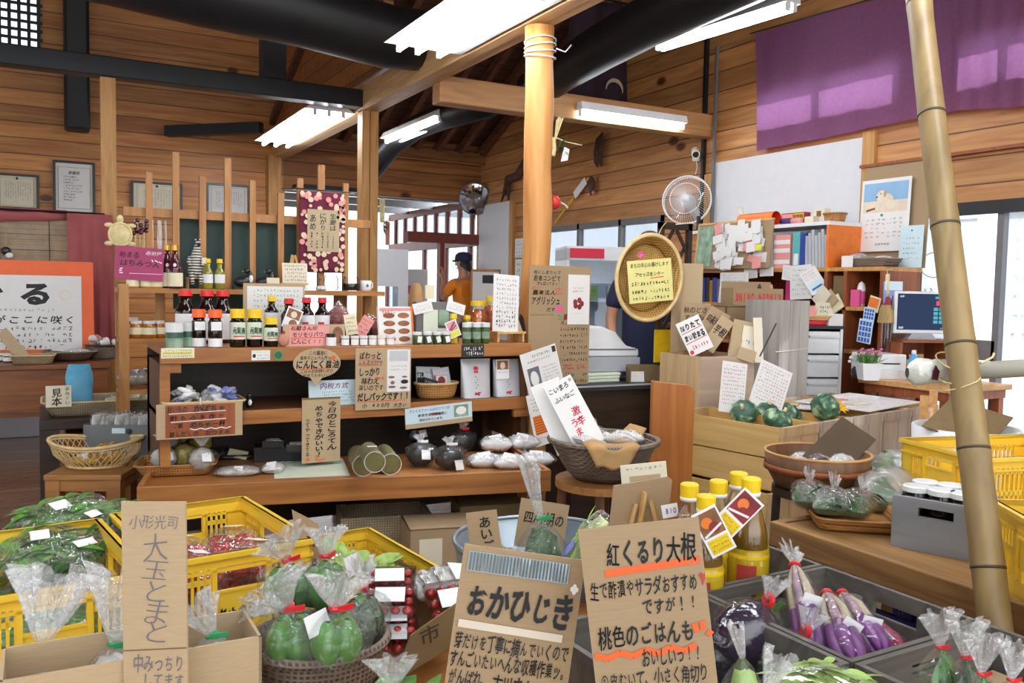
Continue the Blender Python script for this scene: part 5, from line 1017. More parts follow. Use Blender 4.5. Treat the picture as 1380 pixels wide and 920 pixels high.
# dark table with oval tray
z2=.60
t=table('dark_table','dark square table behind the wooden stool, under the flat basket',-.02,4.86,.62,5.45,z2,'dark_wood',th=.05,leg=.09,inset=.0);MB().bx(-.2,-.28,.1,.31,.28,.52).build('box_shelf','cabinet_wood',t)
q=Vector((.30,5.10,z2));basket_tray('flat_basket','wide flat cane basket with a blue bag on the dark table',q,0,.62,.34,.075,'wicker_grey','cane',flare=.15)
t=thing('blue_bag','folded bright blue cloth bag in the flat basket','bag',(q.x-.13,q.y+.0,z2+.03));pillow(MB(),(0,0,0),.24,.13,.05,1.5,.06,T=rotm(0,-.35,0)@Matrix.Rotation(PI/2,4,'X')@Matrix.Translation((0,.11,0))@Matrix.Rotation(PI/2,4,'Z')).build('body','bag_blue',t,smooth=True)
o,k=card('sample_card','small cream card with brush characters hung on the flat basket','card',79,534,4.95,27,29,'paper_warm',rz=0,Yp=4.925);k.col('見本',.42,.4,.12,.95,'ink',.02);k.col('手ぬぐい',.84,.2,.06,.9,'ink_brown',.01);k.done(o)
flat_bag('dried_fish_bag','clear bag of pale dried goods, back of the flat basket','bag',(q.x+.12,q.y+.05,z2+.045),.26,.14,.05,'grey_snack',rz=.35,s=5.1,tagp=None);flat_bag('herb_bag','clear bag of pale green leaves at the front of the flat basket','bag',(q.x+.12,q.y-.08,z2+.05),.3,.13,.05,'leaf_pale',rz=.15,s=6.1,tagp=(.1,0))
t=thing('purple_pouch','dark purple pouch with a white top at the back of the flat basket','pouch',(q.x+.23,q.y+.12,z2+.02));pillow(MB(),(0,0,0),.16,.10,.05,1.1,.08,T=rotm(.3,0,-1.1,(0,0,.07))).build('body','bag_purple',t,smooth=True);MB().ell((.03,0,.145),(.02,.012,.014),10,7).build('top','label_white',t,smooth=True)
# wooden stool, cane basket and grey box
zs=.45
c1,c2,c3=PZ(58,640,zs),PZ(163,640,zs),PZ(199,605,zs)
dx=(c2-c1);dxn=dx.normalized();dyn=Vector((-dxn.y,dxn.x,0));rzs=math.atan2(dx.y,dx.x);dep=.46;cc=c1+dx/2+dyn*dep/2;wS=dx.length
t=thing('wooden_stool','small plain wooden bench carrying the cane basket','bench',(cc.x,cc.y,0),rzs);MB().bx(-wS/2,-dep/2,zs-.025,wS/2,dep/2,zs).build('seat','stool_wood',t,bevel=.004)
MB().bx(-wS/2+.01,-dep/2+.012,zs-.075,wS/2-.01,-dep/2+.03,zs-.025).build('front_rail','stool_wood',t);MB().bx(wS/2-.03,-dep/2+.01,zs-.075,wS/2-.012,dep/2-.01,zs-.025).build('side_rail','stool_wood',t)
for sx in(-1,1):
 for sy in(-1,1):MB().box((sx*(wS/2-.035),sy*(dep/2-.035),(zs-.025)/2),(.06,.06,zs-.025)).build('leg','stool_wood',t)
qb=PZ(131,626,zs);qb=Vector((qb.x,qb.y-.0,zs))
t=thing('cane_basket','open-weave yellow cane basket on the wooden bench','basket',qb,rzs);R0,R1,HB=.13,.19,.115
rim=lambda a:Vector((R1*1.08*math.cos(a),R1*.85*math.sin(a),HB+.012*math.cos(2*a)))
bot=lambda a:Vector((R0*math.cos(a),R0*.8*math.sin(a),.006))
mb=MB();N=40
for i in range(N):
 a=2*PI*i/N
 for da in(.35,-.35):mb.tube([bot(a),(bot(a+da*.5)+rim(a+da*.5))/2+Vector((math.cos(a),math.sin(a),-.3))*.018,rim(a+da)],.0022,4,False)
o=mb.build('lattice','cane',t,smooth=True)
MB().tube([rim(2*PI*i/48)for i in range(49)],.0085,7,False).tube([rim(2*PI*i/48)*.985+Vector((0,0,-.011))for i in range(49)],.005,6,False).build('rim','cane',t,smooth=True)
MB().tube([bot(2*PI*i/30)for i in range(31)],.007,6,False).lathe([(0,.004),(R0*.98,.004)],30,wob=None).build('base','cane',t,smooth=True)
for i,(dx_,dy_,s_)in enumerate(((-.05,-.03,1),(.05,.01,2))):flat_bag('sweet_bag','yellow and white packet lying in the cane basket, %s'%('left' if i==0 else 'right'),'packet',qb+Vector((dx_,dy_,.012)),.12,.09,.05,'sunflower',rz=.5*i,s=s_,tagp=(0,0),tagsize=.4)
o=MB();r=random.Random(2)
for i in range(70):blade(o,(.045+r.uniform(-.03,.03),-.02+r.uniform(-.02,.02),.075+r.uniform(-.01,.02)),.03,.012,r.uniform(0,6.3),r.uniform(-.2,.6),0,.1,2)
o=o.build('paper_flower','sunflower',None,qb,smooth=True);tag(o,'yellow paper flower lying on the cane basket','flower')
g1,g2=PZ(112,607,zs),PZ(192,607,zs)
qg=cc+dyn*(dep/2-.03)+dxn*.03
t=thing('metal_box','open grey metal box packed with clear bags, behind the cane basket','box',(qg.x,qg.y,zs),rzs);W_,D_,H_=.33,.15,.165
mb=MB().bx(-W_/2,-D_/2,0,W_/2,-D_/2+.004,H_).bx(-W_/2,D_/2-.004,0,W_/2,D_/2,H_).bx(-W_/2,-D_/2,0,-W_/2+.004,D_/2,H_).bx(W_/2-.004,-D_/2,0,W_/2,D_/2,H_).bx(-W_/2,-D_/2,0,W_/2,D_/2,.004);mb.build('body','box_grey',t)
MB().bx(-.03,-D_/2-.006,.125,.03,-D_/2,.15).build('label_holder','paper_blue',t);MB().ell((.05,-D_/2-.008,.135),(.014,.01,.014),10,8).build('knob','dark_plastic',t)
for i in range(8):flat_bag('dried_goods_bag','upright clear bag standing in the grey metal box','bag',(qg+dxn*(-.13+.037*i)+Vector((0,0,.125))),.19,.13,.03,'grey_snack' if i%3 else 'white_rice',rot=(PI/2-.1,PI/2+.25*math.sin(i*2),rzs+1.2),s=i*1.3,tagp=None,group='bags in the grey metal box')
t=thing('crate_light','pale storage box on the floor under the poster cabinet','box',PZ(34,588,0)+Vector((0,.1,0)));MB().bx(-.22,-.15,0,.22,.15,.2).build('body','grey_plastic',t,bevel=.01);MB().bx(-.23,-.16,.2,.23,.16,.225).build('lid','white_plastic',t,bevel=.006)
# ================================================================== pillar board, register desk and staff
# tall cardboard board on the log pillar
bl,br=PY(713,470,4.02),PY(795,470,4.02);bw=br.x-bl.x;zt_=PY(720,357,4.02).z;zb_=.62
o=card_mesh(bw,zt_-zb_,.006).build('tall_board','card',None,((bl.x+br.x)/2,4.03,zb_));tag(o,'tall tan cardboard board of handwriting fixed to the log pillar','board')
k=INK(bw,zt_-zb_);H_=zt_-zb_;vis=lambda y:y*.255/H_*1.0
k.row('畑にしまりんで',.06,.5,.045,.028,'ink_brown',.012);k.row('若者コンビで',.06,.5,.085,.04,'ink',.02);k.row('がんばってるっ!!',.12,.54,.12,.028,'ink',.01);k.row('農業法人',.05,.42,.18,.034,'ink',.015);k.row('アグリッシュ',.03,.5,.235,.06,'ink',.02);k.row('だす',.28,.42,.295,.03,'ink',.012);k.row('とれたて',.03,.18,.15,.018,'ink_red',.01);k.row('うまい',.4,.55,.155,.02,'ink_red',.01);k.row('まるごと',.4,.55,.185,.02,'ink_red',.01);k.disc(.49,.29,.05,.025,'ink_pink')
k.row('御知らせ',.56,.86,.345,.042,'ink_red',.025);k.quad(.46,.33,.54,.345,'ink_green',.006);k.quad(.9,.33,.98,.31,'ink_green',.006);k.quad(.47,.36,.53,.355,'ink_green',.006)
for i in range(7):k.scrib(.5,.97,.385+.042*i,.026,12,'ink_brown')
k.row('プロ、いん',.56,.95,.685,.04,'ink_red',.012);[k.scrib(.6,.97,.74+.045*i,.028,9,'ink_brown')for i in range(4)];k.quad(.02,.33,.4,.33,'card_dark',.003);k.done(o)
s=card_mesh(bw*.36,H_*.0+.275,.001).build('leaflet','paper',o,(bw*.30,-.004,H_-.32));k2=INK(bw*.36,.275);k2.scrib(.25,.75,.27,.03,7,'ink_grey');k2.scrib(.2,.8,.33,.04,7,'ink_red');[k2.disc(.5+.16*math.cos(a)-.02,.58+.07*math.sin(a),.10,.06,'photo_red',10)for a in(0,1.2,2.5,3.6,5)];k2.scrib(.2,.8,.78,.02,10,'ink_grey');k2.done(s)
MB().bx(-bw*.45,.0065,-zb_,-bw*.3,.022,H_-.02).build('stake','easel_wood',o)
# round basket and its stool
qs=ON(812,3.45,.52);t=thing('round_stool','dark wooden stool under the grey woven bowl','stool',(qs.x,qs.y,0),.3);MB().lathe([(0,.52),(.19,.52),(.19,.55),(0,.55)],24).build('seat','stool_wood',t)
for a in(.6,2.2,3.75,5.3):MB().bar((.16*math.cos(a),.16*math.sin(a),.52),(.19*math.cos(a),.19*math.sin(a),0),.035,.035).build('leg','counter_dark',t)
for a in(.6,2.2,3.75,5.3):MB().bar((.175*math.cos(a),.175*math.sin(a),.2),(.175*math.cos(a+1.57),.175*math.sin(a+1.57),.2),.018,.018).build('stretcher','counter_dark',t)
zr=.552;BASK=Vector((qs.x,qs.y,zr));RB=.215
round_basket('woven_bowl','grey-brown woven bowl of clear bags on the round stool',BASK,.2,RB,.155,'wicker_dark','wicker_dark',r0=.52,rimr=.012)
o=cloth_sheet(lambda u,v:(.13*(u-.5)*(1.6-1.3*max(0,v-.45)),-(.10+.125*min(v/.5,1)),.165-.10*max(0,v-.5)*1.6+.008*math.sin(u*9)),12,14,'kraft_paper','kraft');o.location=BASK;o.rotation_euler=(0,0,-.45);tag(o,'crumpled brown paper hanging over the front rim of the woven bowl','paper')
t=thing('kraft_bag','crumpled kraft paper standing at the back of the woven bowl','paper',BASK+Vector((.03,.10,.06)));pillow(MB(),(0,0,0),.17,.13,.03,3.3,.12,T=rotm(-.4,0,-PI/2,(0,0,.085))).build('sheet','kraft',t,smooth=True)
t=thing('kraft_bag','folded kraft paper at the right edge of the woven bowl','paper',BASK+Vector((.15,.02,.1)));pillow(MB(),(0,0,0),.13,.09,.03,4.3,.12,T=rotm(.4,.2,-.5,(0,0,.05))).build('sheet','kraft',t,smooth=True)
for i in range(7):
 a=i*2.4;flat_bag('ginger_bag','clear white bag heaped in the woven bowl, %s'%['at the front','left of the middle','in the middle','right of the middle','at the back left','at the right','on top'][i],'bag',BASK+Vector((.09*math.cos(a)-.01,.09*math.sin(a)-.02,.115+.018*(i%3)+(.04 if i==6 else 0))),.14,.1,.05,'white_rice',rz=a*1.7,s=i*1.9,tagp=(.1,0)if i%2 else None,rot=(.4*math.sin(a),.5*math.cos(i),a),group=None,amp=.2)
def chilli_card(px,py,d,roll_,label,txt):
 o,k=card('chilli_card',label,'card',px,py,d,42,96,'paper',rz=FACE+.1,roll=roll_,tilt=.25,th=.006,by='b')
 if txt:k.col('激辛',.6,.34,.40,.70,'ink_red',.02);k.col('うまい',.38,.3,.55,.95,'ink_red',.02);k.row('こいまろ',.06,.8,.1,.085,'ink',.02);k.row('ふいなご',.12,.85,.24,.075,'ink',.015);k.disc(.9,.06,.05,.025,'card_tan')
 k.done(o);return o
chilli_card(797,601,3.36,-.48,'white card with red brush characters stuck in the woven bowl',True);chilli_card(771,606,3.40,-.38,'plain white card behind the red-lettered card in the woven bowl',False)
# register desk
CX0,CX1,CY0,CY1,CZ=2.53,2.87,3.93,4.75,.775
t=thing('register_desk','dark wooden desk under the cash register, behind the log pillar','desk',((CX0+CX1)/2+.15,(CY0+CY1)/2,0));a_,b_=(CX1-CX0)/2+.15,(CY1-CY0)/2
MB().bx(-a_,-b_,CZ-.03,a_,b_,CZ).build('top','black_card',t);MB().bx(-a_+.02,-b_+.03,0,a_-.02,b_,CZ-.03).build('body','dark_wood',t);MB().bx(-a_,-b_-.004,CZ-.008,a_,-b_,CZ+.001).build('edge','grey_plastic',t)
rp=Vector((2.88,4.32,CZ));
t=thing('green_cloth','folded pale green cloth under the cash register','cloth',rp+Vector((-.05,-.06,0)),0);[MB().bx(-.19,-.2,.018*i,.10+.004*i,.2,.018*i+.017).build('fold','paper_green',t,bevel=.006)for i in range(3)]
t=thing('cash_register','light grey cash register on the dark desk','cash register',rp+Vector((.0,0,.055)),-.2);MB().bx(-.24,-.22,0,.24,.2,.085).build('drawer','grey_plastic',t,bevel=.006);MB().bx(-.21,-.2225,.02,.21,-.22,.07).build('drawer_front','grey_plastic',t)
MB().prism([(-.24,.087),(.24,.087),(.24,.13),(.16,.15),(.09,.23),(.0,.262),(-.19,.262),(-.24,.22)],-.2,.18).build('housing','white_plastic',t,bevel=.012);MB().bx(-.17,-.05,.263,-.03,.1,.275).build('printer_cover','grey_plastic',t,bevel=.005);MB().bx(-.22,-.204,.125,.22,-.2,.133).build('seam','frame_grey',t)
o,k=card('tent_card','small white folded card in front of a cardboard stand on the desk','card',858,512,4.55,21,23,'paper',rz=-.3,tilt=.2,Yp=4.02,Zb=CZ);k.scrib(.1,.9,.2,.12,6,'ink_grey');k.scrib(.1,.6,.45,.12,5,'ink_red');k.done(o)
t=thing('card_stand','open cardboard stand on the desk beside the register','stand',ON(864,5.02,CZ),-.4);MB().bx(-.09,0,0,.09,.005,.10).bx(.085,-.12,0,.09,0,.10).bx(-.09,-.10,0,-.085,0,.085).build('sheet','card_dark',t)
# lattice screen
lx0,lx1=2.975,3.26;LY=4.02
la,lb_=SX(887,LY,1.5),SX(930,LY,1.5);zt2=PY(905,300,LY).z
t=thing('lattice_screen','dark wooden lattice screen behind the hanging sieve','screen',((la+lb_)/2,LY,0));hw=(lb_-la)/2
MB().bx(-hw,-.015,0,-hw+.03,.015,zt2).build('post','dark_wood',t);MB().bx(hw-.03,-.015,0,hw,.015,zt2).build('post','dark_wood',t);MB().bx(-hw,-.015,zt2-.04,hw,.015,zt2).build('rail','dark_wood',t);MB().bx(-hw,-.015,.95,hw,.015,1.0).build('rail','dark_wood',t)
mb=MB()
for i in range(-4,12):
 x0=-hw+.15*i
 for sg in(1,-1):
  pts=[]
  z0,z1=1.0,zt2-.04;xa,xb=(x0,x0+(z1-z0)*.62)if sg>0 else(-x0,-x0-(z1-z0)*.62)
  n=24;seg=[(xa+(xb-xa)*j/n,z0+(z1-z0)*j/n)for j in range(n+1)];seg=[q for q in seg if abs(q[0])<hw-.02]
  if len(seg)>1:mb.bar((seg[0][0],.004*sg,seg[0][1]),(seg[-1][0],.004*sg,seg[-1][1]),.022,.007,up=(0,1,0))
mb.build('lattice','dark_wood',t);MB().tube([(-.02,-.03,zt2-.01),(.09,-.05,zt2+.004),(hw+.02,-.02,zt2-.01)],.004,5).build('hook_rod','cord_white',t)
# hanging sieve basket
bp=PY(875,374,LY-.16);kd=(bp-O3).dot(_F)/FPX;RX,RZ_=43*kd/.93,57*kd
t=thing('sieve_basket','oval woven sieve basket hanging from the lattice screen, holding a yellow note','basket',bp,-.22);t.rotation_euler=(0,.12,-.25)
def sv(u,v):a=2*PI*u;r=(.80+.2*v);return(RX*r*math.cos(a),-.075*v+.075,RZ_*r*math.sin(a))
mb=MB();mb.grid(sv,44,5,cu=True);mb.grid(lambda u,v:(RX*.8*v*math.cos(2*PI*u),.075,RZ_*.8*v*math.sin(2*PI*u)),44,6,cu=True);o=mb.build('mesh','sieve',t,smooth=True);sm=o.modifiers.new('thickness','SOLIDIFY');sm.thickness=.004
MB().tube([(RX*1.01*math.cos(2*PI*i/48),0,RZ_*1.01*math.sin(2*PI*i/48))for i in range(49)],.012,8,False).build('rim','cane',t,smooth=True)
MB().tube([(0.02,.01,RZ_),(.06,.06,RZ_+.06),(.10,.10,RZ_+.10)],.003,5).build('string','rope',t)
o=card_mesh(RX*1.38,RZ_*1.0,.002).build('yellow_note','paper_yellow',None,bp+Euler((0,.12,-.25)).to_matrix()@Vector((.03,-.012,-RZ_*.56)),rot=(.0,-.10,-.25));tag(o,'yellow hand-written note pinned in the hanging sieve','note');k=INK(RX*1.38,RZ_)
k.row('まちの安心お届けします',.06,.94,.12,.11,'ink',.012);k.row('アセッスをンター',.16,.82,.34,.11,'ink',.012);k.scrib(.06,.93,.56,.1,13,'ink');k.scrib(.06,.93,.74,.1,13,'ink');k.scrib(.06,.9,.9,.09,12,'ink');k.quad(.5,.44,.8,.42,'ink_orange',.02);k.done(o)
for x,z,l in((-.07,.1,'pink paper flower pinned high in the hanging sieve'),(-.075,.055,'pink paper flower pinned lower in the hanging sieve')):
 mb=MB();[blade(mb,(0,0,0),.022,.016,a,.2,0,.1,2)for a in[i*1.256 for i in range(5)]];o=mb.build('paper_flower','ink_pink',None,bp+Euler((0,.12,-.25)).to_matrix()@Vector((x,-.0,z+.02)),rot=(PI/2,0,-.25));tag(o,l,'flower')
 # ------------------------------------------------------------------ people
def skin_body(name,verts,edges,m,parent,root=0,sub=2):
 me=bpy.data.meshes.new(name);me.from_pydata([v[0]for v in verts],edges,[]);me.materials.append(MT(m));o=bpy.data.objects.new(name,me);COL.objects.link(o);o.parent=parent
 sk=o.modifiers.new('skin','SKIN');ly=me.skin_vertices[0]if me.skin_vertices else None
 if ly is None:
  import bmesh
  bm=bmesh.new();bm.from_mesh(me);bm.verts.layers.skin.verify();bm.to_mesh(me);bm.free();ly=me.skin_vertices[0]
 for i,v in enumerate(verts):
  r=v[1];ly.data[i].radius=r if isinstance(r,tuple)else(r,r);ly.data[i].use_root=(i==root)
 sk.use_smooth_shade=True;sk.branch_smoothing=.6
 ss=o.modifiers.new('smooth','SUBSURF');ss.levels=sub;ss.render_levels=sub;return o
def person(label,loc,rz,shirt,hairm,l_arm,r_arm,cap=None,apron=None):
 """arms: (elbow, wrist) in body space; x to the body's right, -y forward"""
 t=thing('person',label,'person',loc,rz);V=[];E=[]
 def add(p,r,par=None):
  V.append((Vector(p),r));
  if par is not None:E.append((par,len(V)-1))
  return len(V)-1
 pel=add((0,.01,.93),(.15,.11));w=add((0,0,1.08),(.135,.10),pel);ch=add((0,.0,1.27),(.16,.11),w);nk=add((0,.015,1.43),(.07,.07),ch);hd0=add((0,.0,1.50),.055,nk);hd=add((0,-.02,1.60),(.078,.095),hd0);tp=add((0,-.005,1.68),(.06,.07),hd)
 for sg,(el,wr)in((-1,l_arm),(1,r_arm)):
  sh=add((sg*.185,.01,1.38),.06,ch);e=add(el,.043,sh);wv=add(wr,.029,e);dirv=(Vector(wr)-Vector(el)).normalized();pm=add(Vector(wr)+dirv*.06,(.038,.02),wv)
  sd=dirv.cross(Vector((0,1,.2))).normalized()
  for j,(off,ln)in enumerate(((-.028,.065),(-.010,.078),(.010,.072),(.026,.056))):
   f1=add(Vector(wr)+dirv*(.10+ln*.3)+sd*off,.0095,pm);f2=add(Vector(wr)+dirv*(.10+ln*.8)+sd*off*1.1+Vector((0,-.02,0)),.008,f1)
  th=add(Vector(wr)+dirv*.05+sd*-.055+Vector((0,-.02,0)),.011,wv);add(Vector(wr)+dirv*.09+sd*-.065+Vector((0,-.03,0)),.009,th)
  hp=add((sg*.09,.01,.86),.088,pel);kn=add((sg*.10,-.01,.48),.058,hp);an=add((sg*.105,.02,.09),.042,kn);add((sg*.115,-.13,.03),(.045,.03),an)
 skin_body('body',V,E,'skin',t)
 # face
 fz=1.60
 MB().ell((0,-.118,fz-.005),(.012,.018,.02),10,8).build('nose','skin',t,smooth=True)
 for sg in(-1,1):
  MB().ell((sg*.032,-.102,fz+.02),(.012,.008,.007),10,8).build('eye','ink',t,smooth=True);MB().ell((sg*.083,.0,fz),(.012,.022,.032),10,8).build('ear','skin',t,smooth=True)
 MB().ell((0,-.108,fz-.055),(.024,.008,.006),10,6).build('mouth','garlic',t,smooth=True)
 MB().grid(lambda u,v:((.091)*math.cos(2*PI*u)*math.cos(v*PI/2),-.0+.115*math.sin(2*PI*u)*math.cos(v*PI/2),fz+.03+.085*math.sin(v*PI/2)-(.13*max(0,.3+.7*math.sin(2*PI*u))*(1-v))),26,10,cu=True).build('hair',hairm,t,smooth=True)
 if cap:
  MB().lathe([(.098,0),(.101,.03),(.092,.075),(.055,.105),(0,.113)],24,(0,-.0,fz+.035),T=Matrix.Diagonal((.97,1.16,1,1))).build('cap',cap,t,smooth=True)
  MB().grid(lambda u,v:(.085*(2*u-1)*(1-.25*v),-.10-.075*v*(1-(2*u-1)**2*.5),fz+.045-.02*v+.0),9,5).build('cap_peak',cap,t,smooth=True)
 SV=[((0,.01,.90),(.165,.125)),((0,0,1.06),(.155,.118)),((0,0,1.26),(.178,.128)),((0,.012,1.42),(.105,.085))];SE=[(0,1),(1,2),(2,3)]
 for sg,(el,wr)in((-1,l_arm),(1,r_arm)):
  a=len(SV);SV.append(((sg*.19,.01,1.375),.078));SE.append((2,a));m_=Vector((sg*.19,.01,1.375)).lerp(Vector(el),.78);SV.append((tuple(m_),.068));SE.append((a,a+1))
 skin_body('shirt',[(Vector(p),r)for p,r in SV],SE,shirt,t)
 TV=[((0,.01,.95),(.16,.12)),((0,.01,.86),(.165,.125))];TE=[(0,1)]
 for sg in(-1,1):a=len(TV);TV+=[((sg*.095,.01,.78),.10),((sg*.10,-.005,.48),.078),((sg*.105,.015,.10),.062)];TE+=[(1,a),(a,a+1),(a+1,a+2)]
 skin_body('trousers',[(Vector(p),r)for p,r in TV],TE,'trouser',t)
 for sg in(-1,1):MB().ell((sg*.112,-.07,.035),(.052,.13,.04),14,8).build('shoe','black_plastic',t,smooth=True)
 if apron:MB().grid(lambda u,v:(.17*math.cos(PI+PI*u),.0+.135*math.sin(PI+PI*u),.55+.72*v),14,8).build('apron',apron,t,smooth=True);[MB().tube([(sg*.08,-.115,1.27),(sg*.075,-.02,1.435),(sg*.05,.07,1.40)],.012,6).build('apron_strap',apron,t,smooth=True)for sg in(-1,1)]
 return t
pm=ON(622,10.85,0);person('person in orange shirt and dark cap at the entrance, hand to the face',(pm.x,pm.y,0),RAD(205),'orange_cloth','hair',((-.23,.06,1.12),(-.21,-.08,.9)),((.27,-.10,1.14),(.13,-.22,1.42)),cap='navy_cloth')
pn=ON(866,6.0,0);person('person in a navy shirt and apron standing behind the cash register',(pn.x,pn.y,0),RAD(-35),'navy_cloth','hair',((-.25,.0,1.10),(-.22,-.12,.88)),((.25,.0,1.10),(.22,-.12,.88)),apron='navy_cloth')
# ------------------------------------------------------------------ far end
fq=ON(800,7.6,0);t=thing('display_fridge','white glass-doored display fridge behind the register','fridge',(fq.x,fq.y,0),FACE+.15)
MB().bx(-.28,0,0,.28,.5,.1).bx(-.28,.0,.1,-.25,.5,1.66).bx(.25,0,.1,.28,.5,1.66).bx(-.28,.47,.1,.28,.5,1.66).bx(-.28,0,1.56,.28,.5,1.68).build('cabinet','white_plastic',t)
for z in(.5,.85,1.2):MB().bx(-.25,.04,z,.25,.47,z+.012).build('shelf','white_plastic',t)
MB().bx(-.25,-.012,.1,.25,-.006,1.56).build('door','pane',t);MB().bx(-.25,-.02,1.58,.05,-.001,1.66).build('header','ink_red',t)
for i in range(9):p=MB().bx(-.035,-.03,0,.035,.03,.13).build('food_pack',['bag_white','leaf_light','paper_warm'][i%3],None,t.matrix_basis@Vector((0,0,0)));p.location=Vector((fq.x,fq.y,0))+Euler((0,0,FACE+.15)).to_matrix()@Vector((-.16+.16*(i%3),.15,[.513,.863,1.213][i//3]));p.rotation_euler=(0,0,FACE+.15);tag(p,'chilled pack standing on a shelf of the display fridge','pack','packs in the display fridge')
t=thing('potted_plant','small green potted plant by the register','plant',ON(803,5.1,CZ),0);MB().lathe([(0,0),(.03,0),(.038,.06),(.034,.06),(.03,.05),(0,.05)],14).build('pot','dark_plastic',t);mb=MB();r=random.Random(1)
for i in range(40):blade(mb,(0,0,.05),.09,.025,r.uniform(0,6.3),r.uniform(.3,1.3),0,.3,4)
mb.build('leaves','leaf',t,smooth=True)
p=PX(640,268,4.86);t=thing('round_mirror','round convex mirror at the far end of the room','mirror',p,0);t.rotation_euler=(RAD(22),RAD(-18),RAD(-36));MB().lathe([(0,-.03),(.07,-.027),(.14,-.017),(.205,0)],32,T=Matrix.Rotation(-PI/2,4,'X')).build('glass','mirror',t,smooth=True);MB().tube([(.205*math.cos(2*PI*i/36),0,.205*math.sin(2*PI*i/36))for i in range(37)],.010,8,False).build('rim','frame_grey',t,smooth=True);MB().tube([(0,.01,0),(.06,.1,.05)],.015,8).build('bracket','frame_black',t)
for i,(px,py,wpx,hpx,l)in enumerate(((703,334,18,26,'small white handwritten notice, topmost on the far wall strip'),(703,371,18,44,'white handwritten notice in the middle of the far wall strip'),(703,402,18,22,'white handwritten notice, lowest on the far wall strip'))):
 q=PX(px,py,4.95);o,k=card('wall_notice',l,'notice',px,py,(q-O3).dot(_F),wpx,hpx,'paper',rz=-PI/2);[k.scrib(.1,.9,.15+.75*j/4,.12,5,'ink')for j in range(5)];k.done(o)
q=ON(521,10.0,0);t=thing('white_booth','white ticket booth cabinet at the entrance, behind the middle pillar','cabinet',(q.x,q.y,0),-.2);MB().bx(-.2,-.2,0,.2,.2,.95).bx(-.2,-.2,1.30,.2,.2,1.72).bx(-.2,-.2,.95,-.14,.2,1.3).bx(.09,-.2,.95,.2,.2,1.3).build('body','white_board',t);MB().bx(-.14,-.18,.95,.09,-.17,1.3).build('screen','pane',t);MB().bx(-.14,-.21,.6,.09,-.2,.94).build('panel','post_wood',t)
o,k=card('potato_banner','white poster with purple sweet potatoes at the entrance','poster',557,398,10.4,38,70,'paper',rz=FACE,th=.006,Zb=.001)
[k.disc(.3+.2*i,.16+.03*i,.16,.035,'ink_pink')for i in range(3)];k.scrib(.05,.8,.26,.04,8,'ink_grey');[k.quad(.1+.1*i,.45,.2+.05*i,.38,'ink_purple',.03)for i in range(4)];k.done(o)
q=ON(652,10.6,0);t=thing('notice_stand','framed white notice board on legs beside the orange-shirted person','board',(q.x,q.y,0),FACE);MB().bx(-.16,0,1.0,.16,.02,1.52).build('board','paper',t);MB().bx(-.18,-.005,1.5,.18,.025,1.53).bx(-.18,-.005,.98,.18,.025,1.0).bx(-.18,-.005,.98,-.16,.025,1.53).bx(.16,-.005,.98,.18,.025,1.53).build('frame','rack_up',t);MB().bx(-.04,-.004,1.36,.12,-.001,1.46).build('dark_card','black_card',t);[MB().bx(x-.012,0,0,x+.012,.02,.98).build('leg','rack_up',t)for x in(-.15,.15)]
# wall fan, camera, ornaments on the right wall
q=PX(926,270,4.80);t=thing('wall_fan','white wall fan high on the plank wall','fan',q,0);t.rotation_euler=(RAD(-8),0,RAD(-52));Rf=.205
mb=MB();
for i in range(60):a=2*PI*i/60;mb.tube([(.035*math.cos(a),-.075,.035*math.sin(a)),(.13*math.cos(a),-.075,.13*math.sin(a)),(Rf*math.cos(a),-.02,Rf*math.sin(a))],.0016,3,False)
o=mb.build('guard','white_plastic',t)
mb=MB();[mb.tube([(r_*math.cos(2*PI*i/40),y_,r_*math.sin(2*PI*i/40))for i in range(41)],w_,6,False)for r_,y_,w_ in((Rf,-.02,.006),(.13,-.076,.003),(Rf*.98,.02,.005))];mb.build('guard_ring','white_plastic',t,smooth=True)
for i in range(3):a0=i*2.094;MB().grid(lambda u,v:((.03+.145*u)*math.cos(a0+.75*(v-.5)*(.6+.6*u)),-.035+.03*(v-.5),(.03+.145*u)*math.sin(a0+.75*(v-.5)*(.6+.6*u))),7,6).build('blade','glass',t,smooth=True)
MB().tube([(0,-.082,0),(0,-.06,0)],.036,18).build('badge','white_plastic',t,smooth=True);MB().ell((0,.07,0),(.065,.10,.065),16,10).build('motor','white_plastic',t,smooth=True);MB().bar((.0,.09,-.02),(.12,.26,-.16),.05,.06).build('arm','white_plastic',t)
MB().bx(.06,.2,-.26,.16,.26,.02).build('mount','white_plastic',t)
q=PX(936,206,4.86);t=thing('security_camera','small cream security camera on the plank wall above the fan','camera',q,.5);MB().tube([(-.10,-.05,-.03),(.02,0,.02)],.035,14).build('body','cream_plastic',t);MB().tube([(-.104,-.052,-.032),(-.10,-.05,-.03)],.026,14).build('lens','black_plastic',t);MB().bar((0,0,-.02),(.13,.03,-.02),.02,.025).bx(.11,.0,-.05,.14,.06,.03).build('bracket','cream_plastic',t);MB().tube([(.13,.03,-.05),(.15,.03,-.1),(.14,.04,-.16)],.004,5).build('cable','cord_white',t)
MB().bx(0,0,0,.04,.03,2.9).build('cable_duct','black_timber',None,(4.965,5.76,1.78));tag(bpy.data.objects['cable_duct'],'dark vertical cable duct on the plank wall beside the fan','duct')
MB().bx(0,0,0,.025,.02,1.6).build('wall_pipe','frame_grey',None,(4.94,5.60,1.74));tag(bpy.data.objects['wall_pipe'],'thin grey pipe on the wall by the white panel edge','pipe')
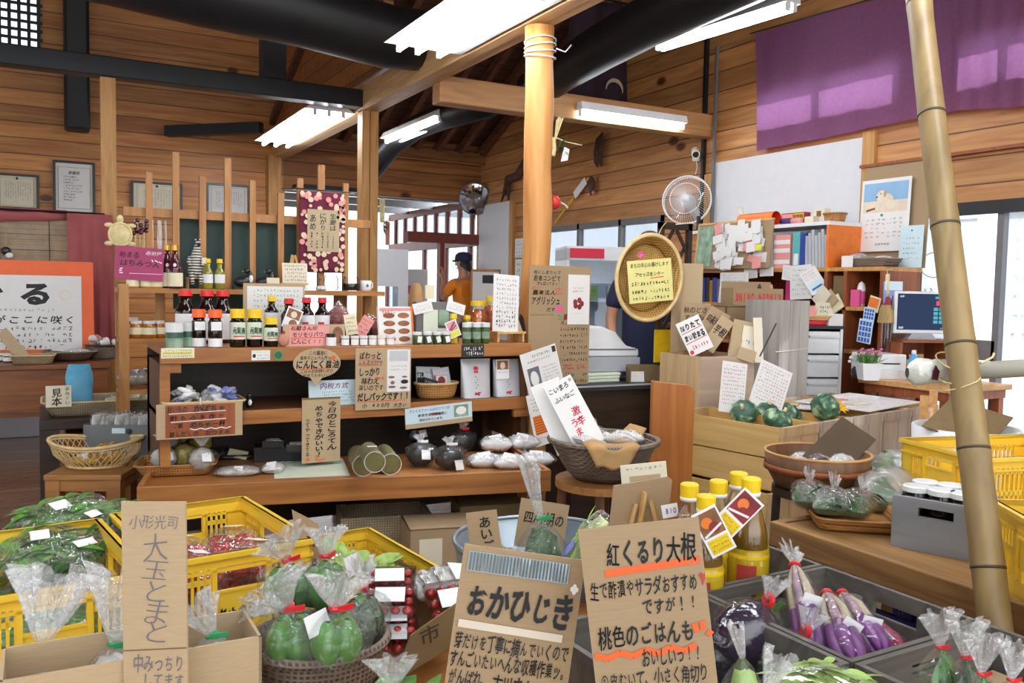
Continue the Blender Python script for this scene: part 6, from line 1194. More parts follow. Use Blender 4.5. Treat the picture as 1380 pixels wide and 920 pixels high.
a_,b_=PX(680,262,4.93),PX(716,210,4.93);t=thing('driftwood','rough dark driftwood fixed to the far plank wall','driftwood',a_);d_=b_-a_;MB().tube([Vector((0,0,0)),d_*.15+Vector((0,0,.12)),d_*.5,d_],[.03,.05,.05,.06],10).build('trunk','driftwood',t,smooth=True);[MB().tube([d_*.15+Vector((0,0,.1)),Vector((0,x,-.08))],[.03,.012],8).build('branch','driftwood',t,smooth=True)for x in(.08,-.1)]
a_,b_=PX(748,300,4.95),PX(793,240,4.95);t=thing('lucky_arrow','thin lucky arrow with a white paper tag on the plank wall','arrow',a_);d_=b_-a_;MB().tube([Vector((0,0,0)),d_],.009,8).build('shaft','sunflower',t);MB().bar(d_*.62+Vector((-.012,0,0)),d_*.95+Vector((-.012,0,0)),.002,.085).build('paper_tag','paper',t)
q=PX(797,250,4.93);t=thing('crane_figure','small dark and pink bird ornament at the tip of the lucky arrow','ornament',q);MB().ell((0,0,0),(.03,.05,.10),12,9).build('body','driftwood',t,smooth=True);MB().prism([(-.05,-.10),(.06,-.08),(.01,-.02)],-.01,.01,Matrix.Rotation(-PI/2,4,'Z')).build('wing','paper_pink',t)
q=PX(808,202,4.94);t=thing('dried_bundle','hanging bundle of dried bark strips on the plank wall','bundle',q);[MB().tube([(0,-.05+.02*i,.17-.01*i),(-.02,-.045+.02*i,0),(-.01,-.05+.022*i,-.17+.02*(i%3))],.012,6).build('strip','driftwood',t,smooth=True)for i in range(6)]
q=PY(748,277,4.3);t=thing('daruma','red round lucky ornament beside the log pillar','ornament',(2.512,4.14,q.z));MB().ell((0,0,0),(.035,.035,.04),16,10).build('ball','daruma',t,smooth=True);MB().tube([(.03,-.02,0),(.05,-.03,-.012),(.07,-.03,-.03)],.004,6).build('cord','cord_white',t)
q=PY(752,185,4.08);t=thing('new_year_ornament','straw, pine and white paper ornament on the log pillar','ornament',(q.x,4.10,q.z));r=random.Random(4)
[MB().tube([(-.01,0,-.02),(.005+r.uniform(-.01,.03),r.uniform(-.02,.02),.09+r.uniform(0,.03))],.005,5).build('straw','straw',t)for i in range(9)];MB().tube([(-.02,0,.0),(-.012,0,-.06),(-.02,0,-.1)],.014,7).build('stalk','straw',t)
mb=MB()
for i in range(70):blade(mb,(.02,0,-.05),.08,.005,r.uniform(-1,1),r.uniform(-.6,1.1),0,.1,2)
mb.build('pine','pine',t);MB().tube([(.0,0,0),(.06,-.02,-.02),(.15,-.03,-.03)],.003,5).build('twig','straw',t);MB().prism([(.02,-.13),(.06,-.12),(.07,-.06),(.04,-.05)],-.03,-.02).build('white_paper','paper',t)
q=PY(515,290,6.86);t=thing('new_year_ornament','small pine and straw ornament on the middle pillar','ornament',(q.x,6.86,q.z));[MB().tube([(x,0,-.06),(x*1.5,0,.14)],.007,5).build('straw','straw',t)for x in(-.012,0,.012)];mb=MB()
for i in range(60):blade(mb,(.01,0,-.08),.1,.007,r.uniform(-1,1.2),r.uniform(-1.2,1),0,.1,2)
mb.build('pine','pine',t)
# festival banner
bq=[PY(770,-10,6.6),PY(848,170,6.6)];bwid,bh=bq[1].x-bq[0].x,bq[0].z-bq[1].z
o=MB().grid(lambda u,v:(bwid*(u-.5),.03*math.sin(u*14)+.02*math.sin(u*5+v*4),bh*v),40,12).build('festival_banner','banner_cloth',None,((bq[0].x+bq[1].x)/2,6.62,bq[1].z),smooth=True);sm=o.modifiers.new('thickness','SOLIDIFY');sm.thickness=.003;tag(o,'dark purple festival cloth with pale crescents hanging behind the black log','banner')
MB().tube([(-bwid*.52,.0,bh+.012),(bwid*.52,0,bh+.012)],.012,8).build('rod','frame_black',o)
def cres(px,py,r0,r1,a0,a1):
 p=PY(px,py,6.55);mb=MB();n=14;vs=[];fs=[]
 for i in range(n+1):
  a=a0+(a1-a0)*i/n;w_=math.sin(PI*(i+.6)/(n+1.2));vs+=[(r0*math.cos(a),0,r0*math.sin(a)),((r0-(r0-r1)*w_)*math.cos(a),0,(r0-(r0-r1)*w_)*math.sin(a))]
 for i in range(n):fs.append((2*i,2*i+1,2*i+3,2*i+2))
 mb.add(vs,fs);c=mb.build('crescent','banner_pale',o,p-Vector(o.location));s_=c.modifiers.new('thickness','SOLIDIFY');s_.thickness=.004
cres(782,66,.09,.055,-.1,2.2);cres(828,120,.095,.06,-.3,3.3)
p=PY(824,47,6.55);MB().prism([(-.03,-.03),(.02,-.04),(.04,.02),(-.02,.03)],0,.004).build('patch','folder_orange',o,p-Vector(o.location))
# ------------------------------------------------------------------ purple cloths
for i,(pxa,pya,pxb,pyb,pxc,pyc,pxd,pyd,l)in enumerate(((1017,45,1283,-30,1017,204,1283,150,'purple cloth hanging high on the right wall, the far one'),(1283,-30,1440,-60,1283,150,1440,140,'purple cloth hanging high on the right wall, the near one'))):
 xw=4.93;a_,b_,c_,d_=PX(pxa,pya,xw),PX(pxb,pyb,xw),PX(pxc,pyc,xw),PX(pxd,pyd,xw)
 g=.006 if i==0 else -.0
 o=cloth_sheet(lambda u,v:(xw-.015*i+.012*math.sin(u*34+v*1.5)*(.3+.7*v)+.01*math.sin(u*11+v*3),(a_*(1-u)+b_*u).y*(1-v)+(c_*(1-u)+d_*u).y*v-g,(a_*(1-u)+b_*u).z*(1-v)+(c_*(1-u)+d_*u).z*v-.05*(0 if i else math.sin(PI*u))*0),70,12,'purple_cloth','purple_cloth',th=0);tag(o,l,'cloth')
 r0,r1=Vector((xw,a_.y+.05,a_.z+.01)),Vector((xw,b_.y-.0,b_.z+.01));MB().tube([r0,r1],.005,6).build('wire','frame_black',o)
 # ================================================================== apple crates, office corner, right table
ra0=PZ(1055,577,.70);ra1=PZ(1265,545,.70);rv=(ra1-ra0);rrz=math.atan2(rv.y,rv.x);rx=rv.normalized();ry=Vector((-rx.y,rx.x,0));NB=5;bwid_=rv.length/NB;BL=.65
def apple(name,label,p,rz,W,L,H,m_end,m_side,group=None,open_=True):
 """p: front left bottom corner; end boards face the front"""
 c=Vector(p)+Euler((0,0,rz)).to_matrix()@Vector((W/2,L/2,0));t=thing(name,label,'crate',c,rz,group);a,b=W/2,L/2
 for s in(-1,1):
  y=s*b
  for k in range(2):MB().bx(-a+.002+k*a,min(y,y-s*.018),0,k*a-.002,max(y,y-s*.018),H-.045).build('end_board',m_end,t)
  MB().bx(-a,min(y+s*.004,y-s*.02),H-.045,a,max(y+s*.004,y-s*.02),H).build('end_cleat',m_end,t)
 for s in(-1,1):
  for k in range(2):MB().bx(min(s*a,s*(a-.012)),-b+.02,.005+k*H/2,max(s*a,s*(a-.012)),b-.02,(k+1)*H/2-.002).build('side_board',m_side,t)
 MB().bx(-a+.012,-b+.018,.006,a-.012,b-.018,.016).build('base',m_side,t);return t
ends=['apple_tan','apple_old','apple_old','apple_old','apple_old'];nm=['nearest the brown panel, holding squashes','second from the brown panel','third from the brown panel','fourth from the brown panel','farthest right of the row']
wood('apple_side','#c39a58','#dcb878',along=1,rough=.6,scale=2.0,knots=3)
for i in range(NB):
 apple('apple_crate','old wooden apple crate in the upper row, '+nm[i],ra0+rx*bwid_*i+Vector((0,0,-.30))+rx*.003,rrz,bwid_-.014,BL,.30,ends[i],'apple_side','upper row of apple crates')
for i in range(NB):
 apple('apple_crate','wooden apple crate in the lower row, '+nm[i].replace(', holding squashes',''),ra0+rx*(bwid_*i-.03)+ry*.03+Vector((0,0,-.70)),rrz,bwid_-.006,BL-.01,.398,'apple_tan','apple_side','lower row of apple crates')
def onrow(i,f,b,z):return ra0+rx*bwid_*(i+f)+ry*(BL*b)+Vector((0,0,z-.70))
# squashes
def squash(p,r,label,rot,m='pumpkin',sx=1.0):
 t=thing('squash',label,'squash',p,0,None,rot=rot)
 MB().grid(lambda u,v:((lambda a,b,k:(r*sx*k*math.cos(a)*math.cos(b),r*k*math.sin(a)*math.cos(b),r*.8*math.sin(b)*(1-.12*(abs(math.sin(b))>.9))))(2*PI*u,PI*(v-.5),1+.045*math.cos(10*2*PI*u)*math.cos(PI*(v-.5)))),60,16,cu=True).build('fruit',m,t,smooth=True)
 MB().tube([(0,0,r*.74),(.004,0,r*.86),(.014,.004,r*1.02)],[r*.17,r*.11,r*.13],7).build('stem','straw',t,smooth=True);return t
m,nt,b,out=newmat('pumpkin');b.inputs['Roughness'].default_value=.45;tc=nd(nt,'ShaderNodeTexCoord');n1=nd(nt,'ShaderNodeTexNoise',i_Scale=26.0,i_Detail=5.0);wv=nd(nt,'ShaderNodeTexNoise',i_Scale=7.0,i_Detail=3.0,i_Distortion=2.5);[nt.links.new(tc.outputs['Object'],q.inputs['Vector'])for q in(n1,wv)];mm=nd(nt,'ShaderNodeMath',operation='MULTIPLY');nt.links.new(n1.outputs[0],mm.inputs[0]);nt.links.new(wv.outputs[0],mm.inputs[1]);r=nd(nt,'ShaderNodeValToRGB');e=r.color_ramp.elements;e[0].position=.2;e[0].color=srgb('#2c5240');e[1].position=.36;e[1].color=srgb('#b4cca4');q=e.new(.27);q.color=srgb('#54795a');nt.links.new(mm.outputs[0],r.inputs[0]);nt.links.new(r.outputs[0],b.inputs['Base Color'])
def sq(px,py,z,r,label,rot,**k):p=PZ(px,py,z);squash(Vector((p.x,p.y,z)),r,label,rot,**k)
FIL=onrow(0,.5,.5,.45);MB().bx(-bwid_/2+.03,-BL/2+.05,0,bwid_/2-.03,BL/2-.05,.20).build('packing_paper','kraft',None,FIL+Vector((0,0,-.028)),rrz);tag(bpy.data.objects['packing_paper'],'crumpled brown packing paper filling the first apple crate','paper')
sq(1003,556,.71,.068,'green squash with a pale stem, leftmost in the first apple crate',(.3,-1.0,.2));sq(1048,567,.70,.07,'mottled green squash at the front of the first apple crate',(.5,.3,.6));sq(1033,556,.70,.066,'green squash behind the front one in the first apple crate',(.2,-.4,1.0));sq(1064,557,.69,.064,'green squash at the right of the first apple crate',(.3,.5,0))
sq(1112,549,.735,.075,'large dark green squash lying in the second apple crate',(.2,1.2,.3),sx=1.0)
MB().bx(-bwid_/2+.03,-BL/2+.04,0,bwid_/2-.03,BL/2-.04,.22).build('packing_paper','kraft',None,onrow(1,.5,.5,.42),rrz);tag(bpy.data.objects['packing_paper.001'],'brown packing paper filling the second apple crate','paper')
# papers standing in the first crate
def rowcard(px,py,wpx,hpx,label,roll,tilt,d,bend=.0):
 o,k=card('notice_sheet',label,'notice',px,py,d,wpx,hpx,'paper',rz=FACE+.25,roll=roll,tilt=tilt,by='b',th=.002);[k.scrib(.06,.94,.08+.075*i,.045,11,'ink_grey' if i%3 else 'ink_pink')for i in range(11)];k.done(o)
rowcard(985,556,36,68,'tall white hand-written sheet standing left in the first apple crate',.14,.15,4.28);rowcard(1030,551,48,62,'white hand-written sheet leaning right in the first apple crate',.42,.25,4.34)
# white sheets and decorations on the far crates
o=MB().bx(0,0,0,.62,.50,.006).build('price_sheet','paper',None,onrow(1.9,0,.30,.715),rot=(RAD(-4),RAD(1),rrz-.05));tag(o,'large white printed sheet lying across the middle apple crates','sheet');o2=MB().bx(0,0,0,.60,.42,.006).build('price_sheet','paper',None,onrow(2.75,0,.06,.704),rot=(RAD(1),RAD(-.5),rrz+.04));tag(o2,'large white printed sheet lying over the right end of the apple crates','sheet')
for ob,w_,h_ in((o,.62,.5),(o2,.6,.42)):
 mb=MB();r=random.Random(int(w_*1000))
 for i in range(9):
  for j in range(16):
   if r.random()<.75:x,y=.03+j*.035,.04+i*h_/10;mb.box((x,y,.0064),(.02*r.random()+.006,.003,.0004))
 mb.build('lettering','ink_pink',ob)
def paperflower(p,label,m):
 mb=MB();[blade(mb,(0,0,.005),.05,.022,a,.35,0,.1,3)for a in[i*.785 for i in range(8)]];mb.ell((0,0,.012),(.012,.012,.008),8,6);tag(mb.build('paper_flower',m,None,p,rot=(.7,0,0),smooth=True),label,'flower')
paperflower(onrow(1.55,0,.62,.70),'yellow paper flower behind the large dark squash','sunflower');paperflower(onrow(2.35,0,.22,.72),'yellow paper flower right of the large dark squash','sunflower')
for px,py,m_,l,s_ in((1137,545,'paper_pink','pink folded paper right of the yellow flower on the crates',1),(1168,550,'paper_warm','cream folded paper on the third apple crate',2)):
 p=PZ(px,py,.70);o=MB().grid(lambda u,v:(.14*(u-.5),.08*(v-.5),.02+.012*noise.noise(Vector((u*4,v*4,s_)))),10,8).build('folded_paper',m_,None,Vector((p.x,p.y+.06,.70)),rrz,smooth=True);sm=o.modifiers.new('thickness','SOLIDIFY');sm.thickness=.004;tag(o,l,'paper')
 # crates behind: tan one full of signs, tall grey one
TC=ON(937,4.6,0);TCX,TCY=TC.x,TC.y
TCH=1.3-(483-397)*4.6/FPX
for z0,l in((0,'plain wooden crate at the bottom of the stack behind the squashes'),(.325,'plain wooden crate in the middle of the stack behind the squashes'),(.65,'tan wooden crate stuffed with hand-written signs, top of its stack')):
 t=wood_box('apple_crate',l,(TCX+.19,TCY+.17,z0),0,.38,.34,(TCH-.65)if z0>.6 else .323,'apple_tan',hand=False,planks=1)
 for c_ in t.children:
  if c_.name.startswith('front'):c_.data.materials[0]=MT('apple_pale')
def sgn(px,py,d,w_,h_,m_,rl,tl,label,rows,rz=FACE,th=.004):
 o,k=card('written_sign',label,'sign',px,py,d,w_,h_,m_,rz=rz,roll=rl,tilt=tl,th=th)
 for r_ in rows:k.row(*r_)
 return o,k
Tz=.67
o,k=card('cardboard_sheet','big plain pinkish cardboard sheet standing behind the crate of signs','cardboard',925,430,4.90,42,150,'card_tan',rz=FACE+.1,th=.006,Zb=.66);k.done(o)
o,k=sgn(937,440,4.80,40,62,'card',.0,.05,'tan sign with dark writing at the back of the crate of signs',[('秋のどさ',.1,.9,.14,.14,'ink_brown',.02),('すもも',.1,.8,.3,.14,'ink_brown',.02)]);k.quad(.05,.42,.9,.42,'ink',.03);k.done(o)
o,k=sgn(936,452,4.66,34,48,'paper',-.45,.15,'white sign with thick black brush writing in the crate of signs',[('採りたて',.06,.94,.2,.2,'ink',.05),('まい糖まる',.06,.94,.5,.2,'ink',.05)]);k.quad(.05,.34,.95,.32,'ink_red',.02);k.quad(.05,.64,.95,.62,'ink_red',.02);k.scrib(.2,.9,.8,.12,6,'ink_red');k.disc(.12,.9,.08,.06,'ink_red');k.done(o)
o,k=sgn(967,450,4.72,20,50,'card_tan',.6,.1,'narrow tan sign with black blotchy brush writing',[('芋根',.05,.95,.4,.3,'ink',.06)]);k.done(o)
o,k=sgn(962,436,4.76,30,40,'card',.5,.1,'tan sign leaning behind the narrow brush sign',[('味噌',.1,.9,.4,.3,'ink_brown',.03)]);k.done(o)
for i,(px,py,w_,h_,m_,rl,l)in enumerate(((1000,455,30,46,'card_tan',.2,'plain pale cardboard leaning in the middle of the crate of signs'),(1012,462,26,44,'paper_warm',.15,'cream card with faint blue marks in the crate of signs'),(990,470,14,30,'card_tan',.25,'small pale card at the front of the crate of signs'),(1022,458,12,60,'paper_warm',-.03,'tall narrow cream board at the right of the crate of signs'),(1006,478,24,16,'card_tan',.3,'little torn card at the front right of the crate of signs'))):
 o,k=sgn(px,py,4.72-.015*i,w_,h_,m_,rl,.15,l,[]);
 if i==1:k.scrib(.2,.7,.5,.15,4,'ink_blue')
 k.done(o)
t=thing('kebab_stick','thin dark stick leaning against the tall grey crate','stick',A(1024,480,4.25));MB().tube([(0,0,0),A(1046,428,4.3)-A(1024,472,4.25)],.004,6).build('stick','dark_wood',t)
GX=ON(1062,5.07,0);GY=GX.y
apple('apple_crate','wooden crate under the tall grey plank crate',(GX.x-.13,GY,0),0,.27,.30,.62,'grey_plank','grey_plank')
t=wood_box('plank_crate','tall weathered grey plank crate standing on end',(GX.x+.005,GY+.15,.622),0,.235,.28,1.262-.622,'grey_plank',hand=False)
for c in t.children:
 if c.name.startswith('front'):bpy.data.objects.remove(c);break
for kx in range(3):MB().bx(-.1175+.0785*kx+.001,-.14,0,-.1175+.0785*(kx+1)-.001,-.126,.64).build('front_plank','grey_plank',t)
MB().tube([(-.15,-.145,.345),(-.1,-.143,.345),(.118,-.143,.36)],.0022,5).build('string','cord_white',t)
# cartons on a side table behind
table('side_table','plain side table carrying cartons behind the crate of signs',3.52,4.02,4.03,4.48,1.10,'counter_dark',th=.03,leg=.04)
q=ON(1003,5.45,1.10);carton('carton','long tan carton lying under the drink carton',(q.x,q.y+.1,1.10),0,.29,.18,.115,'card')
kx=ON(1021,5.55,1.2155);t=thing('drink_carton','tan carton with red upside-down drink lettering, top of the cartons','box',(kx.x,kx.y,1.2155),FACE+.12);W_=.34
mb=MB().bx(-W_/2,0,0,W_/2,.005,.115).bx(-W_/2,.2,0,W_/2,.205,.16).bx(-W_/2,0,0,-W_/2+.005,.205,.115).bx(W_/2-.005,0,0,W_/2,.205,.115).bx(-W_/2,0,0,W_/2,.205,.005);mb.build('body','card',t)
k=INK(W_,.115);k.row('KINGEN DRINK',.04,.96,.5,.62,'ink_red',.04,.2)
for ink,qm in k.mb.items():qm.build('lettering',ink,t,(0,-.0012,.115),rot=(0,PI,0))
for qm in[c for c in t.children if c.name.startswith('lettering')]:qm.rotation_euler=(0,PI,0);qm.location=(0,-.0012,.115)
for px,m_,l in((1028,'cap_black','tiny dark figure standing in the drink carton'),(1046,'garlic','tiny red and white figure standing in the drink carton')):
 u=t.matrix_basis;p=Vector((kx.x,kx.y,1.2155))+Euler((0,0,FACE+.12)).to_matrix()@Vector((.02 if px<1040 else .10,.03,.0055));o=MB().lathe([(0,0),(.02,0),(.016,.08),(.008,.10),(.012,.115),(.008,.135),(0,.14)],12).build('figurine',m_,None,p,smooth=True);tag(o,l,'figurine')
 # bookcase along the wall
SX0=4.60;Y0_,Y1_=3.62,5.48;YU=4.06
t=thing('bookcase','long open bookcase with folders along the white wall panel','bookcase',(4.78,4.6,0));X0,X1=SX0-4.78,4.965-4.78;a0,a1,au=Y0_-4.6,Y1_-4.6,YU-4.6
for z in(.05,.55,.92,1.20,1.455):MB().bx(X0,a0,z,X1,a1,z+.025).build('shelf','post_wood',t)
MB().bx(X0,au,1.765,X1-.05,a1,1.79).build('top_shelf','white_plastic',t);MB().bx(X0,au,1.48,X1-.05,au+.02,1.765).build('end_panel','folder_orange',t)
for y in(a0,a0+.28,au,.35,a1-.025):MB().bx(X0,y,0,X1,y+.025,1.455).build('divider','redbrown',t)
MB().bx(X0,.35,1.48,X1-.05,.375,1.765).build('divider','post_wood',t);MB().bx(X1-.01,a0,.05,X1,a1,1.455).build('back_panel','redbrown',t)
def book(px0,px1,z,h,m_,label,cat='folder',name='folder',dx=0,lean=0,group=None,depth=.2):
 xw=SX0+.02+dx;ya,yb=PX(px0,350,xw).y,PX(px1,350,xw).y;y0,y1=min(ya,yb),max(ya,yb)
 o=MB().bx(0,0,0,depth,max(.006,y1-y0-.002),h).build(name,m_,None,(xw,y0,z),rot=(lean,0,0),bevel=.002);return tag(o,label,cat,group)
zb=1.4805
for px0,px1,h,m_,l in((1014,1022,.25,'frame_grey','dark grey binder at the left of the upper bookcase shelf'),(1022,1027,.23,'card_tan','tan folder beside the dark grey binder'),(1027,1033,.24,'binder_blue','thin blue binder on the upper bookcase shelf'),(1033,1040,.24,'paper','white folder beside the thin blue binder'),(1042,1064,.235,'paper_pink','white and pink banded file box on the upper bookcase shelf'),(1067,1077,.25,'binder_teal','teal binder with a white label on the upper bookcase shelf'),(1077,1085,.24,'binder_blue','blue-green binder beside the teal one')):book(px0,px1,zb,h,m_,l)
for i in range(7):book(1085+i*4.4,1089+i*4.4,zb,.22+.02*(i%3),'binder_grey','thin grey file in the row left of the orange end panel','file','file',lean=-.06,group='thin grey files')
for i,z in enumerate((.03,.11,.17)):
 k_=bpy.data.objects['folder.004'];MB().bx(-.0012,.0,z,-.0003,k_.dimensions.y or .1,z+.03).build('band','paper',k_)
k_=bpy.data.objects['folder.005'];MB().bx(-.0012,.01,.02,-.0003,.05,.10).build('label','paper',k_)
zl=1.2255
for px0,px1,h,m_,l in((944,951,.19,'binder_blue','bright blue binder on the shelf beside the pinned board'),(952,957,.19,'dark_plastic','black folder on the shelf beside the pinned board'),(957,961,.17,'cap_gold','thin gold folder beside the black folder'),(961,967,.19,'binder_blue','dark blue binder right of the gold folder'),(967,972,.18,'frame_grey','grey folder leaning right of the dark blue binder'),(1060,1072,.19,'folder_pink','bright pink folder on the shelf right of the drink carton')):book(px0,px1,zl,h,m_,l)
# board full of pinned notes, leaning on the bookcase
pc=PX(976,338,4.50);bw_,bh_=.78,.36
t=thing('pin_board','tan board covered with pinned white notes on the bookcase','board',(4.555,4.95,1.482),-PI/2);t.rotation_euler=(-.10,0,-PI/2);MB().bx(-.40,0,0,.40,.012,.35).build('board','card',t);MB().bx(-.40,-.004,0,-.385,.014,.36).bx(-.40,-.004,.345,.40,.014,.36).build('frame','easel_wood',t);r=random.Random(8)
o=MB().bx(-.38,-.006,.02,-.21,-.001,.33).build('photo','photo_green',t)
for i in range(62):
 x,z=r.uniform(-.17,.33),r.uniform(-.02,.27);w_,h_=r.uniform(.05,.11),r.uniform(.05,.10)
 o=MB().bx(-w_/2,-.0012,0,w_/2,0,h_).build('note','paper' if r.random()<.93 else 'paper_pink',t,(x,-.003-.0008*i,z),rot=(0,r.uniform(-.35,.35),0))
MB().bx(.30,-.05,.12,.36,-.048,.165).build('note','lime',t)
for i,(px,py,w_,h_,l)in enumerate(((989,380,26,26,'white sheet hanging below the pinned board'),(978,398,14,22,'small white sheet hanging at the lower left of the pinned board'),(1012,368,12,14,'small white tag on the shelf edge left of the folders'),(1033,366,12,12,'square white tag on the shelf edge under the folders'),(1066,368,16,20,'white sheet on the shelf edge under the teal binder'),(1080,380,18,46,'long white list hanging from the bookcase under the grey files'))):
 o,k=card('hanging_note',l,'note',px,py,5,w_,h_,'paper',rz=-PI/2+.0,roll=.1*math.sin(i*2),th=.0012);q=PX(px,py,SX0-.005-.004*i-(.05 if i<2 else 0));k_=(q-O3).dot(_F)/5;o.scale=(k_,1,k_);o.location=q-Vector((0,0,o['h']*k_/2));[k.scrib(.1,.9,.15+.14*j,.06,8,'ink_grey')for j in range(6)];k.done(o)
 # things on top of the bookcase
zt3=1.7905
def topp(px,dx=.1):
 x=SX0+dx;k=(px-690)/FPX;y=x*(_R.x-k*_F.x);q=-(x*(_R.x-k*_F.x)+(zt3-CAMH)*(_R.z-k*_F.z))/(_R.y-k*_F.y);return Vector((x,q,zt3))
p0,p1=topp(999,.05),topp(1046,.05);t=thing('paper_roll','bright orange paper roll lying on the bookcase','roll',p0+Vector((0,0,.052)));MB().tube([(0,0,0),p1-p0],.05,24,False).build('roll','folder_orange',t,smooth=True);MB().tube([(0,0,0),(p1-p0)],.046,24,False).build('inside','roll_in',t,smooth=True)
t=thing('tape_roll','dark purple tape roll beside the orange paper roll','tape',topp(1060,.05)+Vector((0,0,.022)));MB().tube([(0,.05,0),(0,-.05,0)],.022,14).build('roll','bag_purple',t,smooth=True);MB().tube([(0,-.05,0),(0,-.13,0)],.02,14).build('sleeve','paper_pink',t,smooth=True)
o=MB().bx(0,-.11,0,.06,.11,.10).build('printed_box','photo_red',None,topp(1068,.22));tag(o,'red and yellow printed box on the bookcase, in front of the white wall','box');k=INK(.22,.10);k.rect(.03,.06,.5,.45,'paper_pink');k.rect(.52,.06,.97,.5,'sunflower');k.quad(.05,.7,.95,.7,'folder_orange',.2);[k.quad(.55+.07*i,.15,.57+.07*i,.42,'ink',.1)for i in range(6)]
for ink,qm in k.mb.items():qm.build('print',ink,o,(-.0005,0,0),-PI/2)
o=MB().bx(0,-.05,0,.06,.05,.105).build('printed_box','paper_warm',None,topp(1103,.16));tag(o,'cream printed box on the bookcase near the small wicker basket','box');MB().bx(-.001,-.02,.05,0,.02,.09).build('print','photo_brown',o)
o=MB().bx(0,-.04,0,.05,.04,.05).build('printed_box','paper_warm',None,topp(1090,.1));tag(o,'low cream box on the bookcase beside the purple tape','box')
q=topp(1125,.12);round_basket('wicker_basket','small brown wicker basket at the end of the bookcase top',q,0,.075,.055,'wicker_brown','cane_brown',r0=.8)
t=thing('glue_gun','cream hand tool lying on its back on the bookcase','tool',topp(1005,.18));MB().tube([(0,-.13,.05),(0,.02,.05)],[.022,.026],10).tube([(0,.0,.05),(0,.05,.12),(0,.07,.17)],[.024,.02,.018],10).build('body','cream_plastic',t,smooth=True);MB().bx(-.03,-.15,0,.03,.05,.028).build('rest','grey_plastic',t)
flat_bag('scrap_bag','pale crumpled bag at the left end of the bookcase top','bag',topp(975,.1),.12,.2,.06,'white_rice',s=3.1,tagp=None)
t=thing('clip_lamp','small black stand on the bookcase beside the fan','stand',topp(941,.05));MB().bx(-.012,-.012,0,.012,.012,.12).build('post','frame_black',t);MB().bx(-.03,-.03,0,.03,.03,.012).build('foot','frame_black',t)
# calendar on cardboard
a_,b_,c_=PX(1152,352,4.90),PX(1246,212,4.90),PX(1236,352,4.90)
cw_=a_.y-b_.y;o=card_mesh(cw_,b_.z-1.4805,.008).build('cardboard_backing','card',None,(4.935,(a_.y+b_.y)/2-.01,1.4805),rot=(-.04,0,-PI/2));tag(o,'big brown cardboard panel leaning on the wall behind the dog calendar','cardboard')
o=card_mesh(.38,.48,.003).build('calendar','paper',None,(4.91,(a_.y+b_.y)/2+.045,b_.z-.58),rot=(-.04,0,-PI/2));tag(o,'white wall calendar with a dog photograph on the cardboard panel','calendar');k=INK(.38,.48)
k.rect(.05,.05,.95,.46,'photo_sky');k.rect(.05,.30,.95,.46,'photo_fur');k.disc(.50,.30,.17,.10,'photo_fur');k.disc(.42,.22,.10,.065,'photo_fur');k.disc(.36,.25,.05,.035,'paper_warm');k.disc(.325,.245,.018,.014,'ink');k.disc(.40,.20,.012,.009,'ink');k.disc(.49,.20,.035,.05,'card_tan');k.disc(.62,.36,.10,.06,'paper_warm');[k.quad(x,.36,x-.03,.43,'paper_warm',.035)for x in(.38,.46)];k.quad(.12,.43,.3,.40,'photo_brown',.03);k.disc(.45,.50,.03,.02,'ink_green')
for i in range(5):k.scrib(.1,.9,.56+.06*i,.03,7,'ink_grey')
k.row('山本写真店',.35,.65,.90,.035,'ink_grey',.02);k.done(o)
o=card_mesh(.17,.27,.002).build('blue_notice','paper_blue',None,(4.87,b_.y+.05,1.4805),rot=(-.04,0,-PI/2));tag(o,'pale bluish sheet standing right of the dog calendar','notice');k=INK(.17,.27);k.disc(.5,.12,.03,.02,'ink');[k.scrib(.15,.85,.3+.12*i,.05,6,'ink_grey')for i in range(5)];k.done(o)
q=PX(1170,353,4.72);basket_tray('tray_basket','flat grey basket of papers and bags under the dog calendar',(4.74,q.y,1.4805),PI/2,.36,.2,.055,'wicker_dark','wicker_grey')
for i,(dy,s_,m_)in enumerate(((.10,1,'grey_snack'),(.0,2,'photo_mixed'),(-.1,3,'white_rice'))):flat_bag('scrap_bag','clear bag lying in the flat grey basket under the calendar, %s'%['left','middle','right'][i],'bag',(4.74,q.y+dy,1.4805+.03),.13,.12,.075 if i==0 else .05,m_,s=s_*2.2,rz=i,tagp=None)
o=MB().bx(-.001,-.045,0,.001,.045,.075).build('paper_tag','paper',None,(4.63,q.y+.09,1.4805));tag(o,'square white tag hanging on the flat grey basket','tag')
# shelves under the calendar: odds and ends
def odd(px,py,z,w_,h_,dpt,m_,label,cat,name,rot=None,x=SX0+.03,smooth=False):
 k_=(px-690)/FPX;q=PX(px,py,x);o=MB().bx(0,-w_/2,0,dpt,w_/2,h_).build(name,m_,None,(x,q.y,z),rot=rot or(0,0,0),bevel=.003);tag(o,label,cat);return o
odd(1131,385,1.2255,.10,.20,.03,'card_dark','brown cardboard piece with a round sticker under the flat grey basket','cardboard','cardboard_piece');odd(1152,395,1.2255,.07,.11,.05,'ink_pink','pink and white packet on the shelf under the calendar','packet','packet')
t=thing('shaker','white bottle standing on the shelf beside the pink packet','bottle',(SX0+.07,PX(1161,385,SX0+.07).y,1.2255));MB().lathe([(0,0),(.026,0),(.026,.12),(.018,.15),(0,.165)],16).build('body','label_white',t,smooth=True);MB().lathe([(.0265,.02),(.0265,.10)],16).build('label','ink_pink',t,smooth=True)
odd(1176,402,1.2,.085,.095,.004,'label_cream','colourful snack card hanging at the shelf edge by the broom','card','snack_card',(.25,0,0),SX0-.012);odd(1176,400,1.225,.07,.06,.003,'folder_orange','orange print on the snack card by the broom','card','snack_card',(.25,0,0),SX0-.016)
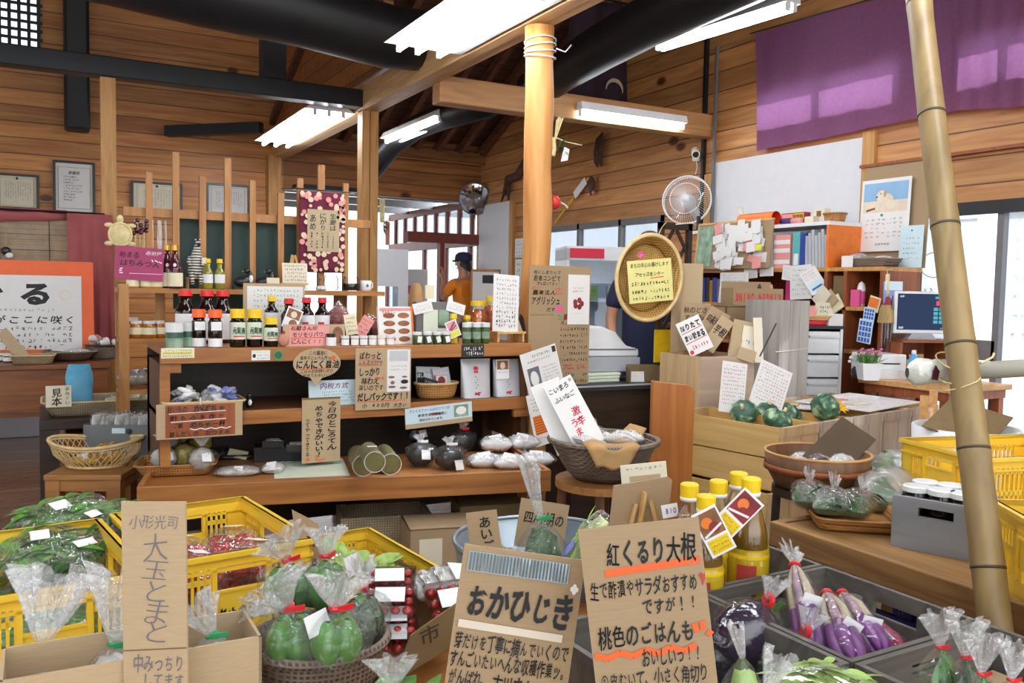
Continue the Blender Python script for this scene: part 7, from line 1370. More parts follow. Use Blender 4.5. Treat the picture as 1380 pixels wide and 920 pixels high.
for px,py,w_,h_,l in((1170,425,.085,.10,'sheet of small blue stickers hanging from the lower shelf'),(1164,446,.105,.15,'larger sheet of blue stickers hanging in front')):
 q=PX(px,py,SX0-.02-(.02 if w_>.1 else 0));o=card_mesh(w_,h_,.002).build('sticker_sheet','paper_blue',None,(q.x,q.y,q.z-h_/2),rot=(0,.12,-PI/2));tag(o,l,'stickers');k=INK(w_,h_);[k.rect(.08+.22*i,.08+.23*j,.25+.22*i,.26+.23*j,'ink_blue')for i in range(4)for j in range(4)];k.done(o)
q=PX(1108,380,4.45);o,k=card('letter_sheet','white and blue printed letter sticking out before the bookcase','sheet',1106,378,5,24,34,'paper',rz=FACE,roll=-.6);q=PX(1106,378,4.585);k_=(q-O3).dot(_F)/5;o.scale=(k_,1,k_);o.location=q-Vector((0,0,.07));k.rect(.1,.55,.9,.9,'paper_blue');k.quad(.15,.8,.8,.8,'ink_blue',.08);[k.scrib(.1,.8,.12+.12*i,.05,8,'ink_grey')for i in range(3)];k.done(o)
for i,(px,py,w_,h_,rl,l)in enumerate(((1100,398,12,26,.7,'cream envelope in the bundle before the bookcase'),(1108,402,12,26,.85,'tan envelope in the bundle before the bookcase'),(1116,406,12,24,1.0,'rear envelope in the bundle before the bookcase'))):
 o,k=card('envelope',l,'envelope',px,py,5.15+.02*i,w_,h_,['paper_warm','card_tan','label_cream'][i],rz=-PI/2,roll=rl,th=.01);q=PX(px,py,4.588-.012*(2-i));k_=(q-O3).dot(_F)/5.15;o.scale=(k_*.8,1,k_);o.location=q-Vector((0,0,o['h']/2));k.done(o)
 # drawer tower
q=ON(1117,5.4,0);t=thing('drawer_tower','tall white plastic drawer tower with a black top behind the crates','drawers',(q.x,q.y+.1,0),FACE+.12);Wd,Hd=.25,1.085
MB().bx(-Wd/2,0,0,-Wd/2+.012,.3,Hd).bx(Wd/2-.012,0,0,Wd/2,.3,Hd).bx(-Wd/2,.29,0,Wd/2,.3,Hd).build('frame','dark_plastic',t);MB().bx(-Wd/2-.015,-.02,Hd,Wd/2+.015,.31,Hd+.018).build('top','black_plastic',t)
for i in range(7):
 z=.03+i*.15;d_=MB().bx(-Wd/2+.014,-.004,z,Wd/2-.014,.28,z+.138).build('drawer','white_plastic',t,bevel=.004);MB().bx(-Wd/2+.03,-.02,z+.10,Wd/2-.03,-.004,z+.112).build('handle','white_board',d_)
MB().bx(-Wd/2,-.016,0,-Wd/2+.022,0,Hd).build('left_post','box_grey',t);MB().bx(Wd/2-.014,-.016,0,Wd/2,0,Hd).build('right_post','white_plastic',t)
ztw=Hd+.0185;u=lambda x,y,z:Vector((q.x,q.y+.1,ztw))+Euler((0,0,FACE+.12)).to_matrix()@Vector((x,y,z))
t=thing('red_tin','low red round tin on the drawer tower','tin',u(-.03,.07,0));MB().lathe([(0,0),(.075,0),(.075,.026),(.07,.03),(0,.03)],24).build('body','ink_red',t,smooth=True)
basket_tray('tray_basket','small flat cane tray on the red tin, holding cards',u(-.03,.07,.031),FACE,.19,.12,.03,'wicker','cane')
o=MB().prism([(-.07,0),(.07,0),(.03,.08),(-.03,.08)],-.02,.03).build('folded_card','paper_warm',None,u(.03,.07,.065),FACE+.3);tag(o,'white folded card with black brush marks on the drawer tower','card');k=INK(.1,.08,-.021);k.scrib(.1,.9,.35,.3,5,'ink');k.scrib(.1,.9,.7,.3,5,'ink');k.done(o)
o=MB().bx(-.06,-.02,0,.03,.03,.055).build('pink_card','paper_pink',None,u(-.07,.05,.065),FACE);tag(o,'pale pink card box on the cane tray','box');o=MB().bx(-.05,-.06,0,.05,.06,.075).build('white_box','paper',None,u(.088,.08,0),FACE+.2);tag(o,'white cardboard box at the right of the drawer tower top','box')
# work table with screen, printer and plant
TX0,TX1,TY0,TY1,TZ=4.36,4.94,2.98,3.58,.80
table('work_table','light wooden work table by the big window',TX0,TY0,TX1,TY1,TZ,'redbrown','table_light',th=.03,leg=.045,apron=.05)
def onT(px,d):p=ON(px,d,TZ);return p
q=onT(1240,5.30);t=thing('shelf_box','open reddish wooden box under the screen','box',(q.x,q.y-.09,TZ),FACE+.1);w2,h2=.22,.235
MB().bx(-w2,0,0,-w2+.015,.26,h2).bx(.085,0,0,.10,.26,h2).bx(-w2,0,h2-.015,w2,.26,h2).bx(-w2,.25,0,w2,.26,h2).bx(-w2,0,0,w2,.26,.012).build('body','redbrown',t);MB().bx(.10,-.002,0,w2,.0,h2-.001).build('panel','table_light',t)
sc=Vector((q.x,q.y-.09,TZ+h2));R_=Euler((0,0,FACE+.1)).to_matrix()
for dx_,h_,rl,l in((-.12,.10,.3,'cream card standing in the reddish box'),(-.03,.13,-.2,'tan card standing in the reddish box')):o=card_mesh(.09,h_,.004).build('card_piece','card_tan',None,Vector((sc.x,sc.y,TZ+.0125))+R_@Vector((dx_,.12,0)),rot=(-.1,rl*.3,FACE));tag(o,l,'card')
t=thing('screen','white-framed register screen standing on the reddish box','screen',sc+R_@Vector((-.02,.11,0)),FACE+.02);sw,sh=.36,.26
MB().bx(-sw/2,0,.035,sw/2,.035,.035+sh).build('bezel','white_plastic',t,bevel=.006);MB().bx(-sw/2+.02,-.001,.058,sw/2-.02,.001,.02+sh).build('display','screen_glow',t);MB().prism([(-.09,0),(.09,0),(.06,.04),(-.06,.04)],.0,.06).build('foot','grey_plastic',t)
k=INK(sw,sh,-.002);k.row('会計',.09,.17,.12,.05,'screen_white',.01);k.rect(.70,.12,.86,.17,'screen_teal');k.rect(.72,.22,.9,.33,'screen_red');[k.rect(.68+.095*i,.38+.10*j,.755+.095*i,.455+.10*j,'screen_teal')for i in range(3)for j in range(4)];k.row('合計',.08,.17,.86,.06,'screen_white',.01);k.row('12:30',.80,.92,.87,.06,'screen_white',.01)
for ink,qm in k.mb.items():qm.build('readout',ink,t,(0,0,.035))
q=onT(1209,5.12);t=thing('printer','white desktop printer on the work table','printer',(q.x,q.y+.05,TZ),FACE+.1);MB().bx(-.135,0,0,.10,.22,.15).build('body','white_plastic',t,bevel=.008);[MB().bx(-.07,-.002,z,.06,.0,z+.008).build('slot','cap_black',t)for z in(.045,.09)];MB().bx(-.135,-.012,.0,.10,0,.06).build('tray','white_board',t,bevel=.004);MB().bx(-.1,-.0125,.03,-.085,-.012,.045).build('button','cap_black',t)
q=onT(1230,5.05);t=thing('spray_bottle','small bottle of blue liquid beside the printer','bottle',(q.x,q.y,TZ));MB().lathe([(0,0),(.03,0),(.032,.03),(.032,.06),(.03,.062)],16).build('base','white_plastic',t,smooth=True);MB().lathe([(.0,.062),(.03,.062),(.031,.12),(.016,.15),(.016,.16),(0,.16)],16).build('liquid','water_blue',t,smooth=True);MB().lathe([(0,.16),(.014,.16),(.012,.185),(0,.187)],12).build('cap','white_plastic',t,smooth=True)
q=onT(1170,5.12);t=thing('flower_pot','square white pot of pink flowers beside the printer','plant',(q.x,q.y,TZ),FACE);MB().add([(-.045,-.045,0),(.045,-.045,0),(.045,.045,0),(-.045,.045,0),(-.06,-.06,.10),(.06,-.06,.10),(.06,.06,.10),(-.06,.06,.10)],[(3,2,1,0),(0,1,5,4),(1,2,6,5),(2,3,7,6),(3,0,4,7),(4,5,6,7)]).build('pot','white_plastic',t)
r=random.Random(6);mb=MB();mb2=MB()
for i in range(90):blade(mb,(r.uniform(-.05,.05),r.uniform(-.05,.05),.10),.07,.01,r.uniform(0,6.3),r.uniform(.5,1.4),0,.1,3)
for i in range(24):mb2.ell((r.uniform(-.06,.06),r.uniform(-.06,.06),.165+r.uniform(-.02,.02)),(.010,.010,.008),7,5)
mb.build('leaves','leaf',t,smooth=True);o=mb2.build('flowers','plant_pink',t,smooth=True);o['kind']='stuff'
q=onT(1150,5.2);t=thing('white_flowers','dark little vase of white blossoms at the left of the work table','plant',(q.x+.03,q.y,TZ));MB().lathe([(0,0),(.03,0),(.035,.05),(.02,.07)],12).build('vase','dark_plastic',t,smooth=True);mb=MB();[mb.ell((r.uniform(-.04,.04),r.uniform(-.04,.04),.09+r.uniform(-.02,.06)),(.012,.012,.010),7,5)for i in range(16)];o=mb.build('blossoms','label_white',t,smooth=True);o['kind']='stuff'
# broom hanging, tissue pack, papers on glass
q=A(1195,402,5.15);t=thing('hand_broom','hand broom with a red band hanging by the bookcase end','broom',(SX0-.03,PX(1195,402,SX0-.03).y,q.z-.05));MB().lathe([(.060,-.10),(.045,-.02),(.028,.04),(.020,.06)],18,T=Matrix.Diagonal((.5,1,1,1))).build('bristles','broom',t,smooth=True);MB().lathe([(.036,.01),(.022,.06)],18,T=Matrix.Diagonal((.55,1.05,1,1))).build('band','broom_red',t,smooth=True);MB().tube([(0,0,.05),(0,.0,.20)],.013,10).build('handle','straw',t,smooth=True);MB().tube([(0,0,.19),(-.01,.0,.225),(.045,0,.23)],.004,5).build('hook','rope',t)
for i in range(4):MB().tube([(SX0-.02,PX(1188+4*i,450,SX0-.02).y,.9),(SX0-.03,PX(1189+4*i,450,SX0-.03).y,1.30)],.006,6).build('plastic_rod','glass_green' if i%2 else 'glass',None);tag(bpy.data.objects['plastic_rod'+('.%03d'%i if i else '')],'thin clear rod standing under the hand broom','rod','clear rods under the broom')
o,k=card('tissue_pack','blue and white tissue pack hanging beside the broom','packet',1204,394,5.3,24,30,'tissue_blue',rz=FACE,th=.02);k.rect(0,0,1,.4,'paper_blue');k.quad(.1,.75,.9,.65,'paper',.1);k.done(o)
for px,py,y0,rows in((1250,360,0,1),):
 o=card_mesh(.55,.80,.002).build('window_poster','shoji',None,(4.985,3.55,.98),rot=(0,0,-PI/2));tag(o,'white paper poster with faint line drawing on the big window','poster');k=INK(.55,.80);k.scrib(.1,.5,.55,.04,6,'ink_grey');[k.quad(.5+.18*math.cos(a),.35+.10*math.sin(a),.5+.18*math.cos(a+.4),.35+.10*math.sin(a+.4),'ink_grey',.006)for a in[i*.4 for i in range(16)]];k.quad(.5,.6,.62,.72,'ink_grey',.006);k.quad(.62,.72,.4,.75,'ink_grey',.006);k.quad(.5,.8,.75,.82,'ink_grey',.008);k.done(o)
o=card_mesh(.6,.92,.002).build('window_poster','shoji',None,(4.985,2.78,.92),rot=(0,0,-PI/2));tag(o,'white patterned paper on the right-hand window pane','poster');k=INK(.6,.92);[k.scrib(.05,.95,.1+.12*i,.04,9,'paper_blue')for i in range(7)];k.done(o)
# garden pots and chair outside/inside the window
t=thing('garden_bench','low pale bench with plant pots by the big window','bench',(4.62,2.55,0));MB().bx(-.25,-.2,.42,.25,.2,.45).build('seat','white_plastic',t);[MB().bx(sx*.2-.02,sy*.16-.02,0,sx*.2+.02,sy*.16+.02,.42).build('leg','white_plastic',t)for sx in(-1,1)for sy in(-1,1)]
t=thing('wooden_chair','light wooden chair by the window behind the yellow crate','chair',(3.98,2.62,0),.5);MB().bx(-.19,-.19,.42,.19,.19,.45).build('seat','table_light',t);[MB().bx(sx*.17-.018,sy*.17-.018,0,sx*.17+.018,sy*.17+.018,.42 if sy<0 else .82).build('leg','table_light',t)for sx in(-1,1)for sy in(-1,1)];MB().bx(-.17,.155,.66,.17,.185,.74).build('backrest','table_light',t)
# brown panel right of the woven bowl
q=ON(904,3.82,0);t=thing('bench_end','tall reddish-brown wooden bench end with rounded corner beside the woven bowl','bench',(q.x,q.y+.02,0),FACE+.1);hh=1.3-(516-397)*3.82/FPX;w_=.096
pts=[(-w_,0),(w_,0),(w_,hh-.05)]+[(w_-.04+.04*math.cos(a),hh-.055+.04*math.sin(a))for a in(.3,.8,1.3)]+[(-w_,hh)]
MB().prism(pts,0,.035).build('end_panel','pillar_panel',t,bevel=.004);MB().bx(-w_,.035,.36,w_,.12,.40).build('rail','counter_dark',t);MB().bx(w_-.03,.035,0,w_,.12,.36).bx(-w_,.035,0,-w_+.03,.12,.36).build('brace','counter_dark',t)
q=ON(893,4.45,0);o,k=card('yellow_envelope','bright yellow envelope wedged by the lattice screen','envelope',893,466,4.52,24,44,'cap_yellow',rz=-.1,th=.006,Yp=LY-.022);k.done(o)
# right table of rough timber
R0,R1=PZ(1047,705,.60),PZ(1318,787,.60)
TYa,TYb=R1.y-.35,R0.y+.02;TXa=(R0.x+R1.x)/2;RT=Vector(((TXa+2.52)/2,(TYa+TYb)/2,0));hx_,hy_=(2.52-TXa)/2,(TYb-TYa)/2
t=thing('rough_table','rough thick-edged wooden sales table on the right','table',RT);MB().bx(-hx_,-hy_,.565,hx_,hy_,.60).build('tabletop','table_rough',t);MB().bx(-hx_-.03,-hy_,.53,-hx_,hy_,.604).build('front_beam','table_rough',t,bevel=.004);MB().bx(-hx_,hy_-.03,.53,hx_,hy_,.604).build('end_beam','table_rough',t)
for x in(-hx_+.06,hx_-.06):
 for y in(-hy_+.05,hy_-.08):MB().bx(x-.035,y-.035,0,x+.035,y+.035,.565).build('leg','table_rough',t)
MB().bx(-hx_-.01,-.12,.50,-hx_+.06,-.05,.53).build('block','table_light',t)
ZTB=.6005
def onB(px,py,z=ZTB):p=PZ(px,py,z);return Vector((p.x,p.y,z))
# wooden tub on a dark stand
q=ON(1100,3.02,.63);TUB=Vector((q.x,q.y,.63));t=thing('tub_stand','dark slim-legged stand under the wooden tub','stand',(q.x,q.y,0),.3);MB().lathe([(0,.60),(.15,.60),(.15,.628),(0,.628)],24).build('top','dark_wood',t)
for a in(.4,1.97,3.54,5.11):MB().bar((.13*math.cos(a),.13*math.sin(a),.60),(.15*math.cos(a),.15*math.sin(a),0),.028,.028).build('leg','dark_wood',t)
t=thing('wooden_tub','round brown wooden tub with paper packets and a board on it','tub',TUB);RT_=.180
MB().lathe([(0,.004),(RT_*.78,.004),(RT_*.94,.055),(RT_,.12),(RT_*.955,.12),(RT_*.90,.055),(RT_*.75,.016),(0,.016)],40).build('bowl','tub_wood',t,smooth=True);MB().lathe([(RT_*.965,.062),(RT_*1.0,.06),(RT_*1.005,.078),(RT_*.985,.08)],40).build('hoop','redbrown',t,smooth=True);MB().tube([(RT_*.98*math.cos(2*PI*i/40),RT_*.98*math.sin(2*PI*i/40),.12)for i in range(41)],.005,6,False).build('rim','table_light',t,smooth=True)
for i,(dx_,dy_)in enumerate(((-.09,.0),(-.05,-.05),(.0,-.02),(.04,-.07),(-.02,.05))):flat_bag('paper_packet','crumpled white packet in the wooden tub, %s'%['far left','front left','middle','front right','back'][i],'packet',TUB+Vector((dx_,dy_,.065+.012*(i%2))),.10,.07,.05,'white_rice' if i!=1 else 'wine',rz=i*1.1,s=i*1.7,tagp=None,amp=.25)
o=MB().bx(-.14,-.07,0,.14,.07,.008).build('cardboard_sheet','board_dark',None,TUB+Vector((.085,-.02,.13)),rot=(RAD(34),RAD(-24),RAD(12)));tag(o,'dark brown cardboard lying across the wooden tub','cardboard')
# tray with bagged cucumbers
q=onB(1118,700);t=basket_tray('tray_basket','dark brown cane tray of bagged greens on the rough table',(q.x+.07,q.y-.01,ZTB+.0),.9,.40,.26,.04,'wicker_brown','cane_brown',flare=.12);TR=Vector((q.x+.07,q.y-.01,ZTB))
def veg_fill(m_,n=7,L=.17,r=.014,spread=.05,lean=.1):
 def f(t,rr,hh):
  rg=random.Random(n)
  for i in range(n):x=(i/(n-1)-.5)*2*spread if n>1 else 0;y=rg.uniform(-.02,.02);l=L*rg.uniform(.85,1.05);MB().tube([(x*.9,y,.01),(x*1.05+rg.uniform(-.006,.006),y+.004,l*.4),(x*.8,y,l*.8),(x*.55,y*.7,l)],[r*.6,r,r*.85,r*.35],9).build('vegetable',m_,t,smooth=True)
 return f
for i,(px,py,l,yaw)in enumerate(((1090,680,'bag of dark cucumbers, leftmost on the brown cane tray',.75),(1120,690,'bag of striped cucumbers in the middle of the brown cane tray',.65),(1153,693,'bag of dark greens with a red tie, right on the brown cane tray',.5))):
 p=onB(px,py,ZTB+.04);flat_bag('cucumber_bag',l,'bag',p,.22,.115,.08,'leaf_dark',rz=yaw,s=i*2.3+1,tagp=None,leaves=('cucumber',14));mb=MB()
 e=Euler((0,0,yaw)).to_matrix()@Vector((.10,0,0));o=bpy.data.objects[[n for n in bpy.data.objects.keys()if n.startswith('cucumber_bag')][-1]]
 fan_top(mb,(.098,0,.045),.010,.03,.05,i,(.6,0,.8)).build('gathered_mouth','film_top',o);MB().tube([(.098,.01*math.cos(a),.045+.01*math.sin(a))for a in[k_*.7 for k_ in range(10)]],.004,6).build('tie','cap_red',o)
 # more bagged greens behind
for i,(px,py,l,m_)in enumerate(((1180,655,'bag of green peppers and sprouts behind the cane tray','leaf'),(1205,645,'bag of greens with yellow flowers behind the grey jar box','leaf_light'),(1198,672,'clear bag of sprouts touching the grey jar box','grey_snack'),(1225,652,'milky bag of sprouts behind the jars','grey_snack'),(1180,683,'clear bag of dark greens right of the cane tray','leaf_dark'),(1245,640,'clear bag of greens before the yellow crate','grey_snack'))):
 p=onB(px,py+8,ZTB);p.z=ZTB;flat_bag('greens_bag',l,'bag',p+Vector((.03,.02,.0)),.21,.14,.13,m_,rz=.5+.3*math.sin(i*2),s=i*1.9+.5,tagp=(.1,0)if i%2 else None,leaves=('leaf',10)if m_.startswith('leaf')else None,filmm='film_soft',amp=.2)
 # grey box with jam jars
g0,g1=onB(1200,735),onB(1313,758);gv=g1-g0;grz=math.atan2(gv.y,gv.x);gl=gv.length*1.06;gx=gv.normalized();gy=Vector((-gx.y,gx.x,0));gd=.20;gc=g0+gx*gl/2+gy*gd/2;gh=.145
wood_box('grey_box','grey-painted wooden box of dark jam jars on the rough table',gc,grz,gl,gd,gh,'grey_box',hand=True)
for i,(fx,fy)in enumerate(((-.34,-.2),(-.02,-.2),(.26,-.2),(-.34,.22),(-.02,.24),(.28,.22))):
 p=gc+gx*gl*fx*.9+gy*gd*fy+Vector((0,0,.0145));jj=jar('jam_jar','dark jam jar with a white lid in the grey box, %s'%['front left','front middle','front right','back left','back middle','back right'][i],'jar',p,.036,.155,'jam','cap_white',None,'jam jars in the grey box',caph=.09,neck=.92,sh=.88)
 # yellow crate behind, crate at the right edge
yc=ON(1338,2.95,0);ya=PZ(1228,605,.80);
table('low_stand','plain low wooden stand under the far yellow crate',yc.x-.30,yc.y-.2,yc.x+.30,yc.y+.22,.56,'counter_dark',th=.03,leg=.04)
crate_plastic('yellow plastic harvest crate behind the jam jars',(yc.x,yc.y,.5605),FACE+.26,.52,.36,.245,None,logo=False)
t=thing('white_tub','white plastic tub with a folded cardboard lid behind the far yellow crate','tub',(yc.x+.42,yc.y+.42,0),.2);MB().lathe([(0,0),(.17,0),(.20,.78),(.185,.78),(.16,.02),(0,.02)],28).build('body','white_plastic',t,smooth=True);o=MB().bx(-.17,-.12,0,.17,.12,.006).build('cardboard_flap','card_dark',None,(yc.x+.40,yc.y+.40,.80),rot=(.25,-.25,.3));tag(o,'folded cardboard flap lying on the white tub','cardboard')
rc_=PZ(1345,680,.72);p=ON(1446,1.95,0)
crate_plastic('yellow plastic crate of bagged greens at the right edge of the photo',(p.x+.04,p.y-.02,.53-.03+.1005),.95,.44,.32,.20,None,logo=False)
for i in range(3):flat_bag('greens_bag','bag of green leaves in the yellow crate at the right edge, %s'%['front','middle','back'][i],'bag',(p.x+.0+.06*i,p.y-.10+.1*i,.60+.13),.2,.14,.07,'leaf',rz=.6*i,s=i+7,tagp=None,leaves=('leaf',12))
# blue crate under the table
crate_plastic('dark blue plastic crate under the rough table',(TXa+.32,R1.y+.25,0),.02,.40,.5,.40,None,m='blue_crate',logo=False)
# bamboo post and pole
bb0,bb1=A(1345,905,1.88),A(1238,-20,2.44);dv=bb1-bb0;base=bb0+dv*((0-bb0.z)/dv.z)if abs(dv.z)>1e-3 else bb0
t=thing('bamboo_post','leaning thick bamboo post in front of the right table','bamboo',base);L_=(bb1-base);tot=L_*1.08;R_b=.036
mb=MB();nodes=[]
N=60;fr_=lambda py:None
zs_=[((A(0,0,1)-O3)*0).z]
node_t=[]
for pyv in(905,765,605,465,305,155,5):
 tt=(905-pyv)/(905+20);pt_=bb0.lerp(bb1,max(0,tt));
 # distance runs unevenly with height, so solve on the line itself
 lo,hi=0,1
 for _ in range(30):
  mid=(lo+hi)/2;P_=bb0.lerp(bb1,mid)-O3;yy=460-FPX*P_.dot(_U)/P_.dot(_F)
  if yy>pyv:lo=mid
  else:hi=mid
 P_=bb0.lerp(bb1,lo);node_t.append((P_-base).length/tot.length)
node_t=[max(0,node_t[0]-.2),node_t[0]-.1]+node_t
pts=[];rs=[]
for i in range(N+1):
 u_=i/N;dn=min(abs(u_-q_)for q_ in node_t);pts.append(tot*u_+Vector((.008*math.sin(u_*6),0,0)));rs.append(R_b*(1.02-.12*u_)*(1+.05*math.exp(-(dn/.008)**2)))
mb.tube(pts,rs,20);mb.build('stem','bamboo',t,smooth=True)
for q_ in node_t:
 c_=tot*q_+Vector((.008*math.sin(q_*6),0,0));MB().tube([c_-tot.normalized()*.0035,c_+tot.normalized()*.0035],R_b*(1.02-.12*q_)*1.055,20).build('node','bamboo_node',t,smooth=True)
mid=None;lo,hi=0,1
for _ in range(30):
 m2=(lo+hi)/2;P_=bb0.lerp(bb1,m2)-O3;yy=460-FPX*P_.dot(_U)/P_.dot(_F)
 if yy>500:lo=m2
 else:hi=m2
J=bb0.lerp(bb1,lo);dJ=(J-O3).dot(_F);a_,b_=A(1262,500,dJ+.078),A(1420,492,dJ+.06)
t=thing('bamboo_pole','grey horizontal bamboo pole tied behind the leaning post','bamboo',a_);MB().tube([Vector((0,0,0)),(b_-a_)*.5+Vector((0,0,-.004)),(b_-a_)*2.2],[.024,.022,.02],16).build('stem','bamboo_grey',t,smooth=True)
e_=(b_-a_).normalized();wr=MB();wr.grid(lambda u,v:tuple(e_*(-.072+.125*v)+(Vector((-e_.y,e_.x,0))*math.cos(2*PI*u)+Vector((0,0,1))*math.sin(2*PI*u))*(.036*min(1,(v*5+.12))**.5*(1-.28*v)*crumple(u*2,v*2,.14,5,2))),28,16,cu=True);wr.build('wrapping','wrap_clear',t,smooth=False);MB().prism([(-.008,-.016),(.006,-.018),(.010,.004),(.0,.020),(-.006,.004)],-.002,.002,rotm(FACE,0,0,e_*-.02-Vector((_F.x,_F.y,0))*.036)).build('mark','wine',t)
dn_=dv.normalized()
t2=thing('tie_cord','pale cord lashing the horizontal pole to the bamboo post','cord',J);
for k_ in range(3):
 sl=(.02,-.01,-.035)[k_];mb=MB();mb.tube([dn_*sl+_R*(R_b+.003)*math.cos(a)+Vector((_F.x,_F.y,0))*((R_b+.03)*math.sin(a)+.03)+Vector((0,0,.02*math.sin(a+k_)))for a in[2*PI*i/18 for i in range(19)]],.0019,5,False).build('loop','straw',t2,smooth=True)
MB().tube([(R_b,-.02,.02),(R_b+.03,-.03,.035),(R_b+.035,-.03,.045)],.003,5).build('loose_end','straw',t2)
# ================================================================== foreground: crates, boxes, big signs
CH=.325
def crate_at(corner,e,L,W,z,side):
 n=Vector((-e.y,e.x,0));c=Vector(corner)+e*(L/2)*side+n*W/2;return Vector((c.x,c.y,z)),math.atan2(e.y,e.x),n
eB=Vector((.990,.139,0))
cB,rB,nB=crate_at((.602,2.159,0),eB,.365,.52,0,-1);cA,rA,nA=crate_at((-.165,2.015,0),eB,.365,.52,0,1)
crate_plastic('yellow crate under the crate of red tomatoes',cB,rB,.365,.52,CH,'yellow harvest crates');crate_plastic('yellow crate of bagged red tomatoes in the left foreground',cB+Vector((0,0,CH)),rB,.365,.52,CH,'yellow harvest crates')
crate_plastic('yellow crate under the crate of bagged green leaves',cA,rA,.365,.52,CH,'yellow harvest crates');crate_plastic('yellow crate full of bagged green leaves at the left edge',cA+Vector((0,0,CH)),rA,.365,.52,CH,'yellow harvest crates')
eC=Vector((.995,.096,0));cC,rC,nC=crate_at((1.07,2.41,0),eC,.365,.52,0,-1)
t=thing('pallet','low wooden pallet under the crate of pale cabbage','pallet',cC,rC);[MB().bx(-.18+.095*i,-.25,.07,-.10+.095*i,.25,.105).build('board','table_rough',t)for i in range(4)];[MB().bx(-.18,y,0,.185,y+.06,.07).build('block','table_rough',t)for y in(-.24,-.03,.18)]
crate_plastic('yellow crate of pale cabbage behind the tomato packs',cC+Vector((0,0,.1055)),rC,.365,.52,CH,'yellow harvest crates')
# greens in the left crate: a bed of bags below, the visible ones on top
def inA(px,py,z):p=PZ(px,py,z);return Vector((p.x,p.y,z))
for i,(dx,dy)in enumerate(((-.08,-.12),(.08,-.12),(-.08,.12),(.08,.12),(0,0))):
 p=cA+eB*dx+nA*dy+Vector((0,0,CH+.075));flat_bag('greens_bag','bag of green leaves low in the left yellow crate, %s'%['front left','front right','back left','back right','middle'][i],'bag',p,.22,.16,.16,'leaf',rz=rA+i,s=i+.3,tagp=None,leaves=None)
for px,py,z,L,W,H,yaw,m_,l,s_,tg in((92,712,.60,.25,.17,.085,.35,'leaf','bag of green leaves with a price tag, topmost in the left crate',1.1,(-.08,0)),(62,760,.565,.22,.17,.09,.0,'leaf','bag of green leaves with white stems, front left in the left crate',2.2,(-.02,.02)),(40,735,.55,.17,.14,.08,1.0,'leaf','crumpled bag of leaves at the left rim of the left crate',3.1,None),(138,752,.56,.28,.12,.08,.75,'leaf_dark','long dark green bag leaning across the right of the left crate',4.2,(-.25,0)),(148,715,.585,.2,.13,.08,.6,'leaf','bag of green leaves behind the tall tomato sign',5.5,(-.3,0)),(80,785,.50,.26,.12,.08,.1,'leaf','bag of green leaves pressed against the front wall of the left crate',6.3,None)):
 flat_bag('greens_bag',l,'bag',inA(px,py,z),L,W,H,m_,rz=yaw,s=s_,tagp=tg,leaves=('leaf' if m_=='leaf' else 'leaf_dark',26),tagsize=.2,rot=(.25,-.1,yaw),amp=.16)
 # tomatoes in bags
def tomato_bag(p,label,s_,n=4,tg=True,r=.036):
 t=thing('tomato_bag',label,'bag',p,.4*s_);rg=random.Random(int(s_*10))
 for i in range(n):
  x,y=((i%2)-.5)*.068,((i//2)-.5)*.066;o=MB().ell((x,y,r*.85),(r,r,r*.84),18,12).build('tomato','tomato',t,smooth=True);MB().lathe([(0,.0),(.010,.002),(.004,.004),(0,.006)],7,(x,y,r*1.64)).build('calyx','leaf',o)
 pillow(MB(),(0,0,0),.20,.165,.085,s_,.18).build('film','film',t,smooth=True)
 if tg:MB().bx(-.026,-.02,0,.026,.02,.001,rotm(.3*s_,.2,.1,(.03,.0,.084))).build('price_label','label_white',t)
 return t
zb_=CH+.0105
def inB(a,b,z):return cB+eB*a+nB*b+Vector((0,0,z))
pos=[(-.08,-.17,.02),(.08,-.17,.02),(-.08,.0,.02),(.08,.0,.02),(-.08,-.14,.10),(.085,-.12,.10),(-.07,.02,.10),(.08,.04,.10)];nm=['low at the front left','low at the front right','low at the back left','low at the back right','upper front left','upper front right','upper back left','upper back right']
for i,(a,b,z)in enumerate(pos):tomato_bag(inB(a,b,CH+z+.11),'clear bag of red tomatoes in the yellow crate, '+nm[i],1+i*.37,tg=i>3)
# pale cabbage
def inC(a,b,z):return cC+eC*a+nC*b+Vector((0,0,.1055+z))
MB().bx(-.16,-.22,0,.16,.20,.12).build('paper_lining','paper_warm',None,inC(0,0,.012),rC);tag(bpy.data.objects['paper_lining'],'pale paper lining at the bottom of the cabbage crate','paper')
def cabbage(p,yaw,label,L=.26,pitch=.2,m_='leaf_light'):
 t=thing('cabbage_bag',label,'bag',p,0,None,rot=(0,-pitch,yaw));MB().grid(lambda u,v:(L*(u-.5),.062*math.sin(PI*min(1,u*.8+.14))**.6*math.cos(2*PI*v)*(1+.06*math.cos(14*PI*v)),.05+.05*math.sin(PI*min(1,u*.8+.14))**.6*math.sin(2*PI*v)*(1+.08*math.cos(14*PI*v))),20,40,cv=True).build('cabbage',m_,t,smooth=True)
 mb=MB();rg=random.Random(int(yaw*100)+3)
 for i in range(20):blade(mb,(rg.uniform(-.02,.06),rg.uniform(-.05,.05),.09),.13,.05,rg.uniform(-.5,.5),rg.uniform(-.1,.25),rg.uniform(-.6,.6),.3)
 mb.build('leaves','leaf_light' if m_=='leaf_light' else 'leaf',t,smooth=True);pillow(MB(),(0,0,.0),L*1.12,.17,.12,yaw+2,.10).build('film','film_clear',t,smooth=True)
cabbage(inC(-.10,-.09,.19),1.5,'bagged pale green cabbage at the front left of the rear yellow crate');cabbage(inC(-.06,.06,.20),1.25,'bagged pale green cabbage at the back left of the rear yellow crate',pitch=.35);cabbage(inC(.0,-.12,.20),.9,'bagged pale green cabbage in the middle front of the rear yellow crate')
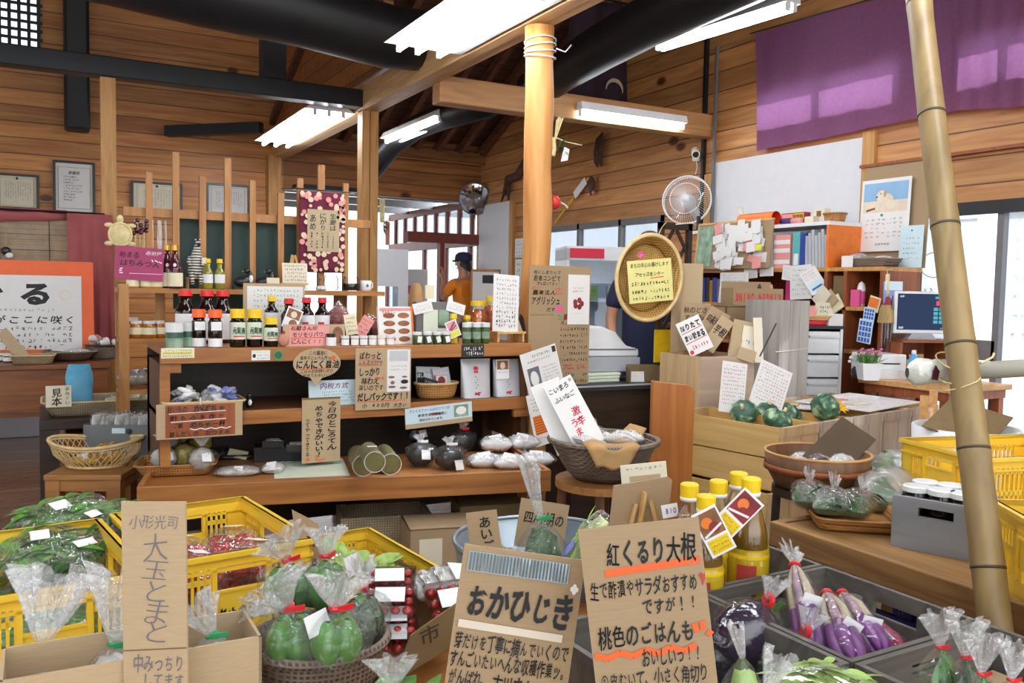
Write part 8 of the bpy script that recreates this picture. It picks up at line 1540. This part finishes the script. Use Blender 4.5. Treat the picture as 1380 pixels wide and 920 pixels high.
flat_bag('greens_bag','bag of thin green herbs at the right front of the rear yellow crate','bag',inC(.08,-.15,.18),.22,.13,.08,'leaf_pale',rz=.5,s=2.9,tagp=None,leaves=('leaf',26));flat_bag('greens_bag','crumpled clear bag of sprouts at the right of the rear yellow crate','bag',inC(.11,-.06,.135),.18,.12,.07,'grey_snack',rz=1.2,s=3.9,tagp=None,leaves=('leaf_light',8))
# card between the crates
o,k=card('cardboard_sign','dark-lettered cardboard sign wedged between the two rear yellow crates','sign',416,742,2.24,40,116,'card',rz=FACE+.45,th=.006,cut=[(0,0),(.75,.18),(.82,.24),(1,1),(.55,1),(.2,.6)]);k.col('青菜',.62,.3,.25,.8,'ink_brown',.02);k.done(o)
# low front tables
ZF,ZG=.52,.49
table('front_table','plain low front table under the pepper basket and the tomato packs',-.24,.72,.80,1.86,ZF,'dark_wood','counter_wood',th=.03,leg=.06);table('crate_table','plain low front table under the grey crates of eggplants and radishes',.84,.50,1.69,1.835,ZG,'dark_wood','counter_wood',th=.03,leg=.06)
# cardboard box with tied bags at the lower left
k0,k1=PZ(-2,919,.735),PZ(353,857,.735);kv=(k1-k0);krz=math.atan2(kv.y,kv.x);kx_=kv.normalized();ky_=Vector((-kx_.y,kx_.x,0));kL=kv.length;kc=k0+kx_*kL/2+ky_*.065;
carton('carton','open cardboard box of tied clear bags at the lower left corner',(kc.x,kc.y,ZF),krz,kL,.13,.735-ZF,'card_tan',open_=True)
for px,py,f,l,s_,ax in((52,878,'white_rice','clear bag tied with green at the left of the open cardboard box',1,(.25,.3,1)),(156,876,'white_rice','clear bag tied with green next to the tall tomato sign',2,(.25,.2,1)),(302,872,'grey_snack','clear bag tied with green right of the tall tomato sign',3,(-.5,.2,1))):
 p=PZ(px,py+0,.735);p=p+ky_*.066;p.z=ZF+.006
 tied_bag('tied_bag',l,'bag',p,.052,.30 if s_<3 else .27,f,'ink_green',rz=krz,s=s_*1.3,ax=ax,top=.36 if s_<3 else .24,topr=1.05 if s_<3 else .6,filmm='film_soft')
 # the three big hand-lettered signs
o,k=card('tomato_sign','tall tan cardboard sign for large tomatoes in the left foreground','sign',208,800,1.28,88,248,'card_tan',rz=FACE-.05,roll=-.03,tilt=.05,th=.005,Zb=ZF+.001)
H_=o['h'];q=lambda y:(y-676)/248*(248*mpp(1.28)/math.cos(.05))/H_
k.row('小形光司',.13,.9,q(703),.045,'ink_pencil',-.012)
for ch,y,h_ in(('大',737,.115),('玉',768,.085),('と',797,.085),('ま',824,.085),('と',850,.085)):k.row(ch,.28,.78,q(y),h_,'ink_pencil',-.016)
k.quad(0,q(877),1,q(872),'card_dark',.004);k.row('中みっちり',.16,.96,q(893),.06,'ink_pencil',.002);k.row('してます',.3,.96,q(916),.05,'ink_pencil',.002);k.done(o)
o,k=card('saltwort_sign','large cardboard sign with thick brush lettering, left of two in the foreground','sign',690,868,1.28,165,250,'card',rz=FACE+.02,roll=.125,tilt=.06,th=.005,Zb=ZF+.001)
H_=o['h'];q=lambda y:y/(H_/mpp(1.28)*.998)
for i in range(60):k.quad(.055+.0137*i,q(8),.055+.0137*i,q(33),'foil_tape' if i%3 else 'paper_blue',.006)
k.rect(.05,q(7),.88,q(34),'foil_tape');[k.quad(.055+.0137*i,q(8),.055+.0137*i,q(33),'box_grey' if i%2 else 'paper_blue',.007)for i in range(60)]
[k.disc(.94+.018*math.cos(a),q(40)+.011*math.sin(a),.016,.010,'ink_white',8)for a in(0,1.57,3.14,4.71)]
k.row('おかひじき',.08,.96,q(72),q(48),'ink',.035);k.quad(.04,q(105),.9,q(108),'tape_clear',.03)
k.row('芽だけを丁寧に摘んでいくので',.03,.97,q(128),q(24),'ink',.012);k.row('すんごいたいへんな収穫作業ッ。',.01,.99,q(152),q(24),'ink',.016);k.row('がんばれ、',.02,.36,q(176),q(23),'ink',.014);k.row('古川さんッ。',.38,.88,q(180),q(26),'ink',.03)
for i in range(22):a=i*.62;rr=.006+.0021*i;k.quad(.13+rr*math.cos(a),q(208)+rr*.62*math.sin(a),.13+(rr+.002)*math.cos(a+.62),q(208)+(rr+.002)*.62*math.sin(a+.62),'ink_blue',.010)
k.row('ごま油',.22,.58,q(207),q(32),'ink',.04);k.row('で、にんにく',.60,.97,q(212),q(24),'ink',.014);[k.quad(.68+.11*i,q(188),.71+.11*i,q(203),'ink_red',.022)for i in range(3)];k.row('鷹の爪とうがらしで',.06,.90,q(236),q(26),'ink',.014);k.done(o)
o,k=card('radish_sign','large cardboard sign with orange-underlined lettering, right of two in the foreground','sign',875,835,1.20,163,260,'card',rz=FACE-.03,roll=-.135,tilt=.06,th=.005,Zb=ZG+.001)
H_=o['h'];q=lambda y:y/(H_/mpp(1.20)*.998)
k.row('紅くるり大根',.20,.95,q(38),q(38),'ink',.03);k.quad(.18,q(62),.97,q(56),'ink_orange',.022);k.row('生で酢漬やサラダおすすめ',.04,.93,q(84),q(26),'ink',.014);k.poly([(.965,q(84)),(.945,q(76)),(.965,q(73)),(.985,q(77)),(1.0,q(73)),(.99,q(84)),(.965,q(92))],'red_card');k.row('ですが!!',.45,.92,q(112),q(24),'ink',.014)
k.row('桃色のごはんも',.06,.86,q(148),q(32),'ink',.022);[k.quad(.02+.105*i,q(172)+(.008 if i%2 else -.006),.02+.105*(i+1),q(172)+(-.006 if i%2 else .008),'ink_orange',.018)for i in range(8)];k.quad(.86,q(140),.88,q(152),'ink_orange',.016);k.quad(.93,q(138),.93,q(150),'ink_orange',.016);k.quad(.96,q(158),1.0,q(152),'ink_orange',.016)
k.row('おいしいっ!!',.40,.90,q(180),q(26),'ink',.014);k.row('①皮むいて、小さく角切り',.04,.93,q(206),q(24),'ink',.012);k.row('にさでしてビニールでもんで、',.06,.98,q(230),q(24),'ink',.012);k.row('②さらに水に漬す',.05,.8,q(254),q(24),'ink',.012);k.done(o)
# pepper basket
pc_=ON(430,1.60,ZF+.045);t=thing('riser','low wooden riser under the dark pepper basket','riser',ON(430,1.60,ZF+.001),.2);MB().bx(-.10,-.10,0,.10,.10,.043).build('body','dark_wood',t);round_basket('dark_basket','dark woven basket of bagged green peppers in the foreground',pc_,0,.125,.085,'wicker_dark','wicker_dark',r0=.8,rimr=.009,ey=.95)
def pepper_fill(m_,n=4):
 def f(t,rr,hh):
  for i in range(n):
   a=2*PI*i/n+.4;x,y=rr*.42*math.cos(a),rr*.36*math.sin(a);o=MB().grid(lambda u,v:((lambda b,z:(x+rr*.50*(1+.10*math.cos(3*2*PI*u))*math.sin(PI*min(.97,.12+z*.85))**.7*math.cos(2*PI*u),y+rr*.50*(1+.10*math.cos(3*2*PI*u))*math.sin(PI*min(.97,.12+z*.85))**.7*math.sin(2*PI*u),hh*.12+hh*.80*z))(0,v)),24,10,cu=True).build('pepper',m_ if i else 'pepper_green',t,smooth=True)
 return f
for i,(px,py,d,r,l,ax,tg)in enumerate(((392,862,1.52,.050,'bag of green peppers with a red tie, front left of the dark basket',(-.7,0,.8),(.55,.85)),(452,862,1.52,.054,'bag of green peppers with a red tie, front right of the dark basket',(.1,0,1),None),(388,815,1.68,.048,'bag of green peppers at the back left of the dark basket',(-.4,0,1),None),(437,812,1.70,.052,'bag of green peppers under a white tag, back middle of the dark basket',(.2,0,1),(-.1,.9)),(488,838,1.62,.046,'bag of dark green peppers with a red tie, at the right of the dark basket',(.4,0,1),None))):
 p=A(px,py,d);hb_=.1;z0=ZF+.085;p=Vector((p.x,p.y,z0+(.055 if i in(2,3)else .02)))
 tied_bag('pepper_bag',l,'bag',p,r*1.2,.165,None,'cap_red',rz=.3*i,s=i*1.9+.7,ax=ax,top=.34,topr=1.0 if i==0 else .7,tag_at=tg,fillfn=pepper_fill('pepper_dark' if i==4 else 'pepper_green'),squash=.92,tagsize=.9,filmm='film')
p=ON(528,1.36,ZF);tied_bag('greens_bag','bag of bright green leaves in front of the tomato packs','bag',p,.055,.20,'leaf_light',None,s=4.4,top=.22,fillfn=None,filmm='film');
mb=MB();rg=random.Random(12);[blade(mb,(rg.uniform(-.03,.03),rg.uniform(-.03,.03),rg.uniform(.06,.12)),.08,.03,rg.uniform(0,6.3),rg.uniform(.2,1.2),0,.3)for i in range(40)];mb.build('leaves','leaf',bpy.data.objects[[n for n in bpy.data.objects.keys()if n.startswith('greens_bag')][-1]],smooth=True)
p=ON(408,1.22,ZF);tied_bag('greens_bag','clear bag with red tie below the dark pepper basket','bag',p,.05,.20,'leaf_light','cap_red',s=6.1,top=.4,ax=(.3,0,1),filmm='film');p=ON(585,1.26,ZF);flat_bag('ginger_bag','clear bag of pale roots at the foot of the left big sign','bag',p+Vector((0,.0,.0)),.12,.10,.14,'garlic',rz=.3,s=1.8,tagp=None)
# cherry tomato packs in a card box
def pack(p,label,yaw,tilt=0):
 t=thing('tomato_pack',label,'pack',p,0,None,rot=(tilt,0,yaw));L,W,H=.105,.085,.038
 rg=random.Random(int(p.x*1e4)%97)
 for i in range(4):
  for j in range(3):MB().ell((-.036+.024*i,-.025+.025*j,.014+.003*rg.random()),(.0125,.0125,.0125),10,8).build('cherry_tomato','tomato_cherry',t,smooth=True)
 MB().add([(-L/2+.008,-W/2+.008,0),(L/2-.008,-W/2+.008,0),(L/2-.008,W/2-.008,0),(-L/2+.008,W/2-.008,0),(-L/2,-W/2,H*.6),(L/2,-W/2,H*.6),(L/2,W/2,H*.6),(-L/2,W/2,H*.6)],[(3,2,1,0),(0,1,5,4),(1,2,6,5),(2,3,7,6),(3,0,4,7)]).build('tray','clear_box',t);MB().bx(-L/2+.004,-W/2+.004,H*.6,L/2-.004,W/2-.004,H).bx(-L/2-.003,-W/2-.003,H*.58,L/2+.003,W/2+.003,H*.62).build('lid','clear_box',t);MB().bx(-.03,-.018,H+.0005,.03,.02,H+.0015).build('price_label','label_white',t);return t
bx0=ON(545,1.74,ZF);brz=FACE+.62;bR=Euler((0,0,brz)).to_matrix()
for i,(px,py,d,l,yw,tl)in enumerate(((528,862,1.70,'pack of cherry tomatoes at the bottom of the stack',.0,.45),(528,838,1.72,'pack of cherry tomatoes second from the bottom of the stack',.02,.45),(526,812,1.74,'pack of cherry tomatoes third in the stack with a clear label',-.03,.45),(525,786,1.80,'pack of cherry tomatoes on top of the stack',.03,.4),(603,808,1.80,'pack of cherry tomatoes leaning behind the cardboard flap',.4,.8))):
 pack(A(px,py+8,d),l,FACE+yw+.1,tl)
t=thing('packing_box','low cardboard box of tomato packs with its lettered flap bent out','box',ON(566,1.86,ZF),FACE+.1);MB().bx(-.13,.0,0,.10,.16,.12).build('body','card_dark',t)
o=MB().prism([(-.085,-.05),(.085,.02),(.085,.105),(-.05,.035)],0,.005).build('flap','card_dark',t,(.03,-.20,.085),rz=.35);k=INK(.12,.1);k.row('市',.3,.75,.55,.4,'ink_brown',.01)
for ink,qm in k.mb.items():qm.build('lettering',ink,o,(.0,-.0,-.01),rot=(0,-.35,0))
for i in range(3):flat_bag('sprout_bag','clear bag with white label in the tomato box, %s'%['left','middle','right'][i],'bag',A(572+18*i,800-6*i,1.86),.10,.08,.04,'grey_snack',rz=.5*i,s=i+5.2,tagp=(0,0),tagsize=.5,rot=(.5,.2,.3))
# galvanised tub
q=ON(724,2.47,0);TBX=Vector((q.x,q.y,.37));t=thing('tub_box','wooden box under the galvanised tub','box',(q.x,q.y,0),FACE);MB().bx(-.2,-.2,0,.2,.2,.369).build('body','counter_dark',t)
t=thing('metal_tub','galvanised metal tub of bagged greens behind the big signs','tub',TBX);RT2=.25;TH=.225
MB().lathe([(0,.004),(RT2*.84,.004),(RT2*.90,TH*.3),(RT2*.91,TH*.33),(RT2*.93,TH*.6),(RT2*.945,TH*.63),(RT2*.985,TH),(RT2*.965,TH),(RT2*.82,.012),(0,.012)],48).build('bowl','galv',t,smooth=True);MB().tube([(RT2*.985*math.cos(2*PI*i/48),RT2*.985*math.sin(2*PI*i/48),TH)for i in range(49)],.007,8,False).build('rim','galv',t,smooth=True);MB().lathe([(RT2*.948,TH*.70),(RT2*.966,TH*.74),(RT2*.953,TH*.78)],48).build('band','galv',t,smooth=True)
def inT(px,py,d,z):p=A(px,py,d);return Vector((p.x,p.y,z))
zt5=TBX.z+.013
o,k=card('cardboard_sign','small cardboard sign with black writing standing in the metal tub','sign',730,708,2.52,66,64,'card',rz=FACE,roll=.14,tilt=.15,th=.004);k.row('四川胡の',.1,.95,.36,.3,'ink',.02);k.done(o)
p=inT(730,735,2.34,zt5);tied_bag('greens_bag','bag of dark greens with green tie and tall clear top, in the metal tub','bag',p,.066,.47,'leaf_dark','ink_green',s=2.7,top=.36,ax=(-.28,0,1),topr=.32,fillfn=None)
flat_bag('cucumber_bag','tall bag of pale stalks and purple flowers leaning in the metal tub','bag',inT(797,700,2.36,TBX.z+.20),.25,.10,.07,'leaf_pale',rot=(0,-1.0,FACE+.25),s=1.4,tagp=(-.05,0),tagm='tissue_blue',leaves=('leaf_light',16));flat_bag('greens_bag','small bag of greens at the left rim of the metal tub','bag',inT(676,720,2.36,TBX.z+.15),.12,.10,.08,'leaf',rz=.4,s=5.5,tagp=None,leaves=('leaf',10));flat_bag('cucumber_bag','bag of dark cucumbers at the right rim of the metal tub','bag',inT(800,722,2.30,TBX.z+.14),.16,.11,.08,'leaf_dark',rz=.5,s=6.5,tagp=None)
for i in range(3):flat_bag('greens_bag','bag of greens low in the metal tub, %s'%['left','middle','right'][i],'bag',TBX+Vector((-.1+.1*i,-.03+.05*(i%2),.02)),.2,.14,.12,'leaf_dark',rz=i,s=i*1.1,tagp=None)
o,k=card('cardboard_sign','little cardboard sign with vertical writing left of the metal tub','sign',652,718,2.12,42,58,'card',rz=FACE-.2,roll=-.18,tilt=.1,th=.004,Zb=None);k.col('あいご',.58,.4,.12,.92,'ink',.02);k.done(o);o['keep']=1
MB().bx(-.005,.004,-.36,.005,.012,.05).build('stake','easel_wood',o)
o,k=card('grey_card_board','grey-brown board seen from behind on a small easel, right of the metal tub','board',862,686,2.16,92,84,'card_dark',rz=FACE,roll=-.10,tilt=-.10,th=.004,cut=[(.14,0.08),(.93,0),(1,.06),(.86,1),(0,1)]);mb_=bpy.data.materials.new('x');o.data.materials[0]=MT('card');k.done(o)
ep=o.location.copy();er=FACE
MB().bar((-.045,-.012,-.02),(-.010,-.008,.095),.012,.008).build('easel_leg','easel_wood',o);MB().bar((.05,-.012,-.02),(.028,-.008,.10),.012,.008).build('easel_leg','easel_wood',o);MB().bar((-.02,-.02,-.02),(.014,-.010,.125),.014,.008).build('easel_post','easel_wood',o);MB().bx(-.055,-.02,.012,.06,-.008,.024).build('easel_bar','easel_wood',o);MB().bx(-.01,.0,-.32,.01,.012,.02).build('stake','easel_wood',o)
o,k=card('paper_sign','white paper card in a tan frame standing behind the grey-brown board','sign',868,640,2.40,62,32,'paper_warm',rz=FACE,roll=-.12,th=.004);k.rect(.18,.5,.85,1,'card_tan');k.scrib(.1,.9,.2,.12,8,'ink_grey');k.done(o);MB().bx(-.008,.004,-.45,.008,.012,.02).build('stake','easel_wood',o)
# grey crates on the second table
eE=Vector((math.cos(RAD(1)),math.sin(RAD(1)),0));nE=Vector((-eE.y,eE.x,0));cE=Vector((1.45,1.22,ZG));gH=.16;Lg=.405
def gcr(c,label,**k):return wood_box('grey_crate',label,c,RAD(1),Lg-.006,Lg-.006,gH,'grey_crate',th=.012,**k)
gcr(cE,'dark grey wooden crate of purple radishes in the right foreground');cO=cE+nE*Lg;gcr(cO,'dark grey wooden crate holding the yellow oil bottles');cK=cE-nE*Lg;gcr(cK,'dark grey wooden crate of okra bags at the lower right corner');cG=cE-eE*Lg;gcr(cG,'dark grey wooden crate of eggplants beside the right big sign')
for c in bpy.data.objects:
 pass
hh_=MB()
for nm_ in('grey_crate',):
 pt_=bpy.data.objects[nm_];x_=Lg/2-.003
 for ch in list(pt_.children):
  if ch.name.startswith('end_board')and max(v.co.x for v in ch.data.vertices)>.15:bpy.data.objects.remove(ch);break
 T_=Matrix.Translation((x_,0,0))@Matrix.Rotation(PI/2,4,'Z');w_=Lg-.03;h0,h1=gH*.58,gH*.78;mb=MB();mb.bx(-w_/2,0,0,w_/2,.012,h0,T_).bx(-w_/2,0,h1,w_/2,.012,gH,T_).bx(-w_/2,0,h0,-.055,.012,h1,T_).bx(.055,0,h0,w_/2,.012,h1,T_);mb.build('end_board','grey_crate',pt_)
 # oil bottles
MB().bx(-.17,-.17,0,.17,.17,.04).build('packing_layer','card',None,cO+Vector((0,0,.0135)),RAD(1));tag(bpy.data.objects['packing_layer'],'cardboard layer on the floor of the oil bottle crate','cardboard')
def oil(px,d,label,sc=1.0):
 p=ON(px,d,ZG+.054);t=thing('oil_bottle',label,'bottle',p,0,'big oil bottles with yellow caps');r,h=.050*sc,.325*sc
 MB().lathe([(0,.002),(r*.95,.002),(r,.012),(r,h*.42),(r*.93,h*.45),(r*.97,h*.48),(r*.80,h*.62),(r*.55,h*.76),(r*.38,h*.84),(r*.38,h*.88)],22).build('body','glass',t,smooth=True);MB().lathe([(0,.004),(r*.92,.004),(r*.96,.014),(r*.96,h*.46),(r*.9,h*.50),(0,h*.50)],22).build('oil','oil',t,smooth=True);MB().lathe([(0,h*.502),(r*.88,h*.502),(r*.74,h*.62),(r*.50,h*.755),(0,h*.76)],22).build('painted_refraction','amber_brown',t,smooth=True)  # upper glass: refracted background put in as a solid brown core
 MB().lathe([(0,h*.87),(r*.44,h*.87),(r*.46,h*.90),(0,h*.90)],20).build('collar','label_white',t,smooth=True);MB().lathe([(r*.44,h*.90),(r*.46,h*.99),(r*.40,h),(0,h)],20).build('cap','cap_yellow',t);MB().grid(lambda u,v:(r*1.015*math.sin(-1.3+.9*u),-r*1.015*math.cos(-1.3+.9*u),h*(.06+.34*v)),7,2).build('label','red_card',t,smooth=True);return t
oil(1006,2.04,'big oil bottle with a yellow cap, nearest the wooden tub and tallest');oil(924,2.04,'big oil bottle with a yellow cap, leftmost behind the right big sign',.95);oil(946,1.94,'big oil bottle with a yellow cap, front of the row with a tilted tag',.94);oil(963,2.08,'big oil bottle with a yellow cap, just behind the tagged one',.95);oil(990,2.16,'big oil bottle with a yellow cap, mostly hidden behind the tallest',.96)
for px,py,d,rl,l in((962,716,1.86,-.5,'fruit-picture tag with yellow panel hanging on the front oil bottle'),(994,692,1.94,.75,'fruit-picture tag with yellow panel hanging on the tallest oil bottle')):
 o,k=card('bottle_tag',l,'tag',px,py,d,36,66,'label_white',rz=FACE,roll=rl,th=.0015);k.rect(.06,.05,.94,.58,'photo_brown' if rl<0 else 'photo_red');k.disc(.4,.28,.22,.12,'folder_orange');k.disc(.6,.42,.22,.12,'photo_red');k.quad(.1,.55,.9,.4,'paper',.05);k.rect(.1,.64,.92,.95,'cap_yellow');[k.scrib(.14,.88,.7+.09*i,.05,8,'amber_brown')for i in range(3)];k.done(o)
o,k=card('bottle_tag','white and purple tag hanging left of the oil bottles','tag',903,688,2.04,22,18,'label_white',rz=FACE,roll=-.2,th=.0015);k.row('BIO',.2,.9,.5,.5,'ink_purple',.03);k.done(o)
# radish bunches
def radish(label,top,bot,m_root,s_,lab,r=.034,n=6,flare=True,frac=.45):
 t=thing('radish_bag',label,'bag',bot);ax=top-bot;L=ax.length;a=ax.normalized();x=a.cross(Vector((0,1,0))).normalized();y=a.cross(x);rg=random.Random(s_)
 for i in range(n):
  th_=2*PI*i/n;off=(x*math.cos(th_)+y*math.sin(th_))*r*.62
  MB().tube([off*.55+a*-.01,off+a*L*.06,off*1.02+a*L*.22,off+a*L*frac],[.004,.012,.0155,.012],10).build('radish',m_root,t,smooth=True);MB().tube([off+a*L*frac,off*1.05+a*L*(frac+.25),off*.6+a*L*.88,off*.15+a*L],[.011,.0085,.006,.004],8).build('stalk','stalk' if i%2 else 'stalk_mauve',t,smooth=True)
 mb=MB();pts=[];rs=[]
 for j in range(15):u=j/14;pts.append(a*L*u*1.0+x*.003*math.sin(j*2.1));rs.append(max(.008,r*(1.18-.12*u)*min(1,3.2*(1.02-u))**.6*(1+.07*math.sin(j*2.7+s_))))
 mb.tube(pts,rs,18,False);mb.build('film','film_clear',t,smooth=True)
 if flare:fan_top(MB(),a*L,.009,.030,.055,s_,a).build('gathered_mouth','film_top',t);
 MB().tube([a*L+(x*math.cos(q_)+y*math.sin(q_))*.010 for q_ in[k_*.6 for k_ in range(12)]],.004,6).build('tie','cap_red',t)
 P=a*L*lab;MB().bx(-.02,-.001,-.032,.02,.001,.032,rotm(FACE,0,math.atan2(a.dot(_R),a.z)*.9,P-(_F*r*1.15))).build('price_label','label_white',t);return t
radish('tall bag of purple radishes with pale stalks standing against the crate wall',A(1071,762,1.93),A(1098,885,1.70),'radish_purple',2,.55,r=.032);radish('bag of purple radishes with a white label, second from the crate wall',A(1114,800,1.86),A(1150,898,1.62),'radish_purple',5,.5,r=.034,flare=False);radish('bag of purple radishes beside the hand hole of the crate',A(1135,800,1.92),A(1185,880,1.70),'radish_purple',6,.42,r=.030,flare=False);radish('bag of red radishes at the right end of the radish crate',A(1160,838,1.86),A(1208,880,1.76),'radish_pink',8,.4,r=.030,n=5,flare=False,frac=.7)
# eggplants and neighbours
def eggplant(px,py,d,z,r,label,rot,m_,tie_px):
 p=PZ(px,py,z);t=thing('eggplant_bag',label,'bag',(p.x,p.y,z),0,None,rot=rot)
 MB().ell((0,0,0),(r*1.18,r*.92,r*.92),26,16,.04,2).build('eggplant',m_,t,smooth=True);MB().lathe([(r*.42,0),(r*.30,.012),(r*.12,.022),(r*.10,.04),(0,.042)],10,T=Matrix.Translation((r*1.06,0,0))@Matrix.Rotation(PI/2,4,'Y')).build('calyx','pepper_dark',t,smooth=True)
 MB().grid(lambda u,v:((lambda a,b,k:(r*1.28*k*math.cos(a)*math.cos(b),r*1.03*k*math.sin(a)*math.cos(b),r*1.03*k*math.sin(b)))(2*PI*u,PI*(v-.5),crumple(u*3,v*3,.09,2.4,r*40))),34,18,cu=True).build('film','film_clear',t,smooth=True)
 mb=MB();fan_top(mb,(r*1.25,0,r*.5),.010,.026,.045,r*30,(.8,0,.7)).build('gathered_mouth','film_top',t);MB().tube([(r*1.22+.008*math.sin(a),.011*math.cos(a),r*.48+.008*math.sin(a))for a in[k_*.6 for k_ in range(12)]],.006,6).build('tie','cap_red',t)
eggplant(1000,856,1.6,.61,.068,'shiny dark purple eggplant in clear film with a red tie, largest',(.2,-.55,FACE+.3),'eggplant_light',0);eggplant(1052,888,1.5,.575,.056,'nearly black eggplant in clear film with a red tie, second',(.1,-.45,FACE+.2),'eggplant',0);eggplant(970,890,1.5,.56,.05,'dark eggplant in clear film low beside the right big sign',(.2,.3,FACE),'eggplant',0)
tied_bag('corn_bag','pointed clear bag of pale green corn below the large eggplant','bag',(lambda p:Vector((p.x,p.y,ZG+.0135)))(A(1003,905,1.36)),.04,.28,'leaf_light',None,s=7.3,top=.2,ax=(-.3,0,1),topr=.25,filmm='film_clear');tied_bag('white_bag','crumpled white-topped bag with a red tie between the eggplants','bag',(lambda p:Vector((p.x,p.y,ZG+.0135)))(A(1030,905,1.38)),.04,.22,'white_rice','cap_red',s=8.3,top=.3,ax=(.5,0,1),topr=.6)
flat_bag('lettuce_bag','clear bag of bright green lettuce at the lower edge, before the radishes','bag',(lambda p:Vector((p.x,p.y,.60)))(A(1112,920,1.42)),.19,.15,.09,'leaf_light',rz=FACE+.1,s=9.3,tagp=None,leaves=('leaf_light',34),filmm='film_clear');
t=thing('herb_bunch','bunch of thin green herbs at the foot of the right big sign','herb',ON(775,1.16,ZF if False else ZG));mb=MB();rg=random.Random(21)
for i in range(160):blade(mb,(rg.uniform(-.03,.03),rg.uniform(-.03,.03),rg.uniform(.0,.15)),rg.uniform(.08,.14),.004,rg.uniform(0,6.3),rg.uniform(.4,1.45),0,.25,3)
mb.build('leaves','leaf_light',t,smooth=True)
# okra bags
MB().bx(-.17,-.17,0,.17,.17,.07).build('packing_layer','card',None,cK+Vector((0,0,.0135)),RAD(1));tag(bpy.data.objects['packing_layer.001'],'cardboard layer on the floor of the okra crate','cardboard')
for i,(px,py,d,l)in enumerate(((1266,905,1.40,'bag of okra with a red tie, leftmost in the lower right crate'),(1300,905,1.36,'bag of okra with a red tie, second from the left in the lower right crate'),(1322,912,1.30,'bag of okra with a red tie, third from the left in the lower right crate'),(1362,910,1.28,'bag of okra with a red tie, rightmost in the lower right crate'))):
 p=A(px,py,d);p=Vector((p.x,p.y,ZG+.085));tied_bag('okra_bag',l,'bag',p,.036,.215,None,'cap_red',s=i*2.1+.4,top=.26,ax=(-.1+.1*i,0,1),topr=.75,fillfn=veg_fill('cucumber' if i%2 else 'pepper_green',7,.15,.0095,.022),filmm='film_clear',squash=.8)
for i,(px,py)in enumerate(((1232,922),(1205,926))):p=A(px,py,1.36);tied_bag('okra_bag','clear tied bag at the left of the lower right crate, %s'%('right one' if i==0 else 'left one'),'bag',Vector((p.x,p.y,ZG+.0145)),.032,.17,'leaf_dark',None,s=3+i,top=.3,topr=.6)
